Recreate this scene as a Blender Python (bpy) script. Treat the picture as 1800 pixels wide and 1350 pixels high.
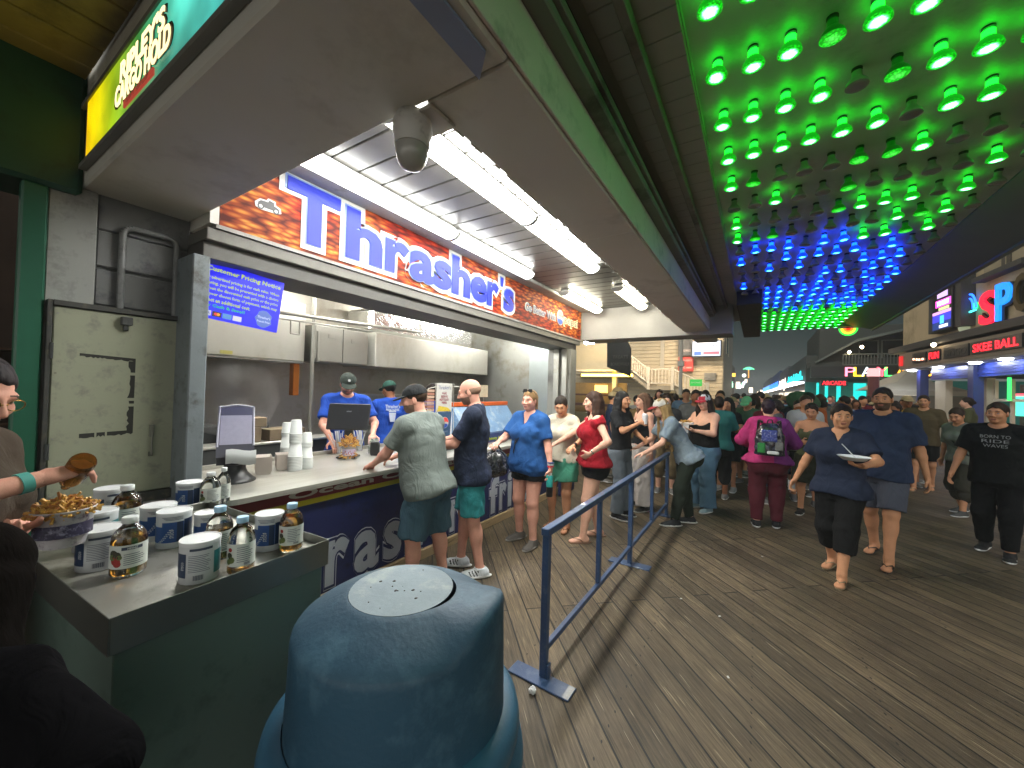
import bpy, math, random
import numpy as np
from mathutils import Vector, Matrix
for _o in list(bpy.data.objects): bpy.data.objects.remove(_o)
S=bpy.context.scene; COL=S.collection
R=math.radians
random.seed(7); RNG=np.random.default_rng(7)
# ---------------- camera ----------------
CH=1.66; FPX=685.; YAW=R(32.2); PITCH=R(0.84); ROLL=R(1.6)
Fw=Vector((-math.sin(YAW)*math.cos(PITCH),math.cos(YAW)*math.cos(PITCH),math.sin(PITCH)))
_R0=Vector((math.cos(YAW),math.sin(YAW),0)); _U0=_R0.cross(Fw)
Rt=math.cos(ROLL)*_R0+math.sin(ROLL)*_U0; Up=-math.sin(ROLL)*_R0+math.cos(ROLL)*_U0
cam=bpy.data.cameras.new('camera'); cam_ob=bpy.data.objects.new('camera',cam); COL.objects.link(cam_ob)
cam_ob.matrix_world=Matrix(((Rt.x,Up.x,-Fw.x,0),(Rt.y,Up.y,-Fw.y,0),(Rt.z,Up.z,-Fw.z,CH),(0,0,0,1)))
cam.sensor_width=36; cam.sensor_fit='HORIZONTAL'; cam.lens=FPX/1800*36; cam.clip_start=.02; cam.clip_end=900
S.camera=cam_ob
def at(px,py,x=None,y=None,z=None):
    """a point of the photograph turned into a point on the real plane x=, y= or z="""
    d=Fw+Rt*((px-900)/FPX)+Up*((675-py)/FPX)
    t=(x/d.x) if x is not None else (y/d.y) if y is not None else (z-CH)/d.z
    return Vector((0,0,CH))+d*t
# ---------------- night sky ----------------
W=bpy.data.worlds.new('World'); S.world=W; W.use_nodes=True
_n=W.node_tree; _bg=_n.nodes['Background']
# dark teal sky ahead, a paler glow added behind the camera as fill light
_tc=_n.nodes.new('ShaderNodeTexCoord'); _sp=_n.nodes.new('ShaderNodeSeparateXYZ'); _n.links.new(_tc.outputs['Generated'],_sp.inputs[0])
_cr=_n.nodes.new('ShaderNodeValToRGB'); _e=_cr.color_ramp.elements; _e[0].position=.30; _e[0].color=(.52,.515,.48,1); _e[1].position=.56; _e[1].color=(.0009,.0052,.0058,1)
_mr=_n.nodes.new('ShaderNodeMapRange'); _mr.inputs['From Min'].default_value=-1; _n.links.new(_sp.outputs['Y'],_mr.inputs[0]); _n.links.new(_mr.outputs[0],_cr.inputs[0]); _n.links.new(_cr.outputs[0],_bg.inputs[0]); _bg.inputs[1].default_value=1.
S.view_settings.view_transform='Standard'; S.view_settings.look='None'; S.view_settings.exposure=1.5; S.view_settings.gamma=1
S.render.film_transparent=False
S.cycles.use_denoising=True
S.cycles.max_bounces=10; S.cycles.diffuse_bounces=5; S.cycles.glossy_bounces=3; S.cycles.transmission_bounces=10; S.cycles.transparent_max_bounces=8
S.cycles.sample_clamp_indirect=4; S.cycles.caustics_reflective=False; S.cycles.caustics_refractive=False
try: S.cycles.use_light_tree=True
except Exception: pass
# ---------------- materials ----------------
def lin(c):
    if isinstance(c,str): c=tuple(int(c[i:i+2],16)/255 for i in (0,2,4))
    return tuple((v/12.92 if v<=.04045 else ((v+.055)/1.055)**2.4) for v in c)
_MC={}
class NT:
    def __init__(s,m): s.t=m.node_tree; s.n=s.t.nodes; s.l=s.t.links; s.b=s.n['Principled BSDF']
    def new(s,t,**k):
        q=s.n.new(t)
        for a,v in k.items():
            if a.startswith('i_'):
                key=a[2:]; key=int(key) if key.isdigit() else key
                q.inputs[key].default_value=v
            else: setattr(q,a,v)
        return q
    def link(s,a,b): s.l.new(a,b)
def M(name,col,rough=.6,metal=0,bump=0,bscale=60,var=.12,vscale=3,spec=.5,emit=None,estr=0,stretch=None,dirt=None,dscale=6,coat=0,trans=0,sss=0,alpha=1,bdist=.004,folds=0):
    """procedural principled material: noise in colour and roughness, optional bump, worn dirt patches"""
    key=(name,)
    if key in _MC: return _MC[key]
    m=bpy.data.materials.new(name); m.use_nodes=True; t=NT(m); b=t.b; c=lin(col)
    b.inputs['Roughness'].default_value=rough; b.inputs['Metallic'].default_value=metal
    b.inputs['Specular IOR Level'].default_value=spec
    if coat: b.inputs['Coat Weight'].default_value=coat
    if trans: b.inputs['Transmission Weight'].default_value=trans
    if sss: b.inputs['Subsurface Weight'].default_value=sss; b.inputs['Subsurface Radius'].default_value=(.02,.008,.004)
    if alpha<1: b.inputs['Alpha'].default_value=alpha
    tc=t.new('ShaderNodeTexCoord'); src=tc.outputs['Object']
    if stretch:
        mp=t.new('ShaderNodeMapping'); mp.inputs['Scale'].default_value=stretch; t.link(src,mp.inputs[0]); src=mp.outputs[0]
    nz=t.new('ShaderNodeTexNoise',i_Scale=vscale,i_Detail=6.,i_Roughness=.6); t.link(src,nz.inputs['Vector'])
    rp=t.new('ShaderNodeMix',data_type='RGBA'); t.link(nz.outputs[0],rp.inputs[0])
    rp.inputs[6].default_value=(*[v*(1-var*2) for v in c],1); rp.inputs[7].default_value=(*[min(1,v*(1+var*2)) for v in c],1)
    out=rp.outputs[2]
    if dirt:
        n2=t.new('ShaderNodeTexNoise',i_Scale=dscale,i_Detail=8.,i_Roughness=.7); t.link(src,n2.inputs['Vector'])
        cr=t.new('ShaderNodeValToRGB'); cr.color_ramp.elements[0].position=.52; cr.color_ramp.elements[1].position=.68; t.link(n2.outputs[0],cr.inputs[0])
        m2=t.new('ShaderNodeMix',data_type='RGBA'); t.link(cr.outputs[0],m2.inputs[0]); t.link(out,m2.inputs[6]); m2.inputs[7].default_value=(*lin(dirt),1); out=m2.outputs[2]
    t.link(out,b.inputs['Base Color'])
    if bump:
        n3=t.new('ShaderNodeTexNoise',i_Scale=bscale,i_Detail=4.); t.link(src,n3.inputs['Vector'])
        bp=t.new('ShaderNodeBump',i_Strength=bump,i_Distance=bdist); t.link(n3.outputs[0],bp.inputs['Height']); t.link(bp.outputs[0],b.inputs['Normal'])
        if folds:
            n4=t.new('ShaderNodeTexNoise',i_Scale=9.,i_Detail=3.,i_Distortion=1.6); mp=t.new('ShaderNodeMapping'); mp.inputs['Scale'].default_value=(1,1,.55); mp.inputs['Rotation'].default_value=(.3,.5,.2); t.link(src,mp.inputs[0]); t.link(mp.outputs[0],n4.inputs['Vector'])
            b2=t.new('ShaderNodeBump',i_Strength=folds,i_Distance=.03); t.link(n4.outputs[0],b2.inputs['Height']); t.link(b2.outputs[0],bp.inputs['Normal'])
    if emit is not None:
        b.inputs['Emission Color'].default_value=(*lin(emit),1); b.inputs['Emission Strength'].default_value=estr
    _MC[key]=m; return m
def EM(name,col,st,base='202020'):
    st*=.58
    return M(name,base,rough=.4,var=.02,emit=col,estr=st)
# ---------------- objects ----------------
def tag(o,label=None,cat=None,group=None,kind=None):
    if label: o['label']=label
    if cat: o['category']=cat
    if group: o['group']=group
    if kind: o['kind']=kind
    return o
def empty(name,loc=(0,0,0),rz=0):
    o=bpy.data.objects.new(name,None); COL.objects.link(o); o.location=loc; o.rotation_euler=(0,0,rz); o.empty_display_size=.1; return o
class MB:
    def __init__(s): s.v=[]; s.f=[]; s.mi=[]; s.sm=[]
    def add(s,vs,fs,mi=0,sm=False):
        n=len(s.v); s.v+= [tuple(p) for p in vs]; s.f+=[tuple(i+n for i in f) for f in fs]; s.mi+=[mi]*len(fs); s.sm+=[sm]*len(fs); return s
    def box(s,a,b,mi=0,bev=0,rot=None,c=None):
        x0,y0,z0=[min(p,q) for p,q in zip(a,b)]; x1,y1,z1=[max(p,q) for p,q in zip(a,b)]
        e=min(bev,(x1-x0)/2.01,(y1-y0)/2.01,(z1-z0)/2.01)
        if e<=0:
            vs=[(x,y,z) for x in (x0,x1) for y in (y0,y1) for z in (z0,z1)]
            fs=[(0,1,3,2),(4,6,7,5),(0,4,5,1),(2,3,7,6),(0,2,6,4),(1,5,7,3)]
        else:
            vs=[];idx={}
            X=(x0,x1);Y=(y0,y1);Z=(z0,z1)
            for i in (0,1):
                for j in (0,1):
                    for k in (0,1):
                        sx,sy,sz=(1-2*i)*e,(1-2*j)*e,(1-2*k)*e
                        for ax,off in ((0,(0,sy,sz)),(1,(sx,0,sz)),(2,(sx,sy,0))):
                            idx[(i,j,k,ax)]=len(vs); vs.append((X[i]+off[0],Y[j]+off[1],Z[k]+off[2]))
            g=lambda i,j,k,a: idx[(i,j,k,a)]
            fs=[]
            for i in (0,1):
                q=[g(i,0,0,0),g(i,1,0,0),g(i,1,1,0),g(i,0,1,0)]; fs.append(q if i else q[::-1])
                q=[g(0,i,0,1),g(0,i,1,1),g(1,i,1,1),g(1,i,0,1)]; fs.append(q if i else q[::-1])
                q=[g(0,0,i,2),g(1,0,i,2),g(1,1,i,2),g(0,1,i,2)]; fs.append(q if i else q[::-1])
            for a_ in (0,1):
                for b_ in (0,1):
                    fs.append([g(0,a_,b_,1),g(1,a_,b_,1),g(1,a_,b_,2),g(0,a_,b_,2)] if (a_^b_)==0 else [g(0,a_,b_,2),g(1,a_,b_,2),g(1,a_,b_,1),g(0,a_,b_,1)])
                    fs.append([g(a_,0,b_,0),g(a_,0,b_,2),g(a_,1,b_,2),g(a_,1,b_,0)])
                    fs.append([g(a_,b_,0,0),g(a_,b_,1,0),g(a_,b_,1,1),g(a_,b_,0,1)])
            for i in (0,1):
                for j in (0,1):
                    for k in (0,1): fs.append([g(i,j,k,0),g(i,j,k,1),g(i,j,k,2)])
        if rot is not None:
            cc=Vector(c if c is not None else ((x0+x1)/2,(y0+y1)/2,(z0+z1)/2)); vs=[tuple(cc+rot@(Vector(p)-cc)) for p in vs]
        return s.add(vs,fs,mi)
    def tube(s,a,b,r,r2=None,n=12,mi=0,cap=True,sm=True):
        a=Vector(a);b=Vector(b);r2=r if r2 is None else r2; d=(b-a)
        if d.length<1e-6: return s
        u=d.to_track_quat('Z','Y').to_matrix(); X=u.col[0];Y=u.col[1]
        vs=[a+(X*math.cos(t)+Y*math.sin(t))*r for t in [2*math.pi*i/n for i in range(n)]]+[b+(X*math.cos(t)+Y*math.sin(t))*r2 for t in [2*math.pi*i/n for i in range(n)]]
        s.add(vs,[(i,(i+1)%n,n+(i+1)%n,n+i) for i in range(n)],mi,sm)
        if cap: s.add(vs,[tuple(range(n))[::-1],tuple(range(n,2*n))],mi,False)
        return s
    def path(s,pts,r,n=10,mi=0):
        for i in range(len(pts)-1): s.tube(pts[i],pts[i+1],r,n=n,mi=mi)
        return s
    def lathe(s,prof,c=(0,0,0),n=32,mi=0,sm=True,sx=1,sy=1,close=True):
        cx,cy,cz=c; vs=[];fs=[];m=len(prof)
        for r,z in prof:
            for i in range(n):
                t=2*math.pi*i/n; vs.append((cx+r*math.cos(t)*sx,cy+r*math.sin(t)*sy,cz+z))
        for j in range(m-1):
            for i in range(n): fs.append((j*n+i,j*n+(i+1)%n,(j+1)*n+(i+1)%n,(j+1)*n+i))
        s.add(vs,fs,mi,sm)
        if close: s.add(vs,[tuple(range(n))[::-1],tuple((m-1)*n+i for i in range(n))],mi,False)
        return s
    def quad(s,a,b,c,d,mi=0): return s.add([a,b,c,d],[(0,1,2,3)],mi)
    def prism(s,poly,z0,z1,mi=0):
        n=len(poly); vs=[(x,y,z0) for x,y in poly]+[(x,y,z1) for x,y in poly]
        return s.add(vs,[tuple(range(n))[::-1],tuple(range(n,2*n))]+[(i,(i+1)%n,n+(i+1)%n,n+i) for i in range(n)],mi)
    def xf(s,Mx):
        s.v=[tuple(Mx@Vector(p)) for p in s.v]; return s
    def build(s,name,mats,parent=None,loc=None):
        me=bpy.data.meshes.new(name); me.from_pydata(s.v,[],s.f); 
        mats=mats if isinstance(mats,(list,tuple)) else [mats]
        for m in mats: me.materials.append(m)
        me.polygons.foreach_set('material_index',s.mi); me.polygons.foreach_set('use_smooth',s.sm); me.update()
        o=bpy.data.objects.new(name,me); COL.objects.link(o)
        if parent: o.parent=parent
        if loc is not None: o.location=loc
        return o
def copy_tree(o,parent=None):
    c=o.copy(); COL.objects.link(c); c.parent=parent
    if parent is not None: c.matrix_parent_inverse=o.matrix_parent_inverse.copy()
    for ch in [q for q in bpy.data.objects if q.parent==o]: copy_tree(ch,c)
    return c
def frame(o,X,Y,Z):
    o=Vector(o);X=Vector(X);Y=Vector(Y);Z=Vector(Z)
    return Matrix(((X.x,Y.x,Z.x,o.x),(X.y,Y.y,Z.y,o.y),(X.z,Y.z,Z.z,o.z),(0,0,0,1)))
EAST=((0,1,0),(0,0,1),(1,0,0))     # face looks +x
SOUTH=((1,0,0),(0,0,1),(0,-1,0))   # face looks -y
def text(name,body,size,mat,o,ax=EAST,parent=None,ext=.002,off=0,width=None,shear=0,height=None,align='CENTER',spacing=1,kind=None,res=3,yalign='CENTER'):
    cu=bpy.data.curves.new(name,'FONT'); cu.body=body; cu.size=size; cu.extrude=ext; cu.offset=off; cu.align_x=align; cu.align_y=yalign; cu.shear=shear; cu.space_character=spacing; cu.resolution_u=res
    tmp=bpy.data.objects.new(name,cu); COL.objects.link(tmp); bpy.context.view_layer.update()
    dg=bpy.context.evaluated_depsgraph_get(); me=bpy.data.meshes.new_from_object(tmp.evaluated_get(dg)); bpy.data.objects.remove(tmp)
    if len(me.vertices)==0: return None
    co=np.zeros(len(me.vertices)*3); me.vertices.foreach_get('co',co); co=co.reshape(-1,3)
    w=co[:,0].max()-co[:,0].min(); h=co[:,1].max()-co[:,1].min()
    co[:,:2]-= [(co[:,0].max()+co[:,0].min())/2,(co[:,1].max()+co[:,1].min())/2] if align=='CENTER' else [co[:,0].min(),(co[:,1].max()+co[:,1].min())/2]
    if width: co[:,0]*=width/w
    if height: co[:,1]*=height/h
    Mx=np.array(frame(o,*ax)); co=co@Mx[:3,:3].T+Mx[:3,3]
    me.vertices.foreach_set('co',co.ravel()); me.materials.clear(); me.materials.append(mat); me.update(); me.name=name
    ob=bpy.data.objects.new(name,me); COL.objects.link(ob)
    if parent: ob.parent=parent
    return ob
# ================= bodies: blended solids polygonised into one continuous skin =================
V3=lambda *a: np.array(a,float)
def rotz(a): c,s=math.cos(a),math.sin(a); return np.array([[c,-s,0],[s,c,0],[0,0,1.]])
def rotx(a): c,s=math.cos(a),math.sin(a); return np.array([[1,0,0],[0,c,-s],[0,s,c]])
def roty(a): c,s=math.cos(a),math.sin(a); return np.array([[c,0,s],[0,1,0],[-s,0,c]])
def cap(a,b,ra,rb=None,k=.02):
    a=np.asarray(a,float);b=np.asarray(b,float);rb=ra if rb is None else rb; ab=b-a; L=ab@ab+1e-12; m=max(ra,rb)+.03
    def f(x,y,z):
        px,py,pz=x-a[0],y-a[1],z-a[2]; t=np.clip((px*ab[0]+py*ab[1]+pz*ab[2])/L,0,1)
        return np.sqrt((px-t*ab[0])**2+(py-t*ab[1])**2+(pz-t*ab[2])**2)-(ra+(rb-ra)*t)
    return (f,np.minimum(a,b)-m,np.maximum(a,b)+m,k,'u')
def ell(c,r,Rm=None,k=.02,op='u'):
    c=np.asarray(c,float);r=np.asarray(r,float); m=r.max()+.03
    Ri=None if Rm is None else np.asarray(Rm).T
    def f(x,y,z):
        p=[x-c[0],y-c[1],z-c[2]]
        if Ri is not None: p=[Ri[i,0]*p[0]+Ri[i,1]*p[1]+Ri[i,2]*p[2] for i in range(3)]
        k0=np.sqrt((p[0]/r[0])**2+(p[1]/r[1])**2+(p[2]/r[2])**2); k1=np.sqrt((p[0]/r[0]**2)**2+(p[1]/r[1]**2)**2+(p[2]/r[2]**2)**2)+1e-6
        return k0*(k0-1)/k1
    return (f,c-m,c+m,k,op)
def loft(o,Rm,tab,k=.02,pw=2.4):
    """tab rows: s (along local z), cx, cy, rx, ry"""
    o=np.asarray(o,float);Rm=np.asarray(Rm); T=np.array(tab,float); Ri=Rm.T
    cs=[o+Rm@np.array([x*(r[3]+abs(r[1])),y*(r[4]+abs(r[2])),r[0]]) for r in T for x in (-1,1) for y in (-1,1)]
    lo=np.min(cs,0)-.04; hi=np.max(cs,0)+.04
    def f(x,y,z):
        p=[x-o[0],y-o[1],z-o[2]]; p=[Ri[i,0]*p[0]+Ri[i,1]*p[1]+Ri[i,2]*p[2] for i in range(3)]
        s=p[2]; it=lambda j: np.interp(s,T[:,0],T[:,j])
        rx,ry=it(3),it(4); q=((np.abs(p[0]-it(1))/rx)**pw+(np.abs(p[1]-it(2))/ry)**pw)**(1/pw)
        d=(q-1)*np.minimum(rx,ry); e=np.maximum(s-T[-1,0],T[0,0]-s)
        return np.maximum(d,e)
    return (f,lo,hi,k,'u')
def field_mesh(prims,cell,cuts=(),noise=None,post=None):
    lo=np.min([p[1] for p in prims if p[4]=='u'],0); hi=np.max([p[2] for p in prims if p[4]=='u'],0)
    n=np.ceil((hi-lo)/cell).astype(int)+1
    ax=[lo[i]+cell*np.arange(n[i]) for i in range(3)]
    F=np.full(n,.2,np.float32)
    for f,a,b,k,op in prims:
        s=[slice(max(0,int((a[i]-lo[i])/cell)),min(n[i],int((b[i]-lo[i])/cell)+2)) for i in range(3)]
        if any(q.stop<=q.start for q in s): continue
        X=ax[0][s[0]][:,None,None];Y=ax[1][s[1]][None,:,None];Z=ax[2][s[2]][None,None,:]
        d=f(X,Y,Z)+np.zeros((1,1,1)); G=F[s[0],s[1],s[2]]
        if op=='u': h=np.maximum(k-np.abs(G-d),0)/k; F[s[0],s[1],s[2]]=np.minimum(G,d)-h*h*k*.25
        else: h=np.maximum(k-np.abs(G+d),0)/k; F[s[0],s[1],s[2]]=np.maximum(G,-d)+h*h*k*.25
    X=ax[0][:,None,None];Y=ax[1][None,:,None];Z=ax[2][None,None,:]
    if noise: F+=noise(X,Y,Z).astype(np.float32)
    for c in cuts: F=np.maximum(F,c(X,Y,Z).astype(np.float32))
    F[0]=F[-1]=.1;F[:,0]=F[:,-1]=.1;F[:,:,0]=F[:,:,-1]=.1
    Sg=F<0; c=np.zeros(n-1,np.int8); cr=[(i,j,k) for i in (0,1) for j in (0,1) for k in (0,1)]
    for i,j,k in cr: c+=Sg[i:n[0]-1+i,j:n[1]-1+j,k:n[2]-1+k]
    I,J,K=np.nonzero((c>0)&(c<8)); N=len(I)
    if N==0: return np.zeros((0,3)),np.zeros((0,4),int)
    idx=np.full(n-1,-1,np.int32); idx[I,J,K]=np.arange(N)
    Vv=np.zeros((N,3));Wt=np.zeros(N)
    for a in cr:
        for d in range(3):
            if a[d]: continue
            b=list(a); b[d]=1
            fa=F[I+a[0],J+a[1],K+a[2]];fb=F[I+b[0],J+b[1],K+b[2]]; m=(fa<0)!=(fb<0)
            t=fa[m]/(fa[m]-fb[m]); p=np.tile(np.array(a,float),(m.sum(),1)); p[:,d]+=t; Vv[m]+=p; Wt[m]+=1
    Vv/=Wt[:,None]; Vv+=np.stack([I,J,K],1); Vv=Vv*cell+lo
    fs=[]
    for d in range(3):
        e,g=(d+1)%3,(d+2)%3
        A=Sg[tuple(slice(0,-1) if q==d else slice(1,-1) for q in range(3))];B=Sg[tuple(slice(1,None) if q==d else slice(1,-1) for q in range(3))]
        for sgn,mask in ((1,A&~B),(0,~A&B)):
            P=np.stack(np.nonzero(mask),1); P=P+np.array([0 if q==d else 1 for q in range(3)])
            def ix(de,dg):
                Q=P.copy(); Q[:,e]-=de; Q[:,g]-=dg; return idx[Q[:,0],Q[:,1],Q[:,2]]
            q=[ix(1,1),ix(0,1),ix(0,0),ix(1,0)]
            fs.append(np.stack(q if sgn else q[::-1],1))
    return Vv,np.concatenate(fs)
def np_mesh(name,V,Fc,mats,mi=None,smooth=True):
    me=bpy.data.meshes.new(name); me.vertices.add(len(V)); me.vertices.foreach_set('co',V.astype(np.float32).ravel())
    me.loops.add(Fc.size); me.loops.foreach_set('vertex_index',Fc.astype(np.int32).ravel())
    me.polygons.add(len(Fc)); me.polygons.foreach_set('loop_start',np.arange(0,Fc.size,4,dtype=np.int32)); 
    try: me.polygons.foreach_set('loop_total',np.full(len(Fc),4,np.int32))
    except Exception: pass
    for m in mats: me.materials.append(m)
    if mi is not None: me.polygons.foreach_set('material_index',mi.astype(np.int32))
    me.polygons.foreach_set('use_smooth',np.full(len(Fc),smooth)); me.update(calc_edges=True); me.validate()
    return me
def wrinkle(amp,fx=30,seed=0,vert=1.):
    r=np.random.default_rng(seed); ws=[(r.normal(size=3),r.uniform(0,6.3),r.normal(size=3),r.uniform(0,6.3)) for _ in range(5)]
    def f(x,y,z):
        o=0
        for d,ph,e,p2 in ws:
            d=d/np.linalg.norm(d)
            wv=np.sin(9*(e[0]*x+e[1]*y+e[2]*z)+p2)
            o=o+np.sin(fx*(d[0]*x+d[1]*y+d[2]*z*vert)+2.2*wv+ph)*(.5+.5*wv)
        o=np.abs(o*.5); return amp*(.15-np.minimum(o,1.3))
    return f
def ik(a,b,l1,l2,hint):
    a=np.asarray(a,float);b=np.asarray(b,float);d=b-a;L=np.linalg.norm(d); mx=(l1+l2)*.998
    if L>mx: b=a+d/L*mx; d=b-a; L=mx
    L=max(L,abs(l1-l2)+.01); u=d/np.linalg.norm(d); t=(l1*l1-l2*l2+L*L)/(2*L); h=math.sqrt(max(l1*l1-t*t,0)); hv=np.asarray(hint,float); hv=hv-u*(hv@u); hv/=np.linalg.norm(hv)+1e-9
    return a+u*t+hv*h,b
def eyeball(vs,fs,mi,c,r,Rm,m,fl=1.):
    n=len(vs); k=8
    for i in range(5):
        th=math.pi/2*i/4
        for j in range(k):
            ph=2*math.pi*j/k; p=np.array([math.sin(th)*math.cos(ph),math.cos(th)*fl,math.sin(th)*math.sin(ph)])*r; vs.append(c+Rm@p)
    for i in range(4):
        for j in range(k): fs.append((n+i*k+j,n+i*k+(j+1)%k,n+(i+1)*k+(j+1)%k,n+(i+1)*k+j)); mi.append(m)
def skinmat(tone):
    c={'light':'d9a890','pale':'e0b8a4','pink':'d49a86','tan':'c08a68','brown':'8a5a40','dark':'5a3a2a'}[tone]
    return M('skin_'+tone,c,rough=.58,var=.11,vscale=14,bump=.2,bscale=160,spec=.3),M('lips_'+tone,{'light':'b86a62','pale':'c07a72','pink':'b0645a','tan':'94574a','brown':'6a3a34','dark':'4a2a28'}[tone],rough=.4,var=.05)
def cloth(name,col,**k):
    a=dict(rough=.85,var=.1,vscale=5,bump=.35,bscale=340,bdist=.002,spec=.2,folds=.55); a.update(k); return M('cloth_'+name,col,**a)
def hairmat(col):
    return M('hair_'+col,col,rough=.62,spec=.25,var=.35,vscale=34,bump=.7,bscale=90,stretch=(1,1,.12),bdist=.006)
def body_parts(H=1.7,sex='m',g=1.,pose=None,lean=0,twist=0,leg=1.,arm=1.,bust=0,hipw=1.,belly=0):
    """skeleton and blended solids of the unclothed figure in its own frame (faces +y, feet at z=0)"""
    s=H/1.75; P=pose or {}
    fem=sex=='f'
    hipz=.92*s+P.get('dz',0); hw=(.095 if fem else .09)*s*hipw
    ft=P.get('feet',((-.11,0,8),(.11,.02,-8)))
    hips=V3(0,P.get('hy',0),hipz)
    RT=rotz(R(twist))@rotx(-R(lean)); spine=hips+V3(0,0,0)
    sw=(.158 if fem else .182)*s*(1+.25*(g-1)); sz=.487*s
    G=1+.75*(g-1)
    if fem: tab=[(-.13,0,-.005,.125,.095),(-.06,0,-.008,.168*hipw,.115),(.0,0,-.004,.165*hipw,.112),(.09,0,0,.135,.092),(.18,0,.004,.125,.086),(.28,0,.004,.14,.098),(.38,0,.0,.150,.1),(.45,0,-.008,.128,.082),(.51,0,-.01,.085,.06),(.56,0,-.005,.052,.052)]
    else: tab=[(-.13,0,-.005,.12,.095),(-.06,0,-.006,.158,.112),(.0,0,0,.158,.108),(.09,0,.004,.15,.1),(.18,0,.006,.148,.1),(.28,0,.006,.162,.108),(.38,0,.002,.17,.112),(.45,0,-.006,.145,.092),(.51,0,-.01,.095,.068),(.57,0,-.005,.058,.056)]
    T=[]
    for q in tab:
        b=math.exp(-((q[0]-.12)/.14)**2)*belly
        gg=G if q[0]<.5 else 1
        T.append((q[0]*s,q[1],(q[2]+b*.5)*s,(q[3]*gg+b*.35)*s,(q[4]*gg+b*.6)*s))
    tor=[loft(spine,RT,T,k=.03)]
    cf=lambda x,y,z: spine+RT@(V3(x,y,z)*s)
    if bust:
        for e in (-1,1): tor.append(ell(cf(e*.068,.075+.02*bust,.345),np.array((.068,.058,.066))*s*bust**.5,RT,k=.03))
    for e in (-1,1): tor.append(ell(cf(e*.075*hipw,-.055,-.055),np.array((.088,.085,.095))*s*G*(1.06 if fem else .95),k=.04))
    sh={e:cf(0,-.005,0)+RT@V3(e*sw,0,sz) for e in (-1,1)}
    tor.append(cap(sh[-1]*.86+sh[1]*.14,sh[1]*.86+sh[-1]*.14,.050*s*G,k=.05))
    neckb=cf(0,-.012,.555)
    for e in (-1,1): tor.append(cap(cf(e*.03,-.02,.548),sh[e]+RT@V3(-e*.02,0,.016),.040*s,.036*s*G,k=.04)); hd=RT@V3(0,.035,.0)+V3(0,0,0)
    # head
    hy,hp,hr=P.get('head',(0,0,0))
    RH=rotz(R(hy))@RT@rotx(R(hp)+R(lean)*P.get('level',.7))@roty(R(hr)); hs=(.97 if fem else 1.)*P.get('hs',1.)
    hc=neckb+RT@V3(0,.012,.035)*s+(RH@V3(0,.028,.118))*hs
    out=dict(s=s,RT=RT,spine=spine,cf=cf,T=T,tor=tor,sh=sh,RH=RH,hc=hc,hs=hs,neck=cap(neckb,hc+RH@V3(0,-.022,-.06),.052*(.9 if fem else 1.08)*(1+.3*(g-1)),.05*(.9 if fem else 1.05),k=.03),G=G,hips=hips,fem=fem)
    # arms
    arms={};A=P.get('arms',{})
    for e in (-1,1):
        spec=A.get(e) or dict(to=(e*(.26+.06*(g-1)),.03,.80),hint=(e*.4,-1,0))
        tgt=np.array(spec['to'],float)*(np.array([1,1,s])) if not spec.get('abs') else np.array(spec['to'],float)
        el,wr=ik(sh[e],tgt,.28*s,.25*s,spec.get('hint',(e*.4,-1,-.2)))
        arms[e]=(sh[e],el,wr,spec)
    out['arms']=arms; la=arm*(1 if not fem else .9)*(1+.45*(g-1))*s
    ap=[]
    for e in (-1,1):
        a,b,c,_=arms[e]
        ap+=[ell(a,(.056*la,.054*la,.056*la),k=.04),cap(a,b,.047*la,.037*la,k=.02),ell(b+(c-b)*.25,(.038*la,.038*la,.038*la),k=.02),cap(b,c,.037*la,.024*s*(1+.2*(g-1)),k=.02)]
    out['armp']=ap; out['la']=la
    # legs
    legs={};lg=leg*(1+.5*(g-1))*s; lp=[]
    for i,e in enumerate((-1,1)):
        fx,fy,toe=ft[i][:3]; fz=ft[i][3] if len(ft[i])>3 else 0
        hj=hips+V3(e*hw,0,-.02*s); an=V3(fx,fy,.075*s+fz)
        kn,an=ik(hj,an,.412*s,.42*s,P.get('knee',(e*.12,1,0)))
        legs[e]=(hj,kn,an,toe,fz)
        lp+=[cap(hj,kn,.088*lg*(1.06 if fem else 1),.056*lg,k=.03),ell(kn,(.055*lg,.056*lg,.06*lg),k=.02),cap(kn,an,.052*lg,.036*s*(1+.25*(g-1)),k=.02),ell(kn+(an-kn)*.3+V3(0,-.018*s,0),np.array((.05,.052,.10))*lg,k=.03)]
    out['legs']=legs; out['legp']=lp; out['lg']=lg
    return out
def foot_prims(B,e,inf=0,k=.02):
    hj,kn,an,toe,fz=B['legs'][e]; s=B['s']; Rz=rotz(R(toe))
    tilt=rotx(-R(fz*260)) if fz>0 else np.eye(3)
    o=V3(an[0],an[1],fz); RR=Rz@tilt; p=lambda x,y,z: o+RR@V3(x,y,z)*s
    return [ell(p(0,-.028,.038),np.array((.036,.045,.04))*s+inf,RR,k=k),cap(p(0,-.02,.045),p(0,.10,.028),.034*s+inf,.026*s+inf,k=k),ell(p(0,.115,.022),np.array((.042,.06,.021))*s+inf,RR,k=k),cap(an,p(0,-.01,.04),.037*s+inf,.033*s+inf,k=k)],o,RR
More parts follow.
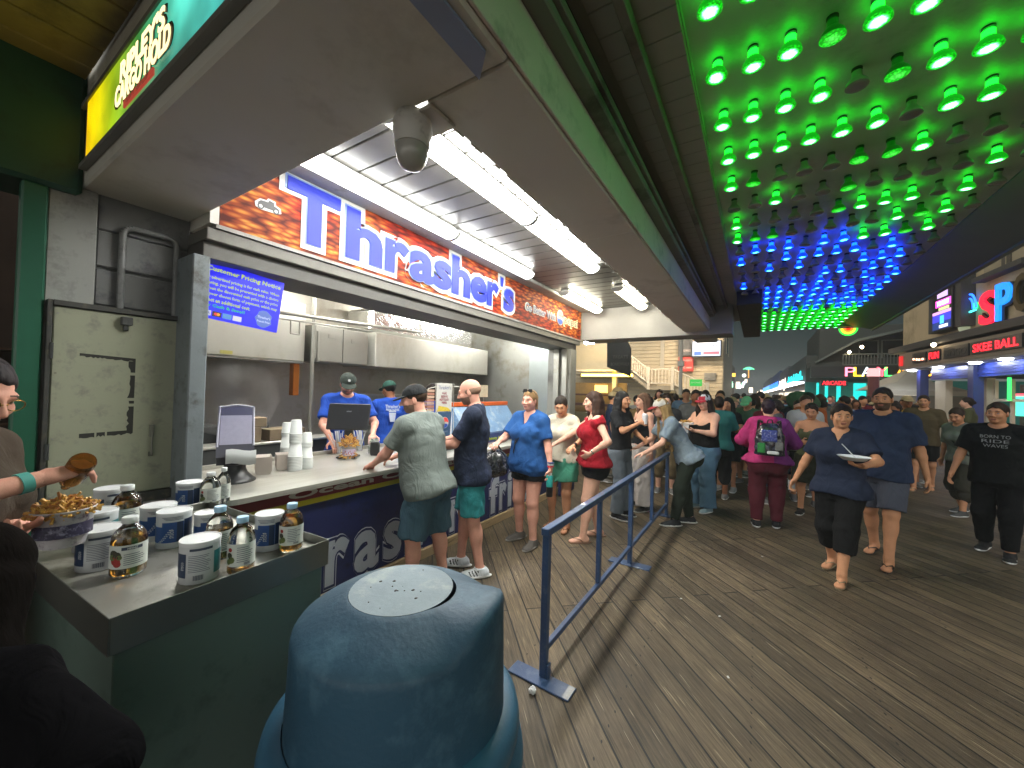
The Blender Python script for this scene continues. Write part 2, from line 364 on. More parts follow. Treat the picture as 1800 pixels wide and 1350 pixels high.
def hand_prims(B,e):
    a,el,wr,spec=B['arms'][e]; s=B['s']*(.95 if B['fem'] else 1); d=wr-el; d/=np.linalg.norm(d)
    if 'dir' in spec: d=np.array(spec['dir'],float); d/=np.linalg.norm(d)
    n=np.array(spec.get('palm',(-e,0.15,0)),float); n=n-d*(n@d); n/=np.linalg.norm(n)+1e-9  # palm faces n
    x=np.cross(d,n); x/=np.linalg.norm(x)   # across the palm
    th=np.array(spec.get('thumb',(0,1,.3)),float)
    if x@th<0: x=-x                          # thumb side = +x
    Rm=np.stack([x,d,n],1); cu=spec.get('curl',28)
    pr=[ell(wr+d*.048*s,np.array((.040,.050,.017))*s,Rm,k=.015),cap(wr-d*.02,wr+d*.02*s,.024*s,.022*s,k=.02)]
    for i,(ox,L,r) in enumerate(((.030,.070,.0085),(.010,.078,.009),(-.011,.072,.0085),(-.030,.056,.0075))):
        p=wr+(d*.088+x*ox)*s; dd=d.copy(); ang=R(cu*(.55+.12*i))
        for sg in range(3):
            dd=dd*math.cos(ang)+n*math.sin(ang)*1.0; dd=dd-x*(dd@x)*.5; dd/=np.linalg.norm(dd); q=p+dd*L*s*(.45,.3,.25)[sg]
            nn=n*math.cos(ang); pr.append(cap(p,q,r*s*(1-.08*sg),r*s*(.94-.1*sg),k=.006)); p=q
            n_=np.cross(x,dd); n_=n_ if n_@n>0 else -n_
            dd_=dd; dd=dd_*1.0+n_*math.tan(ang*.6); dd/=np.linalg.norm(dd)
    p=wr+(d*.028+x*.028)*s; q=p+(x*.036+d*.024+n*.014)*s; q2=q+(x*.006+d*.03+n*.012)*s
    pr+=[cap(p,q,.013*s,.0105*s,k=.012),cap(q,q2,.0105*s,.0085*s,k=.006)]
    return pr,Rm
def head_prims(B,beard=False):
    RH,hc,hs=B['RH'],B['hc'],B['hs']; p=lambda x,y,z: hc+RH@V3(x,y,z)*hs
    e3=lambda c,r,k=.015,op='u': ell(p(*c),np.array(r)*hs,RH,k=k,op=op)
    L=[e3((0,-.018,.032),(.074,.094,.082)),e3((0,.022,-.03),(.057,.066,.078),k=.03),e3((0,.055,-.088),(.026,.024,.018),k=.02),
       e3((0,-.01,-.055),(.056,.06,.045),k=.03),
       cap(p(-.032,.078,.020),p(.032,.078,.020),.0125*hs,k=.014),e3((-.036,.062,-.028),(.022,.022,.022),k=.02),e3((.036,.062,-.028),(.022,.022,.022),k=.02)]
    for e in (-1,1): L.append(e3((e*.030,.093,.000),(.014,.011,.008),k=.010,op='s'))
    L+=[cap(p(0,.088,.010),p(0,.108,-.030),.0075*hs,.0115*hs,k=.010),e3((-.011,.096,-.034),(.009,.010,.007),k=.008),e3((.011,.096,-.034),(.009,.010,.007),k=.008),
        cap(p(-.017,.0815,-.0605),p(.017,.0815,-.0605),.0052*hs,k=.007),cap(p(-.013,.0812,-.0685),p(.013,.0812,-.0685),.0058*hs,k=.006)]
    for e in (-1,1):
        L.append(cap(p(e*.019,.0815,.0055),p(e*.041,.0765,.0045),.0042*hs,k=.004)); L.append(cap(p(e*.019,.080,-.0075),p(e*.040,.0755,-.007),.0035*hs,k=.004))
    for e in (-1,1): L.append(ell(p(e*.074,-.008,-.010),np.array((.009,.019,.030))*hs,RH@rotz(R(-e*22)),k=.008))
    return L,p
def build_body(B,tone='light',fine=True,cell=.011,skipfeet=False,beard=None,brow='3a2a20',hands=(-1,1),mouth=1):
    sk,lp=skinmat(tone); mats=[sk,lp,M('eye_white','8e8680',rough=.25,var=.02),M('iris','2a2018',rough=.2,var=.02),M('brow_'+brow,brow,rough=.8,var=.1),M('stubble_'+tone,{'light':'7d6252','pale':'8a7060','pink':'7d6052','tan':'5a4436','brown':'3a2a22','dark':'241812'}[tone],rough=.8,var=.2,vscale=60)]
    prims=B['tor']+[B['neck']]+B['armp']+B['legp']
    for e in (-1,1):
        fp,_,_=foot_prims(B,e); prims+=fp
    hp,p=head_prims(B)
    if not fine: 
        prims=prims+[q for q in hp]
    V,Fc=field_mesh(prims,cell); mi=np.zeros(len(Fc),int); VS=[V];FS=[Fc];MI=[mi];n=len(V)
    if fine:
        V2,F2=field_mesh(hp+[B['neck']],.0048); c=V2[F2].mean(1); l=(c-B['hc'])@B['RH']/B['hs']; m=np.zeros(len(F2),int)
        lipm=(np.abs(l[:,0])<.021)&(l[:,2]>-.0745)&(l[:,2]<-.0555)&(l[:,1]>.0822); m[lipm]=1
        bm=(l[:,1]>.068)&(np.abs(l[:,0])>.014)&(np.abs(l[:,0])<.050)&(l[:,2]>.0205-.12*(np.abs(l[:,0])-.03)**1)&(l[:,2]<.0275-.12*(np.abs(l[:,0])-.03)); m[bm]=4
        if beard: bb=(l[:,2]<-.04)&(l[:,1]>-.0)&(l[:,1]-l[:,2]*.3>.0)&~lipm; bb|=(l[:,1]>.078)&(np.abs(l[:,0])<.028)&(l[:,2]<-.046)&(l[:,2]>-.056); m[bb]=5
        if beard=='scalp' : pass
        VS.append(V2);FS.append(F2+n);MI.append(m);n+=len(V2)
        ev,ef,em=[],[],[]
        for e in (-1,1):
            eyeball(ev,ef,em,p(e*.030,.0725,-.001),.0118*B['hs'],B['RH'],2)
            eyeball(ev,ef,em,p(e*.030,.0792,-.001),.0062*B['hs'],B['RH'],3)
        if ev: VS.append(np.array(ev));FS.append(np.array(ef)+n);MI.append(np.array(em));n+=len(ev)
    for e in hands:
        hpz,_=hand_prims(B,e); V3_,F3=field_mesh(hpz,.0046 if fine else .009); VS.append(V3_);FS.append(F3+n);MI.append(np.zeros(len(F3),int));n+=len(V3_)
    return np_mesh('body',np.concatenate(VS),np.concatenate(FS),mats,np.concatenate(MI))
def add_mesh(name,V,F,mat,parent,mi=None):
    mats=mat if isinstance(mat,list) else [mat]
    me=np_mesh(name,V,F,mats,mi); o=bpy.data.objects.new(name,me); COL.objects.link(o); o.parent=parent; return o
def plane(n,c,Rm=None):
    n=np.asarray(n,float); n=n/np.linalg.norm(n); c=float(n@np.asarray(c,float))
    return lambda x,y,z: n[0]*x+n[1]*y+n[2]*z-c
def make_top(B,mat,root,sleeve=.5,hem=-.04,neck=.0,inf=.017,flare=1.,kind='tee',cell=.011,wr=.007,seed=1,vneck=0,name='shirt',mi_fn=None,flarey=None):
    s,RT,sp=B['s'],B['RT'],B['spine']; T=B['T']; cf=B['cf']
    # torso shell: hangs from the chest instead of following the waist
    S2=[];mxr=0;chest=max(t[3] for t in T if t[0]>.3*s); chy=max(t[4] for t in T if t[0]>.3*s)
    for t in T:
        if t[0]<hem*s-.03: continue
        q=t[0]/s; rx,ry=t[3],t[4]
        if q<.36: f=min(1,(.36-q)/.2); fl=1+(flare-1)*max(0,(.36-q)/.4); rx=max(rx,(rx*(1-.75*f)+chest*.93*.75*f))*fl; ry=max(ry,(ry*(1-.6*f)+chy*.95*.6*f))*fl
        hb=.020*max(0,1-abs(q-hem)/.2); S2.append((t[0],t[1],t[2],rx+inf+hb,ry+inf+hb))
    if hem*s<S2[0][0]-.001: S2.insert(0,(hem*s-.02,)+S2[0][1:])
    pr=[loft(sp,RT,S2,k=.03)]+[ (p[0],p[1]-.02,p[2]+.02,p[3],p[4]) for p in []]
    for q in B['tor'][1:]:
        f0=q[0]; pr.append(((lambda f0: (lambda x,y,z: f0(x,y,z)-inf))(f0),q[1]-inf,q[2]+inf,.04,'u'))
    la=B['la']; cuts=[]
    for e in (-1,1):
        a,b,c,_=B['arms'][e]
        if kind=='tank': continue
        if sleeve<=1:
            end=a+(b-a)*sleeve; d=(b-a)/np.linalg.norm(b-a)
            f=cap(a,end+d*.02,.055*la+inf*.8,(.046*la+inf*1.1),k=.03); pr.append(ell(a,np.full(3,.057*la+inf*.8),k=.04)); pl=plane(d,end)
            pr.append(((lambda f0,pl: (lambda x,y,z: np.maximum(f0(x,y,z),pl(x,y,z))))(f[0],pl),f[1],f[2],.03,'u'))
        else:
            pr.append(cap(a,b,.052*la+inf,.043*la+inf,k=.03)); t=sleeve-1; end=b+(c-b)*t; d=(c-b)/np.linalg.norm(c-b)
            f=cap(b,end+d*.02,.043*la+inf,.034*la+inf,k=.03); pl=plane(d,end)
            pr.append(((lambda f0,pl: (lambda x,y,z: np.maximum(f0(x,y,z),pl(x,y,z))))(f[0],pl),f[1],f[2],.03,'u'))
    up=RT[:,2]; hc=sp+up*hem*s
    wn=wrinkle(.004,55,seed+5)
    cuts.append(lambda x,y,z: -(up[0]*(x-hc[0])+up[1]*(y-hc[1])+up[2]*(z-hc[2]))+.012*np.sin(14*x+seed)*1.+0*z)
    # neckline
    nb=cf(0,.02,.545-neck); nd=RT@V3(0,.55,1)
    if kind!='tank':
        nk=B['neck']; f0=nk[0]
        def neckcut(x,y,z):
            return 0.012-f0(x,y,z)+0*x
        pl2=plane(RT@V3(0,.45,1),cf(0,.0,.590-neck)); cuts.append(lambda x,y,z: pl2(x,y,z)+0*x); nc=cf(0,.03,.60-neck); nf=ell(nc,np.array((.078,.095,.072))*s,RT)[0]; cuts.append(lambda x,y,z: -nf(x,y,z))
    else:
        pl2=plane(RT@V3(0,.5,1),cf(0,.05,.43-neck)); cuts.append(lambda x,y,z: np.minimum(pl2(x,y,z)+0*x, 1))
    if vneck:
        c0=cf(0,.1,.56); vd=vneck
        Ri=RT.T
        def vc(x,y,z):
            p=[x-c0[0],y-c0[1],z-c0[2]]; lx=Ri[0,0]*p[0]+Ri[0,1]*p[1]+Ri[0,2]*p[2]; ly=Ri[1,0]*p[0]+Ri[1,1]*p[1]+Ri[1,2]*p[2]; lz=Ri[2,0]*p[0]+Ri[2,1]*p[1]+Ri[2,2]*p[2]
            d=(lz+vd*s)*.45-np.abs(lx); return np.where(ly>-.1,np.minimum(d,ly+.1),-.05)
        cuts.append(vc)
    V,F=field_mesh(pr,cell,cuts,wrinkle(wr,26,seed,.6))
    mi=mi_fn(V,F,B) if mi_fn else None
    o=add_mesh(name,V,F,mat,root,mi)
    if kind=='tank':
        for e in (-1,1):
            pass
    return o
def make_bottom(B,mat,root,length=.5,loose=.02,waist=.04,flare=0,kind='shorts',cell=.011,seed=3,wr=.007,name='shorts',inf=.009):
    """length: 0..1 thigh, 1..2 calf"""
    loose=max(loose,.013); s=B['s']; T=[(t[0],t[1],t[2],t[3]+inf,t[4]+inf) for t in B['T'] if t[0]<(waist+.12)*s]
    pr=[loft(B['spine'],B['RT'] if abs(B['RT'][1,2])<.2 else rotz(0)@rotx(math.atan2(-B['RT'][1,2],B['RT'][2,2])*-.0),T,k=.03)]
    if abs(B['RT'][1,2])>=.2:
        T2=[t for t in T]; pr=[loft(B['spine'],B['RT'],T2,k=.03)]
    for q in B['tor'][1:]:
        if (q[1][2]+q[2][2])/2<B['spine'][2]+.05: f0=q[0]; pr.append(((lambda f0: (lambda x,y,z: f0(x,y,z)-inf))(f0),q[1]-inf,q[2]+inf,.04,'u'))
    lg=B['lg']; cuts=[]
    for e in (-1,1):
        hj,kn,an,toe,fz=B['legs'][e]
        if length>1: pr.append(ell(kn,np.full(3,.063*lg+loose*.8),k=.04)); pr.append(ell(kn+(an-kn)*.3+V3(0,-.018*s,0),np.array((.05,.052,.10))*lg+loose,k=.03))
        def capcut(a,b,ra,rb,end,d,k):
            f=cap(a,b,ra,rb,k=k); pl=plane(d,end); return ((lambda f0,pl: (lambda x,y,z: np.maximum(f0(x,y,z),pl(x,y,z))))(f[0],pl),f[1],f[2],k,'u')
        if length<=1:
            end=hj+(kn-hj)*length; d=(kn-hj)/np.linalg.norm(kn-hj); rr=(.09-.032*length)*lg+loose+.012*flare*length
            pr.append(capcut(hj,end+d*.03,.09*lg+loose*.6,rr,end,d,.03))
        else:
            t=length-1; pr.append(cap(hj,kn,.09*lg+loose*.5,.057*lg+loose,k=.03)); end=kn+(an-kn)*t; d=(an-kn)/np.linalg.norm(an-kn)
            rr=(.052*(1-t)+.038*t)*lg+loose+flare*.03*t
            pr.append(capcut(kn,end+d*.03,.056*lg+loose,rr,end,d,.03))
    up=B['RT'][:,2]; wc=B['spine']+up*waist*s; pl=plane(up,wc); cuts.append(pl)
    V,F=field_mesh(pr,cell,cuts,wrinkle(wr,24,seed,.5)); return add_mesh(name,V,F,mat,root)
def make_shoe(B,e,root,style='sneaker',col='d8d8d8',sole='e0e0e0',fine=True):
    fp,o,RR=foot_prims(B,e,.010 if style!='flipflop' else 0); s=B['s']
    if style=='flipflop':
        mb=MB(); pts=[]
        for i in range(16):
            t=2*math.pi*i/16; y=math.sin(t)*.135+.035; x=math.cos(t)*(.040+.008*math.sin(t)); pts.append((x*s,y*s))
        mb.prism(pts,0,.014*s)
        for q in (-1,1): mb.path([(q*.036*s,.01*s,.02*s),(q*.034*s,.05*s,.052*s),(0,.115*s,.05*s),(0,.12*s,.014*s)],.0055*s,n=6)
        mb.xf(frame(o,RR[:,0],RR[:,1],RR[:,2])); ob=mb.build('shoe',M('flipflop_'+col,col,rough=.6),root); return ob
    cuts=[lambda x,y,z: (.002+o[2]*0)-z+0*x+0*y] if B['legs'][e][4]==0 else []
    an=B['legs'][e][2]; cuts.append(lambda x,y,z: z-(an[2]+.015)+0*x+0*y)
    base=[ell(o+RR@V3(0,.045,.014)*s,np.array((.052,.155,.018))*s,RR,k=.01)]
    V,F=field_mesh(fp+base,.0075 if fine else .014,cuts); c=V[F].mean(1); lz=((c-o)@RR)[:,2]
    mi=(lz<.024*s).astype(int)
    if style=='stripes':
        l=((c-o)@RR)/s; st=(np.abs(l[:,0])>.022)&(l[:,2]>.026)&(l[:,2]<.07)&(((l[:,1]-l[:,2]*.6-.0)%.028)<.012)&(l[:,1]>.015)&(l[:,1]<.105); mi[st]=2
    return add_mesh('shoe',V,F,[cloth('shoe_'+col,col,rough=.6),M('sole_'+sole,sole,rough=.6),M('stripe_black','101012',rough=.5)],root,mi)
def make_hair(B,root,style='short',col='2a1e16',fine=True,seed=0,length=.35,vol=1.):
    RH,hc,hs=B['RH'],B['hc'],B['hs']; p=lambda x,y,z: hc+RH@V3(x,y,z)*hs; mat=hairmat(col) if col!='100c0a' else M('hair_matte_black','100c0a',rough=1.,spec=0.05,bump=.6,bscale=120,stretch=(1,1,.1))
    e3=lambda c,r,k=.02,op='u',Rm=RH: ell(p(*c),np.array(r)*hs,Rm,k=k,op=op)
    Ri=RH.T
    def loc(x,y,z):
        q=[x-hc[0],y-hc[1],z-hc[2]]; return [(Ri[i,0]*q[0]+Ri[i,1]*q[1]+Ri[i,2]*q[2])/hs for i in range(3)]
    hl=.022 if style!='long' else .028
    def facecut(x,y,z):
        l=loc(x,y,z); return l[1]*.8-l[2]*.6-hl+.004*np.sin(l[0]*130+seed)+.25*np.maximum(np.abs(l[0])-.045,0)*(l[2]>.0)
    cuts=[facecut]; amp=.004
    v=vol
    pr=[e3((0,-.022,.036),(.080*v,.100,.090*v))]
    if style in('short','fade'): pr=[e3((0,-.020,.036),(.0785,.098,.0885))]; cuts.append(lambda x,y,z: (lambda l: -(l[2]+.048*np.clip((-l[1]-.0)/.055,0,1)+.006*np.sin(l[1]*160)-.004))(loc(x,y,z))); amp=.006
    if style=='fade': cuts.append(lambda x,y,z: -(loc(x,y,z)[2]-.02))
    if style in('pony','bun','back'):
        pr+=[e3((0,-.06,-.03),(.06,.05,.05))]
        if style=='pony': pr+=[e3((0,-.125,.03),(.028,.04,.03)),cap(p(0,-.14,.03),p(0,-.15,-.02-length*.4),.03*hs,.022*hs),cap(p(0,-.15,-.02-length*.4),p(0.01,-.135,-.03-length),.022*hs,.008*hs)]
        else: pr+=[e3((0,-.12,-.0),(.04,.035,.036))]
        amp=.004
    if style=='long':
        up=V3(0,0,1)
        for i in range(9):
            t=-1+i/4; ang=t*1.75; a=p(math.sin(ang)*.078,-.02-math.cos(ang)*.088,.0)
            back=-(math.cos(ang)); b=a+RH@V3(math.sin(ang)*.018,back*.01,-.13)*hs; c=V3(b[0],b[1],b[2])+V3(0,0,-max(.02,length-.12+.05*math.cos(3*i)))+ (RH@V3(math.sin(ang)*.02,-.035*max(0,math.cos(ang)),0))
            pr+=[cap(a,b,.026,.028,k=.025),cap(b,c,.028,.016,k=.025)]
        amp=.007
        cuts[0]=lambda x,y,z: (lambda l: np.where(l[2]>-.02,l[1]*.8-l[2]*.6-hl, l[1]-.062))(loc(x,y,z))
    if style=='curly': pr=[e3((0,-.03,.045),(.105,.12,.105)),e3((0,-.06,-.02),(.095,.08,.08))]; amp=.016
    if style=='beard': pass
    nz=wrinkle(amp,70 if style!='curly' else 60,seed,.35 if style!='curly' else 1)
    V,F=field_mesh(pr,.0065 if fine else .014,cuts,nz)
    if len(V)==0: return None
    return add_mesh('hair',V,F,mat,root)
def make_cap(B,root,col='22262a',brim=None,back=False,fine=True,name='cap',logo=None,panel=None,wide=False):
    RH,hc,hs=B['RH'],B['hc'],B['hs']; Rb=RH@rotx(R(-4))
    if back: Rb=Rb@rotz(math.pi)
    p=lambda x,y,z: hc+RH@V3(0,-.015,0)*hs+Rb@V3(x,y,z)*hs
    Ri=Rb.T; o=p(0,0,.034)
    def low(x,y,z): return -(Ri[2,0]*(x-o[0])+Ri[2,1]*(y-o[1])+Ri[2,2]*(z-o[2]))
    V,F=field_mesh([ell(p(0,-.004,.036),np.array((.087,.106,.092))*hs,Rb)],.006 if fine else .012,[low])
    c=V[F].mean(1); l=(c-p(0,0,0))@Rb/hs; mi=np.zeros(len(F),int)
    if panel: mi[(l[:,1]>.055)&(np.abs(l[:,0])<.05)&(l[:,2]>.045)&(l[:,2]<.1)]=1
    n=len(V)
    ff=ell(p(0,.105,.034),np.array((.080 if not wide else .15,.078 if not wide else .16,.010))*hs,Rb@rotx(R(-8)))
    pl=plane(Rb@V3(0,1,0),p(0,.045 if not wide else -.2,0)); V2,F2=field_mesh([ff],.0045 if fine else .009,[lambda x,y,z: -pl(x,y,z)])
    mats=[cloth('cap_'+col,col,rough=.8),cloth('panel_'+(panel or col),panel or col),cloth('brim_'+(brim or col),brim or col)]
    return add_mesh(name,np.concatenate([V,V2]),np.concatenate([F,F2+n]),mats,root,np.concatenate([mi,np.full(len(F2),2)]))
def facing(x,y,a):
    cx,cy=-x,-y; n=math.hypot(cx,cy); cx/=n;cy/=n; lx,ly=cy,-cx      # image-left seen from the camera
    # left of the viewing direction (-c): rotate (-c) by +90deg
    lx,ly=cy,-cx; lx,ly=-(-cy)*-1*-1,(-cx)
    vx,vy=-cx,-cy; lx,ly=-vy,vx
    a=R(a); fx=math.cos(a)*cx+math.sin(a)*lx; fy=math.cos(a)*cy+math.sin(a)*ly
    return math.atan2(-fx,fy)
def person(label,x,y,a,H=1.7,sex='m',g=1.,tone='light',pose=None,lean=0,twist=0,leg=1.,arm=1.,bust=None,hipw=1.,belly=0,group=None,fine=True,z=0,hair=None,hat=None,top=None,bottom=None,shoes=None,beard=None,brow='3a2a20',hands=(-1,1),cell=None,cat='person',rz=None):
    cell=cell or (.0115 if fine else .018)
    B=body_parts(H,sex,g,pose,lean,twist,leg,arm,(1. if sex=='f' else 0) if bust is None else bust,hipw,belly)
    me=build_body(B,tone,fine,cell,beard=beard,brow=brow,hands=hands)
    o=bpy.data.objects.new('person',me); COL.objects.link(o); o.location=(x,y,z); o.rotation_euler=(0,0,facing(x,y,a) if rz is None else rz)
    tag(o,label,cat,group); B['root']=o
    for t in ([top] if isinstance(top,dict) else (top or [])): t=dict(t); m=t.pop('mat'); make_top(B,m,o,cell=cell,**t)
    if bottom: t=dict(bottom); m=t.pop('mat'); make_bottom(B,m,o,cell=cell,**t)
    if shoes:
        for e in (-1,1): make_shoe(B,e,o,fine=fine,**shoes)
    if hair: make_hair(B,o,fine=fine,**hair)
    if hat: make_cap(B,o,fine=fine,**hat)
    return o,B
# ================= special materials =================
def mat_boards():
    m=bpy.data.materials.new('weathered_planks'); m.use_nodes=True; t=NT(m); b=t.b
    tc=t.new('ShaderNodeTexCoord'); mp=t.new('ShaderNodeMapping'); mp.inputs['Rotation'].default_value=(0,0,-R(46)*-1 if False else R(47)); t.link(tc.outputs['Object'],mp.inputs[0])
    br=t.new('ShaderNodeTexBrick',offset=.37,offset_frequency=2,squash=1.); br.inputs['Scale'].default_value=1.; br.inputs['Brick Width'].default_value=2.9; br.inputs['Row Height'].default_value=.142
    br.inputs['Mortar Size'].default_value=.0055; br.inputs['Mortar Smooth'].default_value=.1; br.inputs['Bias'].default_value=0
    br.inputs['Color1'].default_value=(.0,.0,.0,1); br.inputs['Color2'].default_value=(1,1,1,1); br.inputs['Mortar'].default_value=(.5,.5,.5,1)
    t.link(mp.outputs[0],br.inputs['Vector'])
    # grain stretched along the plank
    m2=t.new('ShaderNodeMapping'); m2.inputs['Scale'].default_value=(1.2,26,1); t.link(mp.outputs[0],m2.inputs[0])
    g=t.new('ShaderNodeTexNoise',i_Scale=3.,i_Detail=8.,i_Roughness=.7,i_Distortion=.5); t.link(m2.outputs[0],g.inputs['Vector'])
    cr=t.new('ShaderNodeValToRGB'); cr.color_ramp.elements[0].position=.28; cr.color_ramp.elements[0].color=(*lin('33291d'),1); cr.color_ramp.elements[1].position=.74; cr.color_ramp.elements[1].color=(*lin('86745a'),1); t.link(g.outputs[0],cr.inputs[0])
    # plank to plank tone
    pm=t.new('ShaderNodeMix',data_type='RGBA',blend_type='MULTIPLY'); pm.inputs[0].default_value=1; t.link(cr.outputs[0],pm.inputs[6])
    pr=t.new('ShaderNodeMapRange'); pr.inputs['To Min'].default_value=.62; pr.inputs['To Max'].default_value=1.12; t.link(br.outputs['Color'],pr.inputs[0]); t.link(pr.outputs[0],pm.inputs[7])
    # worn/dirty patches
    n=t.new('ShaderNodeTexNoise',i_Scale=.9,i_Detail=7.,i_Roughness=.65); t.link(tc.outputs['Object'],n.inputs['Vector'])
    mr=t.new('ShaderNodeMapRange'); mr.inputs['From Min'].default_value=.3; mr.inputs['From Max'].default_value=.7; mr.inputs['To Min'].default_value=.45; mr.inputs['To Max'].default_value=1.15; t.link(n.outputs[0],mr.inputs[0])
    dm=t.new('ShaderNodeMix',data_type='RGBA',blend_type='MULTIPLY'); dm.inputs[0].default_value=1; t.link(pm.outputs[2],dm.inputs[6]); t.link(mr.outputs[0],dm.inputs[7])
    # pale splinters/scratches along the boards
    m3=t.new('ShaderNodeMapping'); m3.inputs['Scale'].default_value=(2.2,60,1); t.link(mp.outputs[0],m3.inputs[0])
    v=t.new('ShaderNodeTexNoise',i_Scale=1.5,i_Detail=2.); t.link(m3.outputs[0],v.inputs['Vector']); vr=t.new('ShaderNodeValToRGB'); vr.color_ramp.elements[0].position=.665; vr.color_ramp.elements[1].position=.71; t.link(v.outputs[0],vr.inputs[0])
    sm=t.new('ShaderNodeMix',data_type='RGBA'); sm.inputs[7].default_value=(*lin('a89a80'),1); t.link(dm.outputs[2],sm.inputs[6]); mu=t.new('ShaderNodeMath',operation='MULTIPLY',i_1=.55); t.link(vr.outputs[0],mu.inputs[0]); t.link(mu.outputs[0],sm.inputs[0])
    # dark gaps, gum spots
    gm=t.new('ShaderNodeMix',data_type='RGBA'); gm.inputs[7].default_value=(.006,.005,.004,1); t.link(br.outputs['Fac'],gm.inputs[0]); t.link(sm.outputs[2],gm.inputs[6])
    vo=t.new('ShaderNodeTexVoronoi',i_Scale=2.3); t.link(tc.outputs['Object'],vo.inputs['Vector']); vm=t.new('ShaderNodeMath',operation='LESS_THAN',i_1=.035); t.link(vo.outputs['Distance'],vm.inputs[0])
    gg=t.new('ShaderNodeMix',data_type='RGBA'); gg.inputs[7].default_value=(*lin('33291d'),1); t.link(vm.outputs[0],gg.inputs[0]); t.link(gm.outputs[2],gg.inputs[6])
    # nail heads over the joists
    sx=t.new('ShaderNodeSeparateXYZ'); t.link(tc.outputs['Object'],sx.inputs[0]); sy=t.new('ShaderNodeSeparateXYZ'); t.link(mp.outputs[0],sy.inputs[0])
    pa=t.new('ShaderNodeMath',operation='PINGPONG',i_1=.3); t.link(sx.outputs[0],pa.inputs[0]); ay=t.new('ShaderNodeMath',operation='ADD',i_1=.0355); t.link(sy.outputs[1],ay.inputs[0]); pb=t.new('ShaderNodeMath',operation='PINGPONG',i_1=.0355); t.link(ay.outputs[0],pb.inputs[0])
    cv=t.new('ShaderNodeCombineXYZ'); t.link(pa.outputs[0],cv.inputs[0]); t.link(pb.outputs[0],cv.inputs[1]); ln=t.new('ShaderNodeVectorMath',operation='LENGTH'); t.link(cv.outputs[0],ln.inputs[0]); lt=t.new('ShaderNodeMath',operation='LESS_THAN',i_1=.0052); t.link(ln.outputs['Value'],lt.inputs[0])
    nm=t.new('ShaderNodeMix',data_type='RGBA'); nm.inputs[7].default_value=(*lin('181512'),1); t.link(lt.outputs[0],nm.inputs[0]); t.link(gg.outputs[2],nm.inputs[6]); t.link(nm.outputs[2],b.inputs['Base Color'])
    rr=t.new('ShaderNodeMapRange'); rr.inputs['To Min'].default_value=.42; rr.inputs['To Max'].default_value=.85; t.link(n.outputs[0],rr.inputs[0]); t.link(rr.outputs[0],b.inputs['Roughness'])
    hm=t.new('ShaderNodeMath',operation='MULTIPLY',i_1=-1.6); t.link(br.outputs['Fac'],hm.inputs[0]); ha=t.new('ShaderNodeMath',operation='ADD'); t.link(hm.outputs[0],ha.inputs[0]); t.link(g.outputs[0],ha.inputs[1])
    bp=t.new('ShaderNodeBump',i_Strength=.75,i_Distance=.006); t.link(ha.outputs[0],bp.inputs['Height']); t.link(bp.outputs[0],b.inputs['Normal'])
    return m
def mat_fries(name='printed_fries',rough=.6):
    m=bpy.data.materials.new(name); m.use_nodes=True; t=NT(m); b=t.b
    tc=t.new('ShaderNodeTexCoord'); src=tc.outputs['Object']; outs=[]
    for rot,sc,sh in ((.7,1.,0),(-.5,1.2,3.1)):
        mp=t.new('ShaderNodeMapping'); mp.inputs['Rotation'].default_value=(rot,0,0); mp.inputs['Scale'].default_value=(1,5*sc,20*sc); mp.inputs['Location'].default_value=(0,sh,sh); t.link(src,mp.inputs[0])
        nz=t.new('ShaderNodeTexNoise',i_Scale=.8,i_Detail=2.); t.link(src,nz.inputs['Vector']); ad=t.new('ShaderNodeVectorMath',operation='MULTIPLY_ADD'); ad.inputs[1].default_value=(0,2.2,2.2); t.link(nz.outputs['Color'],ad.inputs[0]); t.link(mp.outputs[0],ad.inputs[2])
        vo=t.new('ShaderNodeTexVoronoi',i_Scale=1.3); t.link(ad.outputs[0],vo.inputs['Vector']); outs.append(vo)
    mx=t.new('ShaderNodeMath',operation='MINIMUM'); t.link(outs[0].outputs['Distance'],mx.inputs[0]); t.link(outs[1].outputs['Distance'],mx.inputs[1])
    cr=t.new('ShaderNodeValToRGB'); e=cr.color_ramp.elements; e[0].position=.05; e[0].color=(*lin('c8903c'),1); e[1].position=.62; e[1].color=(*lin('481008'),1)
    q=e.new(.22); q.color=(*lin('b06c28'),1); q=e.new(.38); q.color=(*lin('8c3c16'),1)
    t.link(mx.outputs[0],cr.inputs[0])
    n=t.new('ShaderNodeTexNoise',i_Scale=1.7,i_Detail=3.); t.link(src,n.inputs['Vector']); rp=t.new('ShaderNodeValToRGB'); rp.color_ramp.elements[0].position=.42; rp.color_ramp.elements[1].position=.6; t.link(n.outputs[0],rp.inputs[0])
    m2=t.new('ShaderNodeMix',data_type='RGBA',blend_type='MULTIPLY'); m2.inputs[7].default_value=(*lin('e06a4a'),1); t.link(rp.outputs[0],m2.inputs[0]); t.link(cr.outputs[0],m2.inputs[6]); t.link(m2.outputs[2],b.inputs['Base Color']); b.inputs['Roughness'].default_value=rough; b.inputs['Specular IOR Level'].default_value=.2
    return m
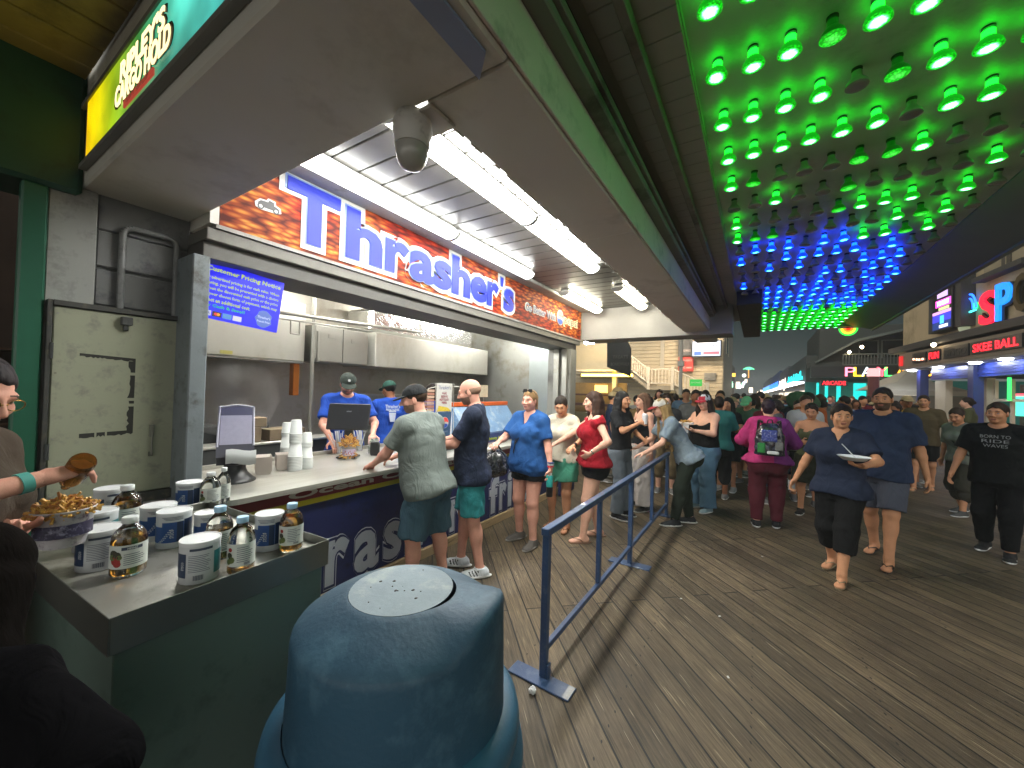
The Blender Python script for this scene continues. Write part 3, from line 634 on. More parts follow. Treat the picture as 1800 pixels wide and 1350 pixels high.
def mat_led(name,rim,core,est=3.,ecore=14.):
    m=bpy.data.materials.new(name); m.use_nodes=True; t=NT(m); b=t.b; tc=t.new('ShaderNodeTexCoord'); sp=t.new('ShaderNodeSeparateXYZ'); t.link(tc.outputs['Object'],sp.inputs[0])
    l=t.new('ShaderNodeVectorMath',operation='LENGTH'); cb=t.new('ShaderNodeCombineXYZ'); t.link(sp.outputs[0],cb.inputs[0]); t.link(sp.outputs[1],cb.inputs[1]); t.link(cb.outputs[0],l.inputs[0])
    cr=t.new('ShaderNodeValToRGB'); e=cr.color_ramp.elements; e[0].position=.012; e[0].color=(*core,1); e[1].position=.034; e[1].color=(*rim,1); t.link(l.outputs['Value'],cr.inputs[0]); t.link(cr.outputs[0],b.inputs['Emission Color'])
    mr=t.new('ShaderNodeMapRange'); mr.inputs['From Min'].default_value=.012; mr.inputs['From Max'].default_value=.038; mr.inputs['To Min'].default_value=ecore; mr.inputs['To Max'].default_value=est; t.link(l.outputs['Value'],mr.inputs[0])
    vo=t.new('ShaderNodeTexVoronoi',i_Scale=95.); t.link(tc.outputs['Object'],vo.inputs['Vector']); vr=t.new('ShaderNodeMapRange'); vr.inputs['From Max'].default_value=.6; vr.inputs['To Min'].default_value=1.4; vr.inputs['To Max'].default_value=.35; t.link(vo.outputs['Distance'],vr.inputs[0])
    mu=t.new('ShaderNodeMath',operation='MULTIPLY'); t.link(mr.outputs[0],mu.inputs[0]); t.link(vr.outputs[0],mu.inputs[1]); t.link(mu.outputs[0],b.inputs['Emission Strength'])
    b.inputs['Base Color'].default_value=(.05,.05,.05,1); b.inputs['Roughness'].default_value=.2; return m
steel=M('brushed_steel','c2c0b8',rough=.34,metal=.6,var=.08,vscale=4,bump=.12,bscale=60,stretch=(1,.1,6),dirt='a8a294',dscale=3,bdist=.002)
steel_d=M('dull_steel','9a9a94',rough=.42,metal=.75,var=.15,vscale=2.2,dirt='7c7666',dscale=2.2)
greypaint=M('grey_paint','7c7c78',rough=.55,var=.10,vscale=1.6,bump=.2,bscale=40,dirt='4c4a46',dscale=2.4,bdist=.003)
greypaint_l=M('pale_grey_paint','8d8d8a',rough=.6,var=.08,vscale=2,dirt='6c6a64',dscale=5,bump=.15,bscale=50)
soffitpaint=M('soffit_paint','dcdad2',rough=.62,var=.07,vscale=.9,bump=.25,bscale=24,dirt='bcb8ae',dscale=1.3,bdist=.004)
darkpaint=M('dark_grey_paint','3c3e3e',rough=.55,var=.12,vscale=2,dirt='2a2a28',dscale=4)
black_pl=M('black_plastic','16171a',rough=.35,var=.1,bump=.1,bscale=200)
white_pl=M('white_plastic','d4d6d8',rough=.4,var=.03)
# ================= ground =================
MB().quad((-60,-30,0),(90,-30,0),(90,260,0),(-60,260,0)).build('boardwalk',mat_boards())['kind']='structure'
_o=bpy.data.objects['boardwalk']
def st(o): o['kind']='structure'; return o
# ================= shop =================
X0=-2.75
# counter
c=empty('service_counter',(-2.9,3.6,0)); tag(c,'long stainless topped serving counter with navy blue lettered front below the fries sign','counter')
def CP(mb,name,mat): o=mb.build(name,mat,c); o.matrix_parent_inverse=Matrix.Translation((2.9,-3.6,0)); return o
NAVY=M('navy_panel','1c2450',rough=.4,var=.12,vscale=3,dirt='161a34',dscale=7)
CP(MB().box((-3.72,1.15,.0),(-2.742,6.2,.9),0,.004),'cabinet',darkpaint)
CP(MB().box((-2.742,1.1,.1),(-2.722,6.15,.79),0),'front_panel',NAVY)
CP(MB().box((-2.742,1.1,.832),(-2.718,6.15,.915),0),'name_band',M('maroon_band','6a1a20',rough=.4,var=.12,vscale=4))
CP(MB().box((-2.742,1.1,.792),(-2.72,6.15,.83),0),'yellow_stripe',M('yellow_stripe','a89a20',rough=.4,var=.1))
CP(MB().box((-2.78,1.1,0.0),(-2.7,6.2,.095),0,.006),'kick_board',M('kick_board','a08a68',rough=.7,var=.25,vscale=4,dirt='5c4a34',dscale=4,stretch=(4,.5,4)))
t=MB(); pts=[]
for i in range(9):
    a=math.pi/2*(i/8); pts.append((-2.80+.16*math.cos(a-math.pi/2)-.0,1.16+.16*math.sin(a-math.pi/2)))
poly=[(-3.72,1.0)]+[(x,y) for x,y in pts]+[(-2.64,6.25),(-3.72,6.25)]
t.prism(poly,.918,.952); CP(t,'steel_top',steel)
CP(MB().box((-3.74,1.3,.952),(-3.70,6.2,.985)),'back_lip',steel)
LET=M('pale_blue_letters','9aa0aa',rough=.4,var=.05); LETW=M('silver_outline','b8bcc4',rough=.4,var=.03); 
def ctext(s,y,z,w,h,big=True):
    e_=.0006*(int(y*100)%3)
    if big:
        o=text('lettering_outline',s,1,LETW,(-2.7195+e_*.6,y,z),width=w*1.06,height=h*1.16,off=.075,ext=.001,parent=c); o.matrix_parent_inverse=Matrix.Translation((2.9,-3.6,0))
        o=text('lettering_gap',s,1,NAVY,(-2.7175+e_*.6,y,z),width=w*1.045,height=h*1.12,off=.058,ext=.001,parent=c); o.matrix_parent_inverse=Matrix.Translation((2.9,-3.6,0))
    o=text('lettering',s,1,LET if big else M('cream_letters','b0a89c',rough=.4,var=.05),(-2.7155+e_,y,z),width=w,height=h,off=.03,ext=.001,parent=c); o.matrix_parent_inverse=Matrix.Translation((2.9,-3.6,0))
for s_,y_,z_,w_,h_ in (("T",1.28,.37,.24,.42),("h",1.56,.36,.24,.44),("r",1.86,.31,.20,.34),("a",2.13,.30,.24,.33),("s",2.40,.30,.20,.33),("h",2.66,.36,.22,.44),("e",2.98,.30,.24,.33),("r",3.25,.31,.18,.34),("'",3.43,.48,.06,.10),("s",3.57,.30,.20,.33),("f",3.97,.36,.20,.44),("r",4.17,.31,.16,.34),("i",4.33,.36,.10,.44),("e",4.52,.30,.20,.33),("s",4.76,.30,.18,.33)): ctext(s_,y_,z_,w_,h_)
ctext("Ocean City's Famous",2.62,.874,2.3,.072,False)
# header + sign
h=empty('shop_sign',(X0,3.9,2.6)); tag(h,"long lit fries banner sign reading Thrasher's in blue over the serving window",'sign')
inv=Matrix.Translation((-X0,-3.9,-2.6))
def HP(o): o.matrix_parent_inverse=inv; return o
HP(MB().box((X0-.05,1.02,2.60),(X0,6.68,3.14),0).build('printed_board',mat_fries(),h))
HP(MB().box((X0-.07,1.0,2.575),(X0+.012,6.70,2.598),0).box((X0-.06,6.682,2.6),(X0+.012,6.71,3.14)).build('frame',greypaint_l,h))
BL=M('sign_blue','16269a',rough=.45,var=.1,vscale=5,spec=.3); WH=M('sign_white','b0b0ac',rough=.3,var=.03); SH=M('sign_pale_blue','6478a0',rough=.3,var=.05)
Ls=[("T",1.60,.40,.42),("h",2.03,.35,.40),("r",2.37,.27,.29),("a",2.68,.33,.29),("s",2.97,.26,.29),("h",3.26,.31,.40),("e",3.58,.31,.29),("r",3.86,.24,.29),("'",4.045,.06,.11),("s",4.22,.24,.29)]
for ch,y_,w_,h_ in Ls:
    zb=2.665 if ch!="'" else 2.665+.29
    zc=zb+h_/2; st_=.0007*(Ls.index((ch,y_,w_,h_))%3)
    HP(text('letter_outline',ch,1,WH,(X0+.004+st_,y_,zc),width=w_+.10,height=h_+.085,off=.095,ext=.002,parent=h,shear=.0))
    HP(text('letter_bevel',ch,1,SH,(X0+.0085+st_,y_-.004,zc+.004),width=w_+.022,height=h_+.02,off=.045,ext=.0015,parent=h))
    HP(text('letter',ch,1,BL,(X0+.013+st_,y_,zc),width=w_,height=h_,off=.038,ext=.002,parent=h))
HP(text('slogan_outline','Go Better With',1,WH,(X0+.004,5.13,2.83),width=.98,height=.125,off=.05,ext=.001,parent=h)); HP(text('slogan','Go Better With',1,M('slogan_grey','5a5e80',rough=.4),(X0+.008,5.13,2.83),width=.94,height=.10,off=.02,ext=.001,parent=h))
def pepsi(c0,r,ax,parent,inv=None,tilt=-.35):
    Mx=frame(c0,*ax); mb=MB(); N=40
    mb.prism([(1.08*r*math.cos(2*math.pi*i/N),1.08*r*math.sin(2*math.pi*i/N)) for i in range(N)],0,.003,0)
    def wave(x,up):  # boundary of the red / blue fields
        return (.16*math.sin(x*2.6)+(.16 if up else -.22))
    for up,mi in ((1,1),(0,2)):
        P=[]; 
        xs=[-.96+1.92*i/24 for i in range(25)]
        top=[(x,math.sqrt(max(0,1-x*x))*(1 if up else -1)) for x in xs]; bot=[(x,wave(x,up)) for x in xs]
        for i in range(24):
            a,b2=top[i],top[i+1]; c1,d1=bot[i],bot[i+1]
            ok=(a[1]>c1[1] and b2[1]>d1[1]) if up else (a[1]<c1[1] and b2[1]<d1[1])
            if ok: P.append([a,b2,d1,c1])
        for q in P:
            vs=[]
            for (x,y) in q:
                xr=x*math.cos(tilt)-y*math.sin(tilt); yr=x*math.sin(tilt)+y*math.cos(tilt); vs.append((xr*r,yr*r,.0045))
            mb.add(vs,[(0,1,2,3) if not up else (3,2,1,0)],mi)
    mb.xf(Mx); o=mb.build('round_logo',[WH,M('logo_red','c83a34',rough=.35),M('logo_blue','2a4aa0',rough=.35)],parent)
    if inv: o.matrix_parent_inverse=inv
    return o
pepsi((X0+.004,5.78,2.86),.115,EAST,h,inv)
HP(text('drink_name_outline','pepsi',1,M('cream','e8dcb8',rough=.4),(X0+.004,6.22,2.84),width=.6,height=.20,off=.05,ext=.001,parent=h)); HP(text('drink_name','pepsi',1,M('navy_ink','20284a',rough=.4),(X0+.008,6.22,2.84),width=.56,height=.165,off=.0,ext=.001,parent=h))
# little sticker of an old car
mb=MB(); mb.prism([(-.075,-.03),(-.08,.0),(-.05,.03),(-.01,.034),(.0,.05),(.045,.045),(.05,.022),(.08,.012),(.085,-.02),(.05,-.032),(.0,-.036),(-.04,-.04)],0,.002,0)
mb.prism([(-.062,-.015),(-.06,.005),(-.045,.02),(-.0,.024),(.006,.038),(.036,.034),(.038,.014),(.068,.004),(.07,-.012),(.03,-.018),(-.03,-.02)],.002,.003,1)
for q in (-.045,.05): mb.prism([(q+.02*math.cos(i*.6283),-.018+.02*math.sin(i*.6283)) for i in range(10)],.003,.004,1); mb.prism([(q+.011*math.cos(i*.6283),-.018+.011*math.sin(i*.6283)) for i in range(10)],.004,.005,0)
mb.xf(frame((X0+.002,1.285,2.825),*EAST)); HP(mb.build('car_sticker',[WH,M('sticker_ink','2a2a2c',rough=.5)],h))
st(MB().box((-3.3,.972,2.60),(X0-.003,1.018,3.148)).build('soffit_end_filler',soffitpaint))
# header box below the sign (roll shutter housing)
o=empty('shutter_housing',(X0,3.8,2.4)); tag(o,'dark grey roller shutter box running under the fries sign','shutter housing')
i2=Matrix.Translation((-X0,-3.8,-2.4))
q=MB().box((X0-.42,.96,2.50),(X0-.004,6.66,2.572),0,.004).build('upper_rail',M('header_paint','66645e',rough=.55,var=.1,dirt='56544e',dscale=3),o); q.matrix_parent_inverse=i2
q=MB().box((X0-.46,.96,2.40),(X0-.05,6.6,2.497),0,.004).build('lower_rail',M('housing_dark','4c4a46',rough=.5,var=.1),o); q.matrix_parent_inverse=i2
# pillars
def pillar(name,a,b,lab,mat,strips=()):
    o=empty(name,((a[0]+b[0])/2,(a[1]+b[1])/2,0)); tag(o,lab,'pillar'); i_=Matrix.Translation((-(a[0]+b[0])/2,-(a[1]+b[1])/2,0))
    q=MB().box(a,b,0,.006).build('shaft',mat,o); q.matrix_parent_inverse=i_
    for s_ in strips: q=MB().box(*s_,0,.003).build('guide_rail',steel_d,o); q.matrix_parent_inverse=i_
    return o
pillar('pillar',(-3.02,.90,0),(X0-.005,.985,2.398),'narrow scuffed grey steel pillar left of the serving window',M('pillar_blue_grey','6c7478',rough=.5,var=.12,vscale=6,dirt='4a4c4a',dscale=9,bump=.2,bscale=60),())
pillar('pillar',(-3.2,6.28,0),(X0-.005,6.52,2.398),'grey steel pillar at the far end of the serving counter',greypaint,(((X0-.3,6.2,.95),(X0-.2,6.278,2.398)),((X0-.15,6.22,.95),(X0-.06,6.278,2.398))))
# booth ceiling: dark slatted boards with grooves, sloping frame strips
mb=MB(); y=.9
while y<6.95: mb.box((-2.76,y,3.15),(-.95,y+.188,3.17),0,.004); y+=.2
st(mb.box((-2.8,.8,3.172),(-.9,7.0,3.2),0).build('ceiling',M('ceiling_boards','403e3a',rough=.35,var=.15,vscale=2,metal=.1,dirt='3c3a36',dscale=3)))
st(MB().box((-2.748,.95,3.105),(-2.56,6.69,3.148),0,.01).build('ceiling_strip',greypaint_l))
# soffits: cross beam + long beam + end beam
# underside z=2.66
ZS=2.655
st(MB().box((-3.45,.5,ZS),(-.655,.97,3.3),0,.01).build('soffit_cross_beam',soffitpaint))
mb=MB(); st(mb.box((-1.0,.972,ZS),(-.655,8.2,2.87),0,.006).box((-1.0,.972,2.872),(-.80,8.2,3.3)).build('soffit_long_beam',soffitpaint))
st(MB().box((-2.74,6.715,2.60),(-.33,7.2,3.30),0,.008).build('soffit_end_beam',M('end_beam_paint','9c9ca0',rough=.7,var=.1,bump=.5,bscale=70,bdist=.004)))
# teal face strip + trims beside the beam
TR=M('aqua_painted_trim','d4c8c4',rough=.55,var=.08,vscale=3,dirt='b0a8a4',dscale=6)
st(MB().box((-.652,-1.2,2.665),(-.64,8.2,2.872),0,.002).build('fascia_board',TR))
st(MB().box((-.70,-1.2,2.875),(-.575,8.2,2.915),0,.006).box((-.59,-1.2,2.918),(-.555,8.2,2.95),0,.004).build('conduit_trim',greypaint))
# continuation of the cross soffit towards the camera side (outer canopy boards)
mb=MB(); y=-1.2
while y<8.2: mb.box((-.55,y,3.04),(-.262,y+.118,3.055),0,.003); y+=.12
st(mb.box((-.6,-1.2,3.057),(-.258,8.2,3.09)).build('soffit_boards',M('soffit_boards','a0a4a0',rough=.5,var=.12,vscale=2)))
st(MB().box((-.44,-1.2,2.985),(-.40,8.2,3.038),0,.004).build('soffit_batten',greypaint))
# chipped pale edge along the recess, seams in the long beam
_r=random.Random(9); mb=MB(); y=1.0
while y<6.6: l=_r.uniform(.03,.35); mb.box((-1.004,y,ZS-.0015),(-.9985,y+l,ZS+.006)); y+=l+_r.uniform(.0,.12)
for y in (2.4,4.8): mb.box((-.995,y,ZS-.0012),(-.66,y+.003,ZS+.001))
st(mb.build('ceiling_edge_chips',M('chipped_edge','f0ece2',rough=.6)))
# bluish plate on the beam, its colour painting in the blue light there
P=[at(735,0,z=ZS-.004),at(790,0,z=ZS-.004),at(855,85,z=ZS-.004),at(850,140,z=ZS-.004)]
yb=[p.y for p in P]
mb=MB(); pl=[(-.765,.40),(-.69,.40),(-.69,.90),(-.765,.97)]; mb.prism(pl,ZS-.012,ZS-.002); o=mb.build('patch_plate',M('blue_grey_plate','8e9cc0',rough=.4,var=.1)); tag(o,'blue grey plate standing in for blue light under the ceiling beam','plate')
# LED canopy
LZ=3.085
mb=MB(); mb.box((-.258,-1.0,LZ),(1.34,6.1,LZ+.02)).box((.035,6.1,LZ),(1.34,9.55,LZ+.02))
st(mb.build('canopy_ceiling',M('canopy_panel','b4bcb8',rough=.42,var=.06,vscale=1.5,dirt='98a09c',dscale=3,bump=.1,bscale=20)))
st(MB().box((-.258,6.105,2.90),(.03,9.55,3.3),0).build('canopy_bulkhead',darkpaint))
st(MB().box((.04,9.555,3.03),(1.8,9.62,3.45)).add([(1.345,-1,3.08),(1.75,-1,2.95),(1.75,9.55,2.95),(1.345,9.55,3.08),(1.345,-1,3.11),(1.75,-1,3.11),(1.75,9.55,3.11),(1.345,9.55,3.11)],[(0,3,2,1),(0,1,5,4),(2,3,7,6),(1,2,6,5),(3,0,4,7)]).box((1.752,-1.0,2.93),(1.80,9.55,3.4),0,.004).build('canopy_edge',M('canopy_edge','8a9694',rough=.55,var=.08)))
st(MB().box((-2.8,-1.2,3.3),(1.8,9.6,3.34)).build('canopy_roof',darkpaint))
# bulbs
def bulb_mesh(lens,body,sock,neck=None):
    mb=MB(); mb.lathe([(.0205,-.016),(.021,-.040),(.026,-.046)],n=16,mi=3,close=False); mb.lathe([(.026,-.046),(.043,-.066),(.0475,-.078),(.0475,-.084)],n=16,mi=1,close=False)
    mb.lathe([(.022,0),(.022,-.008)],n=14,mi=2)
    mb.lathe([(.0475,-.084),(.043,-.087),(.03,-.0885),(.012,-.089)],n=16,mi=0,close=False); n=len(mb.v); mb.f.append(tuple(range(n-16,n))[::-1] if False else tuple(range(n-16,n))); mb.mi.append(0); mb.sm.append(False)
    o=mb.build('ceiling_bulb',[lens,body,sock,neck or body]); me=o.data; bpy.data.objects.remove(o); return me
sock=M('bulb_socket','20241f',rough=.5)
def glass_body(n,c,s_): return M(n,'303830',rough=.3,var=.02,emit=c,estr=s_)
LB={'g':bulb_mesh(mat_led('green_led',lin('08e018'),lin('a0ffd8'),.45,7.),glass_body('green_bulb_side','089810',.42),sock,glass_body('green_bulb_neck','08d018',4.2)),
    'd':bulb_mesh(mat_led('green_led_dim',lin('18e020'),lin('50f050'),.5,.9),glass_body('green_bulb_side_dim','08a010',.08),sock),
    'b':bulb_mesh(mat_led('blue_led',lin('0850ff'),lin('50e0ff'),1.,6.),glass_body('blue_bulb_side','0838ff',.6),sock,glass_body('blue_bulb_neck','0838ff',4.)),
    'n':bulb_mesh(M('unlit_lens','8c9690',rough=.15,var=.1,spec=.8),M('unlit_bulb_side','a0a8a2',rough=.3),sock)}
lit={}
_pts=[(240,50),(440,0),(280,400),(450,345),(637,290),(838,230),(1050,165),(1295,95),(1560,15),(318,635),(463,605),(620,560),(785,520),(1150,435),(1355,380),(1580,325),(1790,280),(340,818),(467,792),(600,765),(740,738),(888,705),(1047,678),(1390,610),(1580,570),(1780,530),(357,945),(1258,800),(1760,715),(575,1030),(1165,945),(1305,925),(1598,880),(385,1135),(973,1070),(1210,1038),(1465,1000),(393,1210),(1030,1140),(1133,1128),(1360,1102)]
_dim=[(838,230),(1150,435),(467,932),(970,855),(1110,830),(910,985),(862,1088),(1335,1025),(473,1203),(557,1195),(925,1158),(1248,1118)]
GX,GY,DX,DY=-.163,1.486,.1262,.345
def cellof(p): 
    w=at(1160+p[0]/2.8125,p[1]/2.8125,z=3.0); return (round((w.x-GX)/DX),round((w.y-GY)/DY))
for p in _pts: lit[cellof(p)]='g'
for p in _dim: lit[cellof(p)]='d'
_b=[(475,1262),(555,1255),(632,1248),(797,1230),(887,1220),(978,1215),(1168,1195),(407,1318),(620,1298),(690,1295),(775,1285),(852,1278),(1022,1265),(1115,1255),(1208,1245),(547,1330),(685,1335),(800,1340),(870,1335),(1065,1310),(1153,1303)]
for p in _b: lit[cellof(p)]='b'
jb=max(k[1] for k,v in lit.items() if v=='b')
nb=0
for j in range(-1,24):
    for i in range(0,12):
        x=GX+DX*i; y=GY+DY*j
        if y>6.0 and x<.08: continue
        if x>1.30 or y>9.5: continue
        k=lit.get((i,j))
        if k is None:
            if j<=0: k='g' 
            elif j<=jb-0: k='n'
            elif y<7.5: k='b' if random.random()<(.62 if y<6.2 else .88) else 'n'
            else: k='g'
        o=bpy.data.objects.new('ceiling_bulb',LB[k]); COL.objects.link(o); o.location=(x,y,LZ); o.scale=(.87,.87,.95); o.rotation_euler=(random.gauss(0,.045),random.gauss(0,.045),random.random()*6)
        nb+=1
        row='%s row from the camera'%(j,); 
        tag(o,{'g':'green lit reflector bulb glowing on the canopy ceiling','d':'dim green reflector bulb with a faint glow on the canopy ceiling','b':'blue lit reflector bulb glowing on the canopy ceiling','n':'unlit dark reflector bulb on the canopy ceiling'}[k],'bulb',{'g':'green lit canopy bulbs','d':'dim green canopy bulbs','b':'blue lit canopy bulbs','n':'unlit canopy bulbs'}[k])
# half round light at the canopy end
_p=at(1491,577,y=9.70); o=empty('half_round_light',(_p.x,9.70,_p.z)); tag(o,'half round neon light in green yellow and red rings at the end of the canopy','neon light')
mb=None
for k,(r0,r1,cc) in enumerate(((.115,.145,'30d040'),(.078,.113,'d8e030'),(.040,.076,'ff7020'),(0.0,.038,'ff2010'))):
    m=MB(); N=16
    for i in range(N):
        a,b=math.pi+math.pi*i/N,math.pi+math.pi*(i+1)/N
        m.add([(r1*math.cos(a),0,r1*math.sin(a)),(r1*math.cos(b),0,r1*math.sin(b)),(r0*math.cos(b),-.01,r0*math.sin(b)),(r0*math.cos(a),-.01,r0*math.sin(a))],[(0,1,2,3)])
    m.build('ring',EM('ring_'+cc,cc,1.8),o)
MB().box((-.03,.012,-.02),(.03,.04,.25)).build('bracket',darkpaint,o)
# fluorescents
TUBE=M('fluorescent_diffuser','f4f6ff',rough=.5,emit='f2f2ec',estr=30,var=.01)
TUBE_IN=M('fluorescent_inner','f4f6ff',rough=.5,emit='f2f2ec',estr=7,var=.01); TUBE_K=M('kitchen_tube','f4f6ff',rough=.5,emit='f2f2ec',estr=50,var=.01)
TUBE2=M('fluorescent_warm','f4f6ff',rough=.5,emit='f6eed0',estr=11,var=.01)
FIX=M('fixture_body','b8b8b4',rough=.4,var=.05)
def fluor(x,y0,y1,lab,mat=TUBE,z=3.148,w=.085,warm=0):
    o=empty('fluorescent_light',(x,(y0+y1)/2,z)); tag(o,lab,'light','fluorescent lights over the queue'); L=(y1-y0)/2-.012
    MB().box((-w*.72,-L,-.038),(w*.72,L,0),0,.01).build('housing',FIX,o)
    prof=[(w*math.cos(math.pi+math.pi*i/10),-.040+.062*math.sin(math.pi+math.pi*i/10)) for i in range(11)]
    m=MB(); vs=[(a,-L+.02,b) for a,b in prof]+[(a,L-.02,b) for a,b in prof]; m.add(vs,[(i+1,i,11+i,12+i) for i in range(10)]+[tuple(range(11)),tuple(range(21,10,-1))],0,False); m.build('diffuser',mat,o)
    for q in (-1,1):
        pr=[((w+.005)*math.cos(math.pi+math.pi*i/10),-.039+.067*math.sin(math.pi+math.pi*i/10)) for i in range(11)]
        m=MB(); vs=[(a,q*L-.006,b) for a,b in pr]+[(a,q*L+.006,b) for a,b in pr]; m.add(vs,[(i+1,i,11+i,12+i) for i in range(10)]+[tuple(range(11)),tuple(range(21,10,-1))]); m.build('end_cap',FIX,o)
fluor(-2.44,1.30,2.75,'fluorescent light fixture above the T of the fries sign',TUBE_IN)
fluor(-2.44,2.76,4.2,'fluorescent light fixture above the last letters of the fries sign',TUBE_IN)
fluor(-1.65,1.34,2.80,'fluorescent light fixture beside the white dome camera')
fluor(-1.65,2.81,4.32,'second fluorescent light fixture in the outer row behind the dome camera')
fluor(-2.40,5.15,6.58,'open fluorescent light near the round drink logo of the sign',TUBE2)
fluor(-1.64,5.24,6.60,'warm fluorescent light in the outer row near the end beam',TUBE2)
# security dome camera
o=empty('dome_camera',(-1.09,.995,ZS)); tag(o,'pale grey dome security camera hanging at the corner of the soffit','security camera')
ml=M('camera_shell','d0cec8',rough=.45,var=.08,dirt='807c74',dscale=12)
MB().box((-.03,-.02,-.012),(.09,.09,0),0,.004).build('mount_plate',ml,o)
m=MB().lathe([(.048,0),(.050,-.012),(.056,-.02),(.056,-.030),(.0535,-.034),(.058,-.04),(.057,-.055),(.052,-.066),(.05,-.1)],n=24,close=True); m.build('housing',ml,o)
m=MB().lathe([(.047,-.1),(.0465,-.12),(.041,-.145),(.03,-.162),(.014,-.17),(.001,-.172)],n=24,close=False); m.build('dome',M('dome_smoke','a8a6a0',rough=.25,var=.1,spec=.6),o)
for ch in [q for q in bpy.data.objects if q.parent==o]: ch.scale=(1.25,1.25,1.15)
# ================= left wall =================
st(MB().box((-3.25,.50,1.0),(-3.05,1.0,3.3)).build('wall_grey',M('grey_siding','5e605f',rough=.6,var=.1,dirt='464644',dscale=3)))
st(MB().box((-3.3,-3,2.60),(-2.96,.497,3.28),0,.02).build('wall_green_lintel',M('dark_green_paint','1e4a38',rough=.5,var=.15,vscale=2,dirt='163026',dscale=3)))
o=MB().box((-3.04,.30,0),(-2.97,.385,2.598),0,.008).build('green_post',M('green_post','1f5a44',rough=.4,var=.15)); tag(o,'dark green painted door post beside the open shop doorway','post')
o=MB().box((-3.045,.388,0),(-3.0,.56,2.65),0,.004).build('pale_panel',M('pale_panel','9a9c98',rough=.6,var=.06,dirt='7c7e7a',dscale=8)); tag(o,'pale wall panel between the green post and the grey siding','wall panel')
mb=MB()
for z0 in (2.06,2.27,2.47): mb.box((-3.047,.565,z0),(-3.03,.97,z0+.195),0,.006)
o=mb.build('siding_panel',M('grey_siding2','6e7070',rough=.55,var=.1,dirt='44464a',dscale=4)); tag(o,'grey horizontal board panel above the steel hatch','wall panel')
# conduit loop
m=MB(); pts=[(-3.005,.66,1.95),(-3.005,.66,2.46)]+[(-3.005,.66+.05*(1-math.cos(a)),2.46+.05*math.sin(a)) for a in [math.pi/2*i/6 for i in range(1,7)]]+[(-3.005,.86,2.51)]+[(-3.005,.86+.04*math.sin(a),2.51-.04*(1-math.cos(a))) for a in [math.pi/2*i/5 for i in range(1,6)]]+[(-3.005,.90,1.95)]
m.path(pts,.016,n=12); o=m.build('conduit',M('conduit_paint','707272',rough=.45,var=.08,dirt='505050',dscale=10)); tag(o,'grey painted electrical conduit bent in a loop above the hatch','conduit')
# hatch
o=empty('steel_hatch',(-2.97,.68,1.0)); tag(o,'pale green grey steel hatch door with torn tape marks behind the condiment table','hatch'); i_=Matrix.Translation((2.97,-.68,-1.0))
HM=M('hatch_paint','9a9d88',rough=.45,var=.06,vscale=3,dirt='84867a',dscale=14,bump=.12,bscale=18)
def HH(mb,n,m_): q=mb.build(n,m_,o); q.matrix_parent_inverse=i_; return q
HH(MB().box((-3.0,.415,1.02),(-2.965,.935,2.015),0,.005),'door_leaf',HM)
HH(MB().box((-3.02,.395,.97),(-2.955,.412,2.045),0,.002).box((-3.02,.938,.97),(-2.94,.975,2.045),0,.002).box((-3.02,.413,2.018),(-2.95,.937,2.045),0,.002).box((-3.02,.413,.965),(-2.94,.937,1.017),0,.002),'frame',M('hatch_frame','3c3c3a',rough=.5,var=.15,dirt='5a5648',dscale=20))
rr=random.Random(4)
def torn(pts,w):   # ragged tape strips on the door plane
    m=MB()
    for (a,b) in zip(pts[:-1],pts[1:]):
        n=26
        for i in range(n):
            u0,u1=i/n,(i+1)/n; y0=a[0]+(b[0]-a[0])*u0;z0=a[1]+(b[1]-a[1])*u0;y1=a[0]+(b[0]-a[0])*u1;z1=a[1]+(b[1]-a[1])*u1
            hor=abs(b[0]-a[0])>abs(b[1]-a[1]); w0=w*rr.uniform(.6,1.05); w1=w*rr.uniform(.6,1.05); 
            if i: w0=wp
            wp=w1
            if rr.random()<.04: continue
            if hor: m.add([(-2.9635,y0,z0),(-2.9635,y1,z1),(-2.9635,y1,z1-w1),(-2.9635,y0,z0-w0)],[(0,3,2,1)])
            else: m.add([(-2.9635,y0,z0),(-2.9635,y0-w0,z0),(-2.9635,y1-w1,z1),(-2.9635,y1,z1)],[(0,1,2,3)])
    return m
ty0,ty1,tz0,tz1=.49,.725,1.365,1.775
m=torn([(ty0+.02,tz1+.012),(ty1,tz1)],.02); m2=torn([(ty1,tz1),(ty1,tz0)],.028); m3=torn([(ty0+.03,tz0+.004),(ty1,tz0+.01)],.024)
for q in (m2,m3): m.add(q.v,q.f)
sc=MB()
for yy in (.43,.92):
    for zz in (1.06,1.35,1.68,1.98): sc.tube((-2.9655,yy,zz),(-2.962,yy,zz),.0045,n=8)
HH(sc,'screws',steel_d); HH(MB().tube((-2.955,.413,1.25),(-2.955,.413,1.33),.007,n=8).tube((-2.955,.413,1.75),(-2.955,.413,1.83),.007,n=8),'hinges',darkpaint)
HH(m,'tape_residue',M('tape_residue','2c2c28',rough=.7,var=.2))
HH(MB().box((-2.965,.795,1.33),(-2.95,.815,1.40),0,.002).box((-2.965,.795,1.22),(-2.95,.812,1.245)).tube((-2.948,.805,1.23),(-2.948,.805,1.39),.005),'handle',M('handle_steel','77776e',rough=.4,metal=.6))
HH(MB().box((-2.965,.655,1.955),(-2.93,.70,2.0),0,.003).box((-2.965,.665,1.925),(-2.94,.685,1.956),0,.002),'latch',darkpaint)
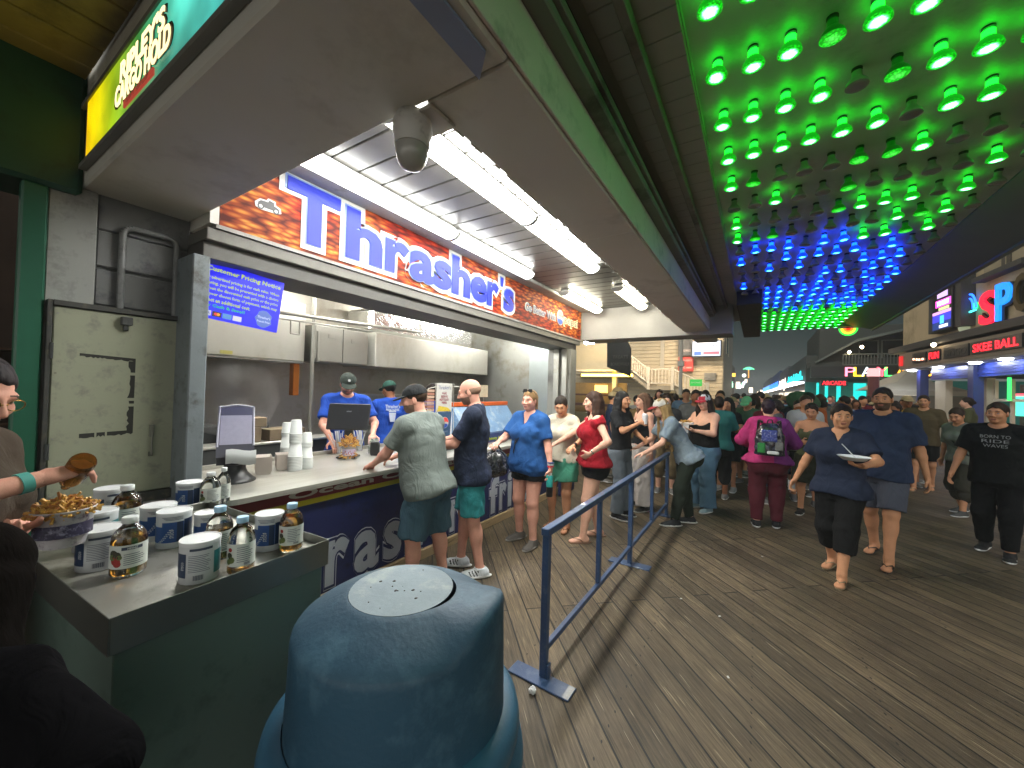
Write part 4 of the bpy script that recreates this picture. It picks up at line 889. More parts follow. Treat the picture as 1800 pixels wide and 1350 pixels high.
# doorway on the far left: dim shop inside
st(MB().box((-4.6,-3,0),(-4.55,.6,3)).build('wall_shop_back',M('shop_back_brown','3a2a20',rough=.8,var=.3,vscale=4)))
mb=MB()
for k,(y_,z_,c_) in enumerate(((.02,1.95,'a03a28'),(.0,1.70,'7a3a20'),(.1,1.45,'5a4030'),(-.15,1.9,'6a2a22'))):
    o=MB().box((-4.5,y_-.1,z_-.1),(-4.3,y_+.07,z_+.08),0,.01).tube((-4.4,y_,z_+.08),(-4.4,y_,z_+.12),.03).build('souvenir_jar',M('jar_'+c_,c_,rough=.5,var=.3,vscale=20)); tag(o,('orange red jar on a dim shop shelf through the left doorway','brown jar on the middle shelf inside the left doorway','small drab jar on the lower shelf inside the left doorway','dark red jar at the back of the upper shelf inside the left doorway')[k],'jar','jars on the dim shop shelves')
o=MB().box((-4.54,-1.2,1.83),(-4.2,.45,1.845)).box((-4.54,-1.2,1.585),(-4.2,.45,1.6)).box((-4.54,-1.2,1.33),(-4.2,.45,1.345)).build('wall_shelf',M('shelf_wood','4a3424',rough=.7)); tag(o,'dim wooden wall shelves inside the shop doorway on the left','shelf')
# boarded yellowish ceiling on the far left (front of the cross beam)
mb=MB(); x=-3.4
while x<-.7: mb.box((x,-2.5,3.2),(x+.178,.49,3.22),0,.004); x+=.19
st(mb.build('ceiling_boards_left',M('ceiling_boards_cream','9c8c58',rough=.5,var=.1,vscale=2,dirt='7a6c48',dscale=3)))
# Ripley's light box on the cross beam face (y=.5)
o=empty('light_box_sign',(-2.0,.497,2.7)); tag(o,"backlit yellow green and cyan sign reading Ripley's Cargo Hold on the beam",'sign'); i_=Matrix.Translation((2.0,-.497,-2.7))
def mat_grad():
    m=bpy.data.materials.new('light_box_face'); m.use_nodes=True; t=NT(m); b=t.b; tc=t.new('ShaderNodeTexCoord'); sp=t.new('ShaderNodeSeparateXYZ'); t.link(tc.outputs['Object'],sp.inputs[0])
    mr=t.new('ShaderNodeMapRange'); mr.inputs['From Min'].default_value=-2.98; mr.inputs['From Max'].default_value=-1.2; t.link(sp.outputs[0],mr.inputs[0])
    cr=t.new('ShaderNodeValToRGB'); e=cr.color_ramp.elements; e[0].position=0; e[0].color=(*lin('ffb000'),1); e[1].position=1; e[1].color=(*lin('50d0c8'),1)
    for p_,c_ in ((.18,'f8e000'),(.32,'a8c818'),(.5,'3a8a38'),(.62,'389a70'),(.75,'58d8c0')): q=e.new(p_); q.color=(*lin(c_),1)
    t.link(mr.outputs[0],cr.inputs[0]); n=t.new('ShaderNodeTexNoise',i_Scale=3.,i_Detail=3.); t.link(tc.outputs['Object'],n.inputs['Vector'])
    m2=t.new('ShaderNodeMapRange'); m2.inputs['From Min'].default_value=.3; m2.inputs['From Max'].default_value=.7; m2.inputs['To Min'].default_value=.10; m2.inputs['To Max'].default_value=.52; t.link(n.outputs[0],m2.inputs[0])
    t.link(cr.outputs[0],b.inputs['Emission Color']); t.link(m2.outputs[0],b.inputs['Emission Strength']); b.inputs['Base Color'].default_value=(.05,.05,.05,1); b.inputs['Roughness'].default_value=.3; return m
q=MB().box((-2.82,.475,2.74),(-1.12,.497,3.02),0,.004).build('lit_face',mat_grad(),o); q.matrix_parent_inverse=i_
q=MB().box((-2.92,.47,3.022),(-1.1,.498,3.045)).box((-2.92,.47,2.715),(-1.1,.498,2.738)).build('frame',greypaint,o); q.matrix_parent_inverse=i_
CR=EM('cream_glow','ffe8a8',1.2); DK=M('sign_dark_outline','241c10',rough=.5)
for s_,z_,h_,w_ in (("RIPLEY'S",2.935,.085,.50),("CARGO HOLD",2.845,.085,.62)):
    for mt,yy,of,gx in ((DK,.4735,.07,1.07),(CR,.4705,.03,1.0)): q=text('lettering',s_,1,mt,(-2.02,yy,z_),SOUTH,o,width=w_*gx,height=h_*gx*1.05,off=of,ext=.001); q.matrix_parent_inverse=i_
q=MB().box((-2.2,.467,2.758),(-1.86,.474,2.79),0,.01).build('red_plaque',EM('red_plaque','b84838',.5),o); q.matrix_parent_inverse=i_
q=text('lettering','GIFT SHOP',1,M('plaque_text','d8a890',rough=.5),(-2.03,.466,2.774),SOUTH,o,width=.26,height=.018,ext=.0005); q.matrix_parent_inverse=i_
# ================= kitchen =================
KX=-5.3
st(MB().box((KX-.1,.6,0),(KX,6.66,3.1)).build('wall_kitchen_back',M('kitchen_wall','b0aca0',rough=.36,metal=.4,var=.12,vscale=1.5,dirt='98907e',dscale=1.6)))
st(MB().box((KX,.6,0),(-3.06,.8,3.1)).build('wall_kitchen_near',steel_d)); st(MB().box((KX,6.56,0),(-3.22,6.66,3.1)).build('wall_kitchen_far',steel_d))
st(MB().box((KX,.8,3.0),(-2.81,6.55,3.1)).build('ceiling_kitchen',M('kitchen_ceiling','a8a6a0',rough=.4,metal=.3,var=.08)))
st(MB().box((KX,.8,0.004),(-3.72,6.55,.02)).build('floor_kitchen',M('kitchen_floor','4a3c34',rough=.5,var=.15)))
HS=M('hood_steel','b4b2a8',rough=.36,metal=.35,var=.16,vscale=1.6,dirt='a8a494',dscale=2.5,stretch=(1,1,.6))
def kit(n,lab,cat,parts):
    o=empty(n,(-4.6,3,0)); tag(o,lab,cat); 
    for pn,mb,mt in parts: q=mb.build(pn,mt,o); q.matrix_parent_inverse=Matrix.Translation((4.6,-3,0))
    return o
kit('exhaust_hood','smoky steel exhaust hood above the fryers at the left of the kitchen','exhaust hood',[('canopy',MB().box((KX,1.0,1.925),(-4.6,2.62,2.62),0,.01),HS),('grease_rail',MB().box((-4.64,1.0,1.905),(-4.585,2.62,1.922)),steel_d),('tag',MB().box((-4.597,1.75,1.945),(-4.592,1.86,1.98)),M('yellow_tag','b8b060',rough=.6)),('orange_post',MB().box((-4.75,2.53,1.52),(-4.66,2.6,1.9),0,.004),M('copper_glow','c87830',rough=.3,metal=.5))])  # orange light is painted as the post's own colour
kit('electrical_cabinet','grey twin door electrical cabinet on the kitchen back wall','cabinet',[('box',MB().box((-5.0,2.74,1.94),(-4.62,3.52,2.40),0,.006),steel_d),('door',MB().box((-4.617,2.75,1.95),(-4.60,3.12,2.39),0,.004).box((-4.60,2.92,2.25),(-4.594,3.04,2.30)),M('cabinet_door','8e8c84',rough=.4,metal=.5,var=.06)),('door',MB().box((-4.617,3.13,1.95),(-4.60,3.51,2.39),0,.004).box((-4.60,3.25,2.22),(-4.594,3.4,2.27)),M('cabinet_door','8e8c84'))])
kit('exhaust_hood','large bright steel exhaust hood over the middle of the kitchen with foil duct on top','exhaust hood',[('canopy',MB().box((KX,3.6,1.93),(-4.55,6.3,2.42),0,.01),HS),('foil_duct',MB().box((KX,3.62,2.43),(-4.7,6.0,2.8),0,.06),M('foil','c8c8c4',rough=.22,metal=.9,bump=.6,bscale=9,bdist=.03))])
o=MB().path([(-4.4,1.9,2.42),(-4.4,4.3,2.50),(-4.4,4.3,2.62)],.022).path([(-4.42,2.0,2.36),(-4.42,3.5,2.40)],.010).path([(-4.42,2.35,2.36),(-4.42,2.35,2.22)],.009).path([(-4.42,2.45,2.36),(-4.42,2.45,2.22),(-4.42,2.35,2.22)],.009).path([(-4.5,2.66,2.95),(-4.5,2.66,1.1)],.02).path([(-4.5,2.72,2.3),(-4.5,2.72,1.98)],.014).tube((-4.5,2.72,1.98),(-4.5,2.72,1.93),.022).build('pipework',M('pipe_paint','8c8a82',rough=.4,metal=.4,var=.1)); tag(o,'grey overhead fire suppression pipework in front of the kitchen hoods','pipes')
def ktube(a,b,lab,r=.045):
    o=empty('kitchen_light',tuple(a)); tag(o,lab,'light','kitchen ceiling lights'); q=MB().tube(a,b,r,n=12).build('diffuser',TUBE_K,o); q.matrix_parent_inverse=Matrix.Translation(-Vector(a))
    d=Vector((0,0,r+.02)); q=MB().tube(Vector(a)+d,Vector(b)+d,.03,n=6).build('housing',FIX,o); q.matrix_parent_inverse=Matrix.Translation(-Vector(a))
ktube((-4.4,3.25,2.75),(-3.6,3.05,2.78),'fluorescent tube light in the kitchen above the cashier'); ktube((-4.5,1.5,2.93),(-4.5,2.3,2.93),'bright kitchen ceiling light behind the blue price notice',.06); ktube((-4.2,4.6,2.93),(-4.2,6.0,2.93),'kitchen ceiling light further back over the big hood',.05)
# kitchen equipment
kit('fryer_bench','long stainless fryer bench along the kitchen back wall under the left hood','fryer bench',[('bench',MB().box((KX,1.0,0.02),(-4.55,2.62,1.02),0,.01),steel_d),('basket',MB().box((-5.1,1.5,1.03),(-4.7,1.85,1.2),0,.01),darkpaint),('basket',MB().box((-5.1,1.95,1.03),(-4.7,2.3,1.22),0,.01),darkpaint),('basket',MB().box((-5.15,1.1,1.03),(-4.75,1.4,1.3),0,.01),steel_d)])
kit('rear_worktop','dark worktop with steel rim behind the cashier','worktop',[('top',MB().box((-4.56,1.35,1.02),(-4.3,2.95,1.045),0,.004),steel),('base',MB().box((-4.53,1.4,0.02),(-4.33,2.9,1.018)),darkpaint)])
for i,(a,b) in enumerate((((-4.54,1.75,1.047),(-4.34,2.05,1.20)),((-4.54,2.12,1.047),(-4.32,2.5,1.17)),((-4.54,1.8,1.202),(-4.34,2.1,1.30)))):
    o=MB().box(a,b,0,.006).box((a[0]+.002,(a[1]+b[1])/2-.02,b[2]),(b[0]-.002,(a[1]+b[1])/2+.02,b[2]+.001)).build('carton',M('carton','7a6a54',rough=.8,var=.12,dirt='64543e')); tag(o,('cardboard carton at the left end of the rear worktop','low cardboard carton nearer the cashier on the rear worktop','cardboard carton stacked on top of another on the rear worktop')[i],'carton','cartons on the rear worktop')
kit('steel_partition','bright steel partition panel at the far end of the kitchen','partition',[('panel',MB().box((-3.7,6.48,.02),(-3.26,6.53,2.98)),M('part','a8b0b0',rough=.3,metal=.6)),('trim',MB().box((-3.255,6.46,.02),(-3.225,6.55,2.98)),darkpaint)])
kit('fryer_bench','steel prep bench with pans behind the two kitchen workers','prep bench',[('bench',MB().box((KX,3.6,.02),(-4.5,6.5,1.0),0,.01),steel_d),('pan',MB().box((-5.1,4.2,1.0),(-4.7,4.7,1.12),0,.02),steel),('shelf',MB().box((KX,3.6,1.5),(-5.0,6.5,1.53)),steel)])
# menu / notice screen
o=empty('notice_screen',(-2.9,1.2,2.2)); P4=[at(*p,y=y_) for p,y_ in (((372,459),1.16),((500,497),1.62),((470,586),1.56),((372,574),1.13))]
# a flat tilted panel: fit a rectangle
A=at(345,452,x=-2.90); 
nb_=empty('tmp'); bpy.data.objects.remove(nb_)
def panel_axes(pl,pr,plb): 
    X=(pr-pl); w=X.length; X.normalize(); Y=(pl-plb); h_=Y.length; Y=(Y-X*(Y@X)); Y.normalize(); return X,Y,X.cross(Y),w,h_
pl=at(360,455,x=-2.93); pr=at(500,498,x=-2.87); pb=at(362,574,x=-2.93)
X_,Y_,Z_,w_,h_=panel_axes(pl,pr,pb); h2=.36
cen=pl+X_*w_/2-Y_*h2/2
o.location=cen; tag(o,'blue hanging notice headed Customer Pricing Notice in yellow text','notice board'); i_=Matrix.Translation(-cen)
Fm=frame(cen,X_,Y_,Z_)
q=MB().box((-w_/2,-h2/2,-.012),(w_/2,h2/2,0)).xf(Fm).build('panel',EM('notice_blue','2626d8',.75,'2020a0'),o); q.matrix_parent_inverse=i_
YL=EM('notice_yellow','c8e030',.62); GR=EM('notice_green','30d850',.6)
def nt(s,u,v,w,h,m): 
    q=text('lettering',s,1,m,Fm@Vector((u*w_,v*h2,.002)),(X_,Y_,Z_),o,width=w*w_,height=h*h2,ext=.0004,off=.025,res=1); q.matrix_parent_inverse=i_
nt('Customer Pricing Notice',0,.37,.92,.11,YL)
for k,l in enumerate(('Our advertised pricing is for cash sales. When','ordering, you will be presented with a choice','between the discounted cash price or the price','with your chosen form of payment, which may','reflect an additional cost.')): nt(l,-.02 if k<4 else -.18,.22-k*.097,.95 if k<4 else .58,.072,YL)
nt('Pay Cash & Save!!',-.20,-.27,.5,.075,GR)
for k,(c_,s_) in enumerate((('d8dcf0','VISA'),('303040',''),('60a0e0',''),('e8e8f0',''))):
    q=MB().box((w_*(-.44+.12*k),-.45*h2,.0),(w_*(-.335+.12*k),-.36*h2,.0015)).xf(Fm).build('card_badge',EM('badge_'+c_,c_,.6),o); q.matrix_parent_inverse=i_
    if s_: nt(s_,-.387,-.405,.08,.045,M('visa_ink','202880',rough=.5))
for du,c_ in ((-.015,'e03020'),(.015,'f0a020')):
    q=MB().prism([(w_*(-.267+du)+.009*math.cos(i*.52),-.405*h2+.009*math.sin(i*.52)) for i in range(12)],.0016,.0022).xf(Fm).build('card_badge',EM('disc_'+c_,c_,.8),o); q.matrix_parent_inverse=i_
q=MB().prism([(w_*.3+.055*math.cos(i*.45)*(1 if i%2 else .8),-.30*h2+.06*math.sin(i*.45)) for i in range(14)],.0,.001).xf(Fm).build('crest',EM('crest','7090e8',.5),o); q.matrix_parent_inverse=i_
nt("Thrasher's",.3,-.27,.17,.05,EM('crest_text','d0dcff',.7)); nt('French Fries',.3,-.35,.17,.04,EM('crest_text','d0dcff',.7))
def inv_(v): return Matrix.Translation(-Vector(v))
class Thing:
    """an Empty at the thing's base with parts given in world coordinates"""
    def __init__(s,name,loc,label,cat,group=None): s.o=empty(name,tuple(loc)); tag(s.o,label,cat,group); s.i=inv_(loc); s.loc=Vector(loc)
    def p(s,mb,name,mat,label=None):
        q=mb.build(name,mat,s.o); q.matrix_parent_inverse=s.i
        if label: q['label']=label
        return q
    def t(s,name,body,size,mat,o,ax,**k):
        q=text(name,body,size,mat,o,ax,parent=s.o,**k)
        if q: q.matrix_parent_inverse=s.i
        return q
# ================= condiment table =================
TZ=1.02; th=-R(3.5)
TA=Vector((-1.381,.31,0)); TB=Vector((-1.419,.927,0)); u=(TB-TA).normalized(); w=Vector((-u.y,u.x,0))
def tt(a,b,z): return TA+u*a+w*b+Vector((0,0,z))   # a along the front edge, b back
LT=(TB-TA).length; DT=.93
t=Thing('condiment_table',tt(LT/2,DT/2,0),'green grey steel condiment table with a raised lip holding bottles and canisters','table')
def tbox(a0,a1,b0,b1,z0,z1,bev=.003):
    m=MB().box((a0,b0,z0),(a1,b1,z1),0,bev); return m.xf(frame((TA.x,TA.y,0),u,w,(0,0,1)))
TG=M('table_green','5a6c64',rough=.42,var=.12,vscale=2.5,dirt='46564e',dscale=5,metal=.1,bump=.1,bscale=12)
t.p(tbox(.012,LT-.012,.012,DT-.01,.02,.985),'body',TG)
t.p(tbox(0,LT,0,DT,.99,TZ-.001),'steel_top',M('table_steel','b4b2aa',rough=.32,metal=.65,var=.15,vscale=5,dirt='77705e',dscale=7,stretch=(1,1,1)))
for a in ((0,LT,-.004,.0,.955,1.052),(0,LT,DT,DT+.004,.955,1.052),(LT,LT+.004,-.004,DT+.004,.955,1.052),(-.004,0,-.004,DT+.004,.955,1.052)): t.p(tbox(*a,bev=.001),'lip',M('lip_steel','8a8c86',rough=.3,metal=.8))
# spilled salt
m=MB(); r_=random.Random(3)
for k in range(420):
    g=r_.gauss; cx_,cy_=r_.choice(((.22,.16),(.28,.12),(.17,.22))); a,b=cx_+g(0,.035),cy_+g(0,.025); s_=r_.uniform(.0006,.0016); p=tt(a,b,TZ+.0005); m.add([p+Vector((-s_,-s_,0)),p+Vector((s_,-s_,0)),p+Vector((0,s_,s_))],[(0,1,2)])
o=m.build('spilled_salt',M('salt','d8d8d4',rough=.6)); tag(o,'white salt spilled on the steel condiment table','spilled salt',kind='stuff')
CW=M('canister_white','c6cacc',rough=.45,var=.04,bump=.05,bscale=40); CB=M('canister_blue','204a86',rough=.4,var=.15,vscale=12); CN=M('canister_navy','1c3050',rough=.4,var=.1); CT=M('canister_teal','28787e',rough=.4,var=.12,vscale=10); CI=M('canister_ink','3c4658',rough=.5)
def cyl_patch(mb,r,a0,a1,z0,z1,mi=0,n=8):
    vs=[];fs=[]
    for i in range(n+1):
        a=a0+(a1-a0)*i/n; vs+=[(r*math.cos(a),r*math.sin(a),z0),(r*math.cos(a),r*math.sin(a),z1)]
    for i in range(n): fs.append((2*i,2*i+2,2*i+3,2*i+1))
    mb.add(vs,fs,mi,True)
def bend_text(s_,r,amid,z,hgt,mat,parent,rot=True):
    o=text('lettering',s_,1,mat,(0,0,0),((1,0,0),(0,1,0),(0,0,1)),parent,width=hgt*2.6 if rot else hgt*3.4,height=hgt,ext=.0,off=.02,res=1)
    me=o.data
    for v in me.vertices:
        x,y=v.co.x,v.co.y
        if rot: x,y=-y,x
        a=amid+x/r; v.co=Vector((r*math.cos(a),r*math.sin(a),z+y))
    return o
def canister(base,top,wpx,label,style,rot=0):
    b=at(*base,z=TZ); tp=at(*top,x=b.x); hgt=min(max(tp.z-b.z,.10),.2); d=(b-Vector((0,0,CH))).dot(Fw); r=wpx/2*d/FPX*.97
    o=empty('salt_canister',tuple(b)); tag(o,label,'canister','round cardboard salt canisters'); ca=math.atan2(-b.y,-b.x)+rot
    MB().lathe([(r*.98,0),(r,.002),(r,hgt-.012)],n=36).build('body',CW,o)
    MB().lathe([(r*1.025,hgt-.012),(r*1.03,hgt-.002),(r*1.01,hgt),(r*.97,hgt-.001),(r*.96,hgt-.003)],n=36).prism([(r*.18*math.cos(i*.785)+r*.45,r*.12*math.sin(i*.785)) for i in range(8)],hgt-.003,hgt-.0022).build('lid',[M('canister_lid','d2d4d6',rough=.5,var=.03)],o)
    m=MB(); e=r+.0006
    if style=='front':
        cyl_patch(m,e,ca-1.9,ca+.55,hgt*.17,hgt*.62,0,14); cyl_patch(m,e,ca-.7,ca+.55,hgt*.62,hgt*.74,0,10); cyl_patch(m,e,ca+.56,ca+2.2,hgt*.17,hgt*.78,1,10); cyl_patch(m,e+.0004,ca+.15,ca+.5,hgt*.17,hgt*.74,2,4)
        for k in range(3): 
            z0=hgt*(.80+.035*k); cyl_patch(m,e,ca-.5-.1*k,ca+.5,z0,z0+hgt*.014,3,6)
        for k in range(2):   # curved white swoosh
            for i in range(8): a=ca-.9+i*.09+k*.12; z0=hgt*(.18+.035*i+ (i/8)**2*.12); cyl_patch(m,e+.0008,a,a+.09,z0,z0+hgt*.022,4,2)
        m.build('label',[CB,CN,CN,CI,CW],o); bend_text('SYSCO',r+.0016,ca-.12,hgt*.42,.013,CW,o)
    else:
        cyl_patch(m,e,ca-2.2,ca-.68,hgt*.17,hgt*.74,1,8) if style=='back' else cyl_patch(m,e,ca-2.2,ca-.5,hgt*.5,hgt*.78,2,8); cyl_patch(m,e,ca+.72,ca+2.1,hgt*.17,hgt*.72,2,8)
        rr_=random.Random(int(base[0]))
        for k in range(10):
            z0=hgt*(.30+.042*k); cyl_patch(m,e,ca-.55,ca-.55+rr_.uniform(.75,1.1),z0,z0+hgt*.012,3,6)
        cyl_patch(m,e,ca-.5,ca+.62,hgt*.80,hgt*.86,3,6)
        for k in range(14): a=ca-.3+k*.035; cyl_patch(m,e,a,a+.018*(1+k%2)*.7,hgt*.10,hgt*.22,3,1)
        m.build('label',[CB,CN,CT,CI],o); bend_text('SYSCO',r+.0014,ca-.88,hgt*.45,.010,CW,o)
    return o
canister((175,994),(176,927),62,'salt canister with printed small text at the left front beside the red apple label bottle','back')
canister((167,962),(167,897),57,'teal and white salt canister behind the left front canister and beside the bowl of fries','teal')
canister((193,917),(192,857),44,'plain looking salt canister against the hatch behind the full amber bottle','back',.3)
canister((277,944),(276,887),50,'blue salt canister in the middle of the table, left of its twin','front',.1)
canister((305,956),(306,896),50,'blue salt canister in the middle of the table, right of its twin','front',0)
canister((333,889),(334,846),40,'teal and blue salt canister at the back edge of the table beside the clear bottle','front',-.3)
canister((363,952),(363,900),38,'small salt canister half hidden behind the half full vinegar bottle','front',.2)
canister((472,962),(473,901),45,'bright blue salt canister near the right corner beside the full amber bottle','front',-.15)
canister((350,1015),(350,945),60,'white and teal salt canister nearest the front edge with a bar code','back')
GL=M('bottle_glass','e8ece8',rough=.03,trans=1,var=.01,spec=.5); VIN=M('amber_vinegar','e8a848',rough=.08,trans=.85,var=.02); CLR=M('clear_vinegar','d8dcd0',rough=.05,trans=.95,var=.01); CAPM=M('pale_blue_cap','9cc4e0',rough=.4,var=.03); CAPW=M('white_cap','d8dcdc',rough=.4,var=.03)
LB_=M('bottle_label','cdd2cc',rough=.5,var=.03); RED=M('apple_red','9a2a24',rough=.5,var=.2,vscale=40); OLV=M('leaf_olive','5c6a38',rough=.5,var=.3,vscale=60)
def bottle(base,top,wpx,fill,label,capm,lab='side',liq=None):
    b=at(*base,z=TZ); tp=at(*top,x=b.x); H_=min(max(tp.z-b.z,.12),.24); d=(b-Vector((0,0,CH))).dot(Fw); r=wpx/2*d/FPX*.97
    o=empty('vinegar_bottle',tuple(b)); tag(o,label,'bottle','glass vinegar bottles'); ca=math.atan2(-b.y,-b.x)
    prof=[(.0,.003),(r*.9,.0),(r,.008),(r*1.0,H_*.60),(r*.93,H_*.69),(r*.74,H_*.78),(r*.45,H_*.85),(r*.36,H_*.89),(r*.36,H_*.90)]
    MB().lathe(prof[1:],n=28,close=True).build('glass',GL,o)
    MB().lathe([(r*.44,H_*.895),(r*.46,H_*.90),(r*.46,H_*.985),(r*.42,H_)],n=20).build('cap',capm,o)
    if fill>0:
        z1=H_*fill; pf=[(r*.86,.006),(r*.94,.014)]
        for (rr0,z0),(rr1,zz) in zip(prof[2:-1],prof[3:]):
            if z0>z1: break
            if zz<=z1: pf.append((rr1*.93,zz))
            else: q_=(z1-z0)/(zz-z0); pf.append(((rr0+(rr1-rr0)*q_)*.93,z1)); break
        MB().lathe(pf,n=24).build('vinegar',liq or VIN,o)
    m=MB(); e=r+.0008; cyl_patch(m,e,ca-1.7,ca+1.7,H_*.16,H_*.56,0,22); e2=e+.0006
    rr_=random.Random(int(base[0]))
    if lab=='apple':
        for k,(da,dz,sz,mi) in enumerate(((-.72,.30,.014,1),(-.62,.25,.011,1),(-.85,.42,.013,3),(-.62,.40,.011,3),(-.5,.36,.008,2),(-.95,.36,.010,2))): 
            for i in range(10):
                t0=2*math.pi*i/10;t1=2*math.pi*(i+1)/10; f=lambda t_: (math.cos(ca+da+sz/r*math.cos(t_))*e2,math.sin(ca+da+sz/r*math.cos(t_))*e2,H_*dz+sz*math.sin(t_)); c0=(math.cos(ca+da)*e2,math.sin(ca+da)*e2,H_*dz); m.add([c0,f(t0),f(t1)],[(0,1,2)],mi)
        cyl_patch(m,e2,ca-.38,ca+.75,H_*.475,H_*.53,4,6)
        for k in range(6): z0=H_*(.22+.035*k); cyl_patch(m,e2,ca-.25,ca+rr_.uniform(.5,.95),z0,z0+H_*.010,4,5)
        bend_text('HEINZ',e2+.0008,ca+.2,H_*.502,.0075,LB_,o,rot=False)
    else:
        for da,dz,sz,mi in ((-.85,.46,.007,1),(-.9,.36,.010,3),(-.75,.28,.012,2),(-1.0,.24,.009,2)):
            for i in range(8):
                t0=2*math.pi*i/8;t1=2*math.pi*(i+1)/8; f=lambda t_: (math.cos(ca+da+sz/r*math.cos(t_))*e2,math.sin(ca+da+sz/r*math.cos(t_))*e2,H_*dz+sz*math.sin(t_)); c0=(math.cos(ca+da)*e2,math.sin(ca+da)*e2,H_*dz); m.add([c0,f(t0),f(t1)],[(0,1,2)],mi)
        for k in range(8): z0=H_*(.24+.036*k); cyl_patch(m,e2,ca-.3,ca+rr_.uniform(.35,.9),z0,z0+H_*.010,4,5)
        for k in range(10): a=ca+.2+k*.045; cyl_patch(m,e2,a,a+.025,H_*.18,H_*.225,4,1)
    m.build('label',[LB_,RED,OLV,M('label_dark','2c3020',rough=.5),CI],o)
    return o
bottle((221,938),(220,853),42,.78,'full amber vinegar bottle with a white cap at the back left of the table',CAPW)
bottle((225,1006),(226,908),50,.66,'half full vinegar bottle with a red apple label at the front left',CAPW,'apple')
bottle((384,979),(385,890),41,.58,'two thirds full vinegar bottle with blue cap behind the nearest canister',CAPM)
bottle((423,1003),(424,908),42,.13,'nearly empty clear vinegar bottle with blue cap near the front lip',CAPM)
bottle((511,965),(515,884),38,.80,'full amber vinegar bottle with blue cap at the right corner of the table',CAPM)
bottle((369,889),(371,830),30,.0,'empty clear glass bottle with white cap at the back of the table beside the counter',CAPW)
bottle((392,884),(391,822),20,.0,'small clear bottle mostly hidden behind the empty bottle at the pillar',CAPW)
# fries
FRM=M('fries_gold','d8a050',rough=.5,var=.35,vscale=40,dirt='8a4a18',dscale=60); FRM2=M('fries_brown','a06a30',rough=.5,var=.3,vscale=50)
def fries_heap(mb,c,R_,h,n,seed,L=.05,t_=.0035,dome=1.):
    r=random.Random(seed)
    for k in range(n):
        a=r.uniform(0,6.283); q=math.sqrt(r.random())*R_; z=h*(1-(q/R_)**2*dome)*r.uniform(.3,1.); yaw=r.uniform(0,6.28); pit=r.gauss(0,.5); l=L*r.uniform(.5,1.1); th_=t_*r.uniform(.8,1.3)
        Mx=Matrix.Translation(Vector(c)+Vector((q*math.cos(a),q*math.sin(a),z)))@Matrix.Rotation(yaw,4,'Z')@Matrix.Rotation(pit,4,'Y')
        b=MB().box((-l/2,-th_,-th_),(l*.05,th_,th_)).box((l*.05,-th_,-th_),(l/2,th_,th_)); bend=r.uniform(-.25,.25)
        vs=[(x,y,zz+bend*(x*x)/l*2) for x,y,zz in b.v]; b.v=[tuple(Mx@Vector(p)) for p in vs]; mb.add(b.v,b.f,0 if r.random()<.72 else 1)
    return mb
CUPM=M('printed_tub','b8b4b8',rough=.5,var=.15,vscale=30,dirt='5a3c58',dscale=34)
# tub of fries on the counter
b=at(613,806,z=.953); t=Thing('tub_of_fries',b,'display tub heaped with fries on the serving counter beside the straws','tub of fries')
r0=.062
t.p(MB().lathe([(r0*.8,0),(r0*1.15,.155),(r0*1.17,.158),(r0*1.12,.158)],c=b,n=28,close=False).lathe([(r0*.8,0),(0.001,.001)],c=b,n=28,close=False),'tub',M('clear_tub','c8c4c4',rough=.2,var=.1,alpha=.55))
m=MB(); cyl=MB(); ca=math.atan2(-b.y,-b.x)
mm=MB(); cyl_patch(mm,r0*1.02,ca-1.2,ca+1.2,.035,.105,0,14); 
for k in range(9): cyl_patch(mm,r0*1.02+.001,ca-1+k*.22,ca-.9+k*.22,.045+.01*(k%3),.06+.012*(k%3),1,2)
mm.v=[(x+b.x,y+b.y,z+b.z) for x,y,z in mm.v]; t.p(mm,'label',[M('tub_label','b0a8c0',rough=.5,var=.2,vscale=30),M('tub_red','9a3030',rough=.5)])
t.p(fries_heap(MB(),(b.x,b.y,b.z+.02),r0*.95,.12,120,5,.07),'lower_fries',[FRM,FRM2]); t.p(fries_heap(MB(),(b.x,b.y,b.z+.13),r0*1.15,.085,260,6,.085,.0038),'fries',[FRM,FRM2])
# stacked cups
CUP=M('foam_cup','c8cbc8',rough=.5,var=.03,spec=.3)
def cupstack(px,n,h0,r,label,inv=True,dz=.012,z=.953,loc=None):
    b=loc or at(*px,z=z); o=empty('cup_stack',tuple(b)); tag(o,label,'stack of cups','foam cup stacks'); m=MB()
    pr=[]; 
    z_=0
    for k in range(n): pr+= [(r,z_),(r*1.03,z_+.001),(r*1.03,z_+.005),(r*.99,z_+.0055)]; z_+=dz
    pr+=[(r*.78,z_+h0),(r*.74,z_+h0+.001)]
    pr=[(a*1.28,b_) for a,b_ in pr]; m.lathe(pr,n=24); m.build('cups',CUP,o); return b,z_+h0
b,tz=cupstack((518,826),10,.10,.042,'tall middle stack of white foam cups on the counter'); cupstack(None,7,.105,.036,'narrow upper stack of foam cups standing on the tall middle stack',loc=b+Vector((0,0,tz)))
b,tz=cupstack((538,823),9,.08,.038,'right stack of white foam cups on the counter',dz=.011); cupstack(None,4,.07,.033,'upper foam cups on top of the right stack',loc=b+Vector((0,0,tz)))
b,tz=cupstack((502,815),12,.09,.036,'left stack of white foam cups half behind the tall stack',dz=.013); cupstack(None,3,.08,.032,'tapered foam cups topping the left stack',loc=b+Vector((0,0,tz)))
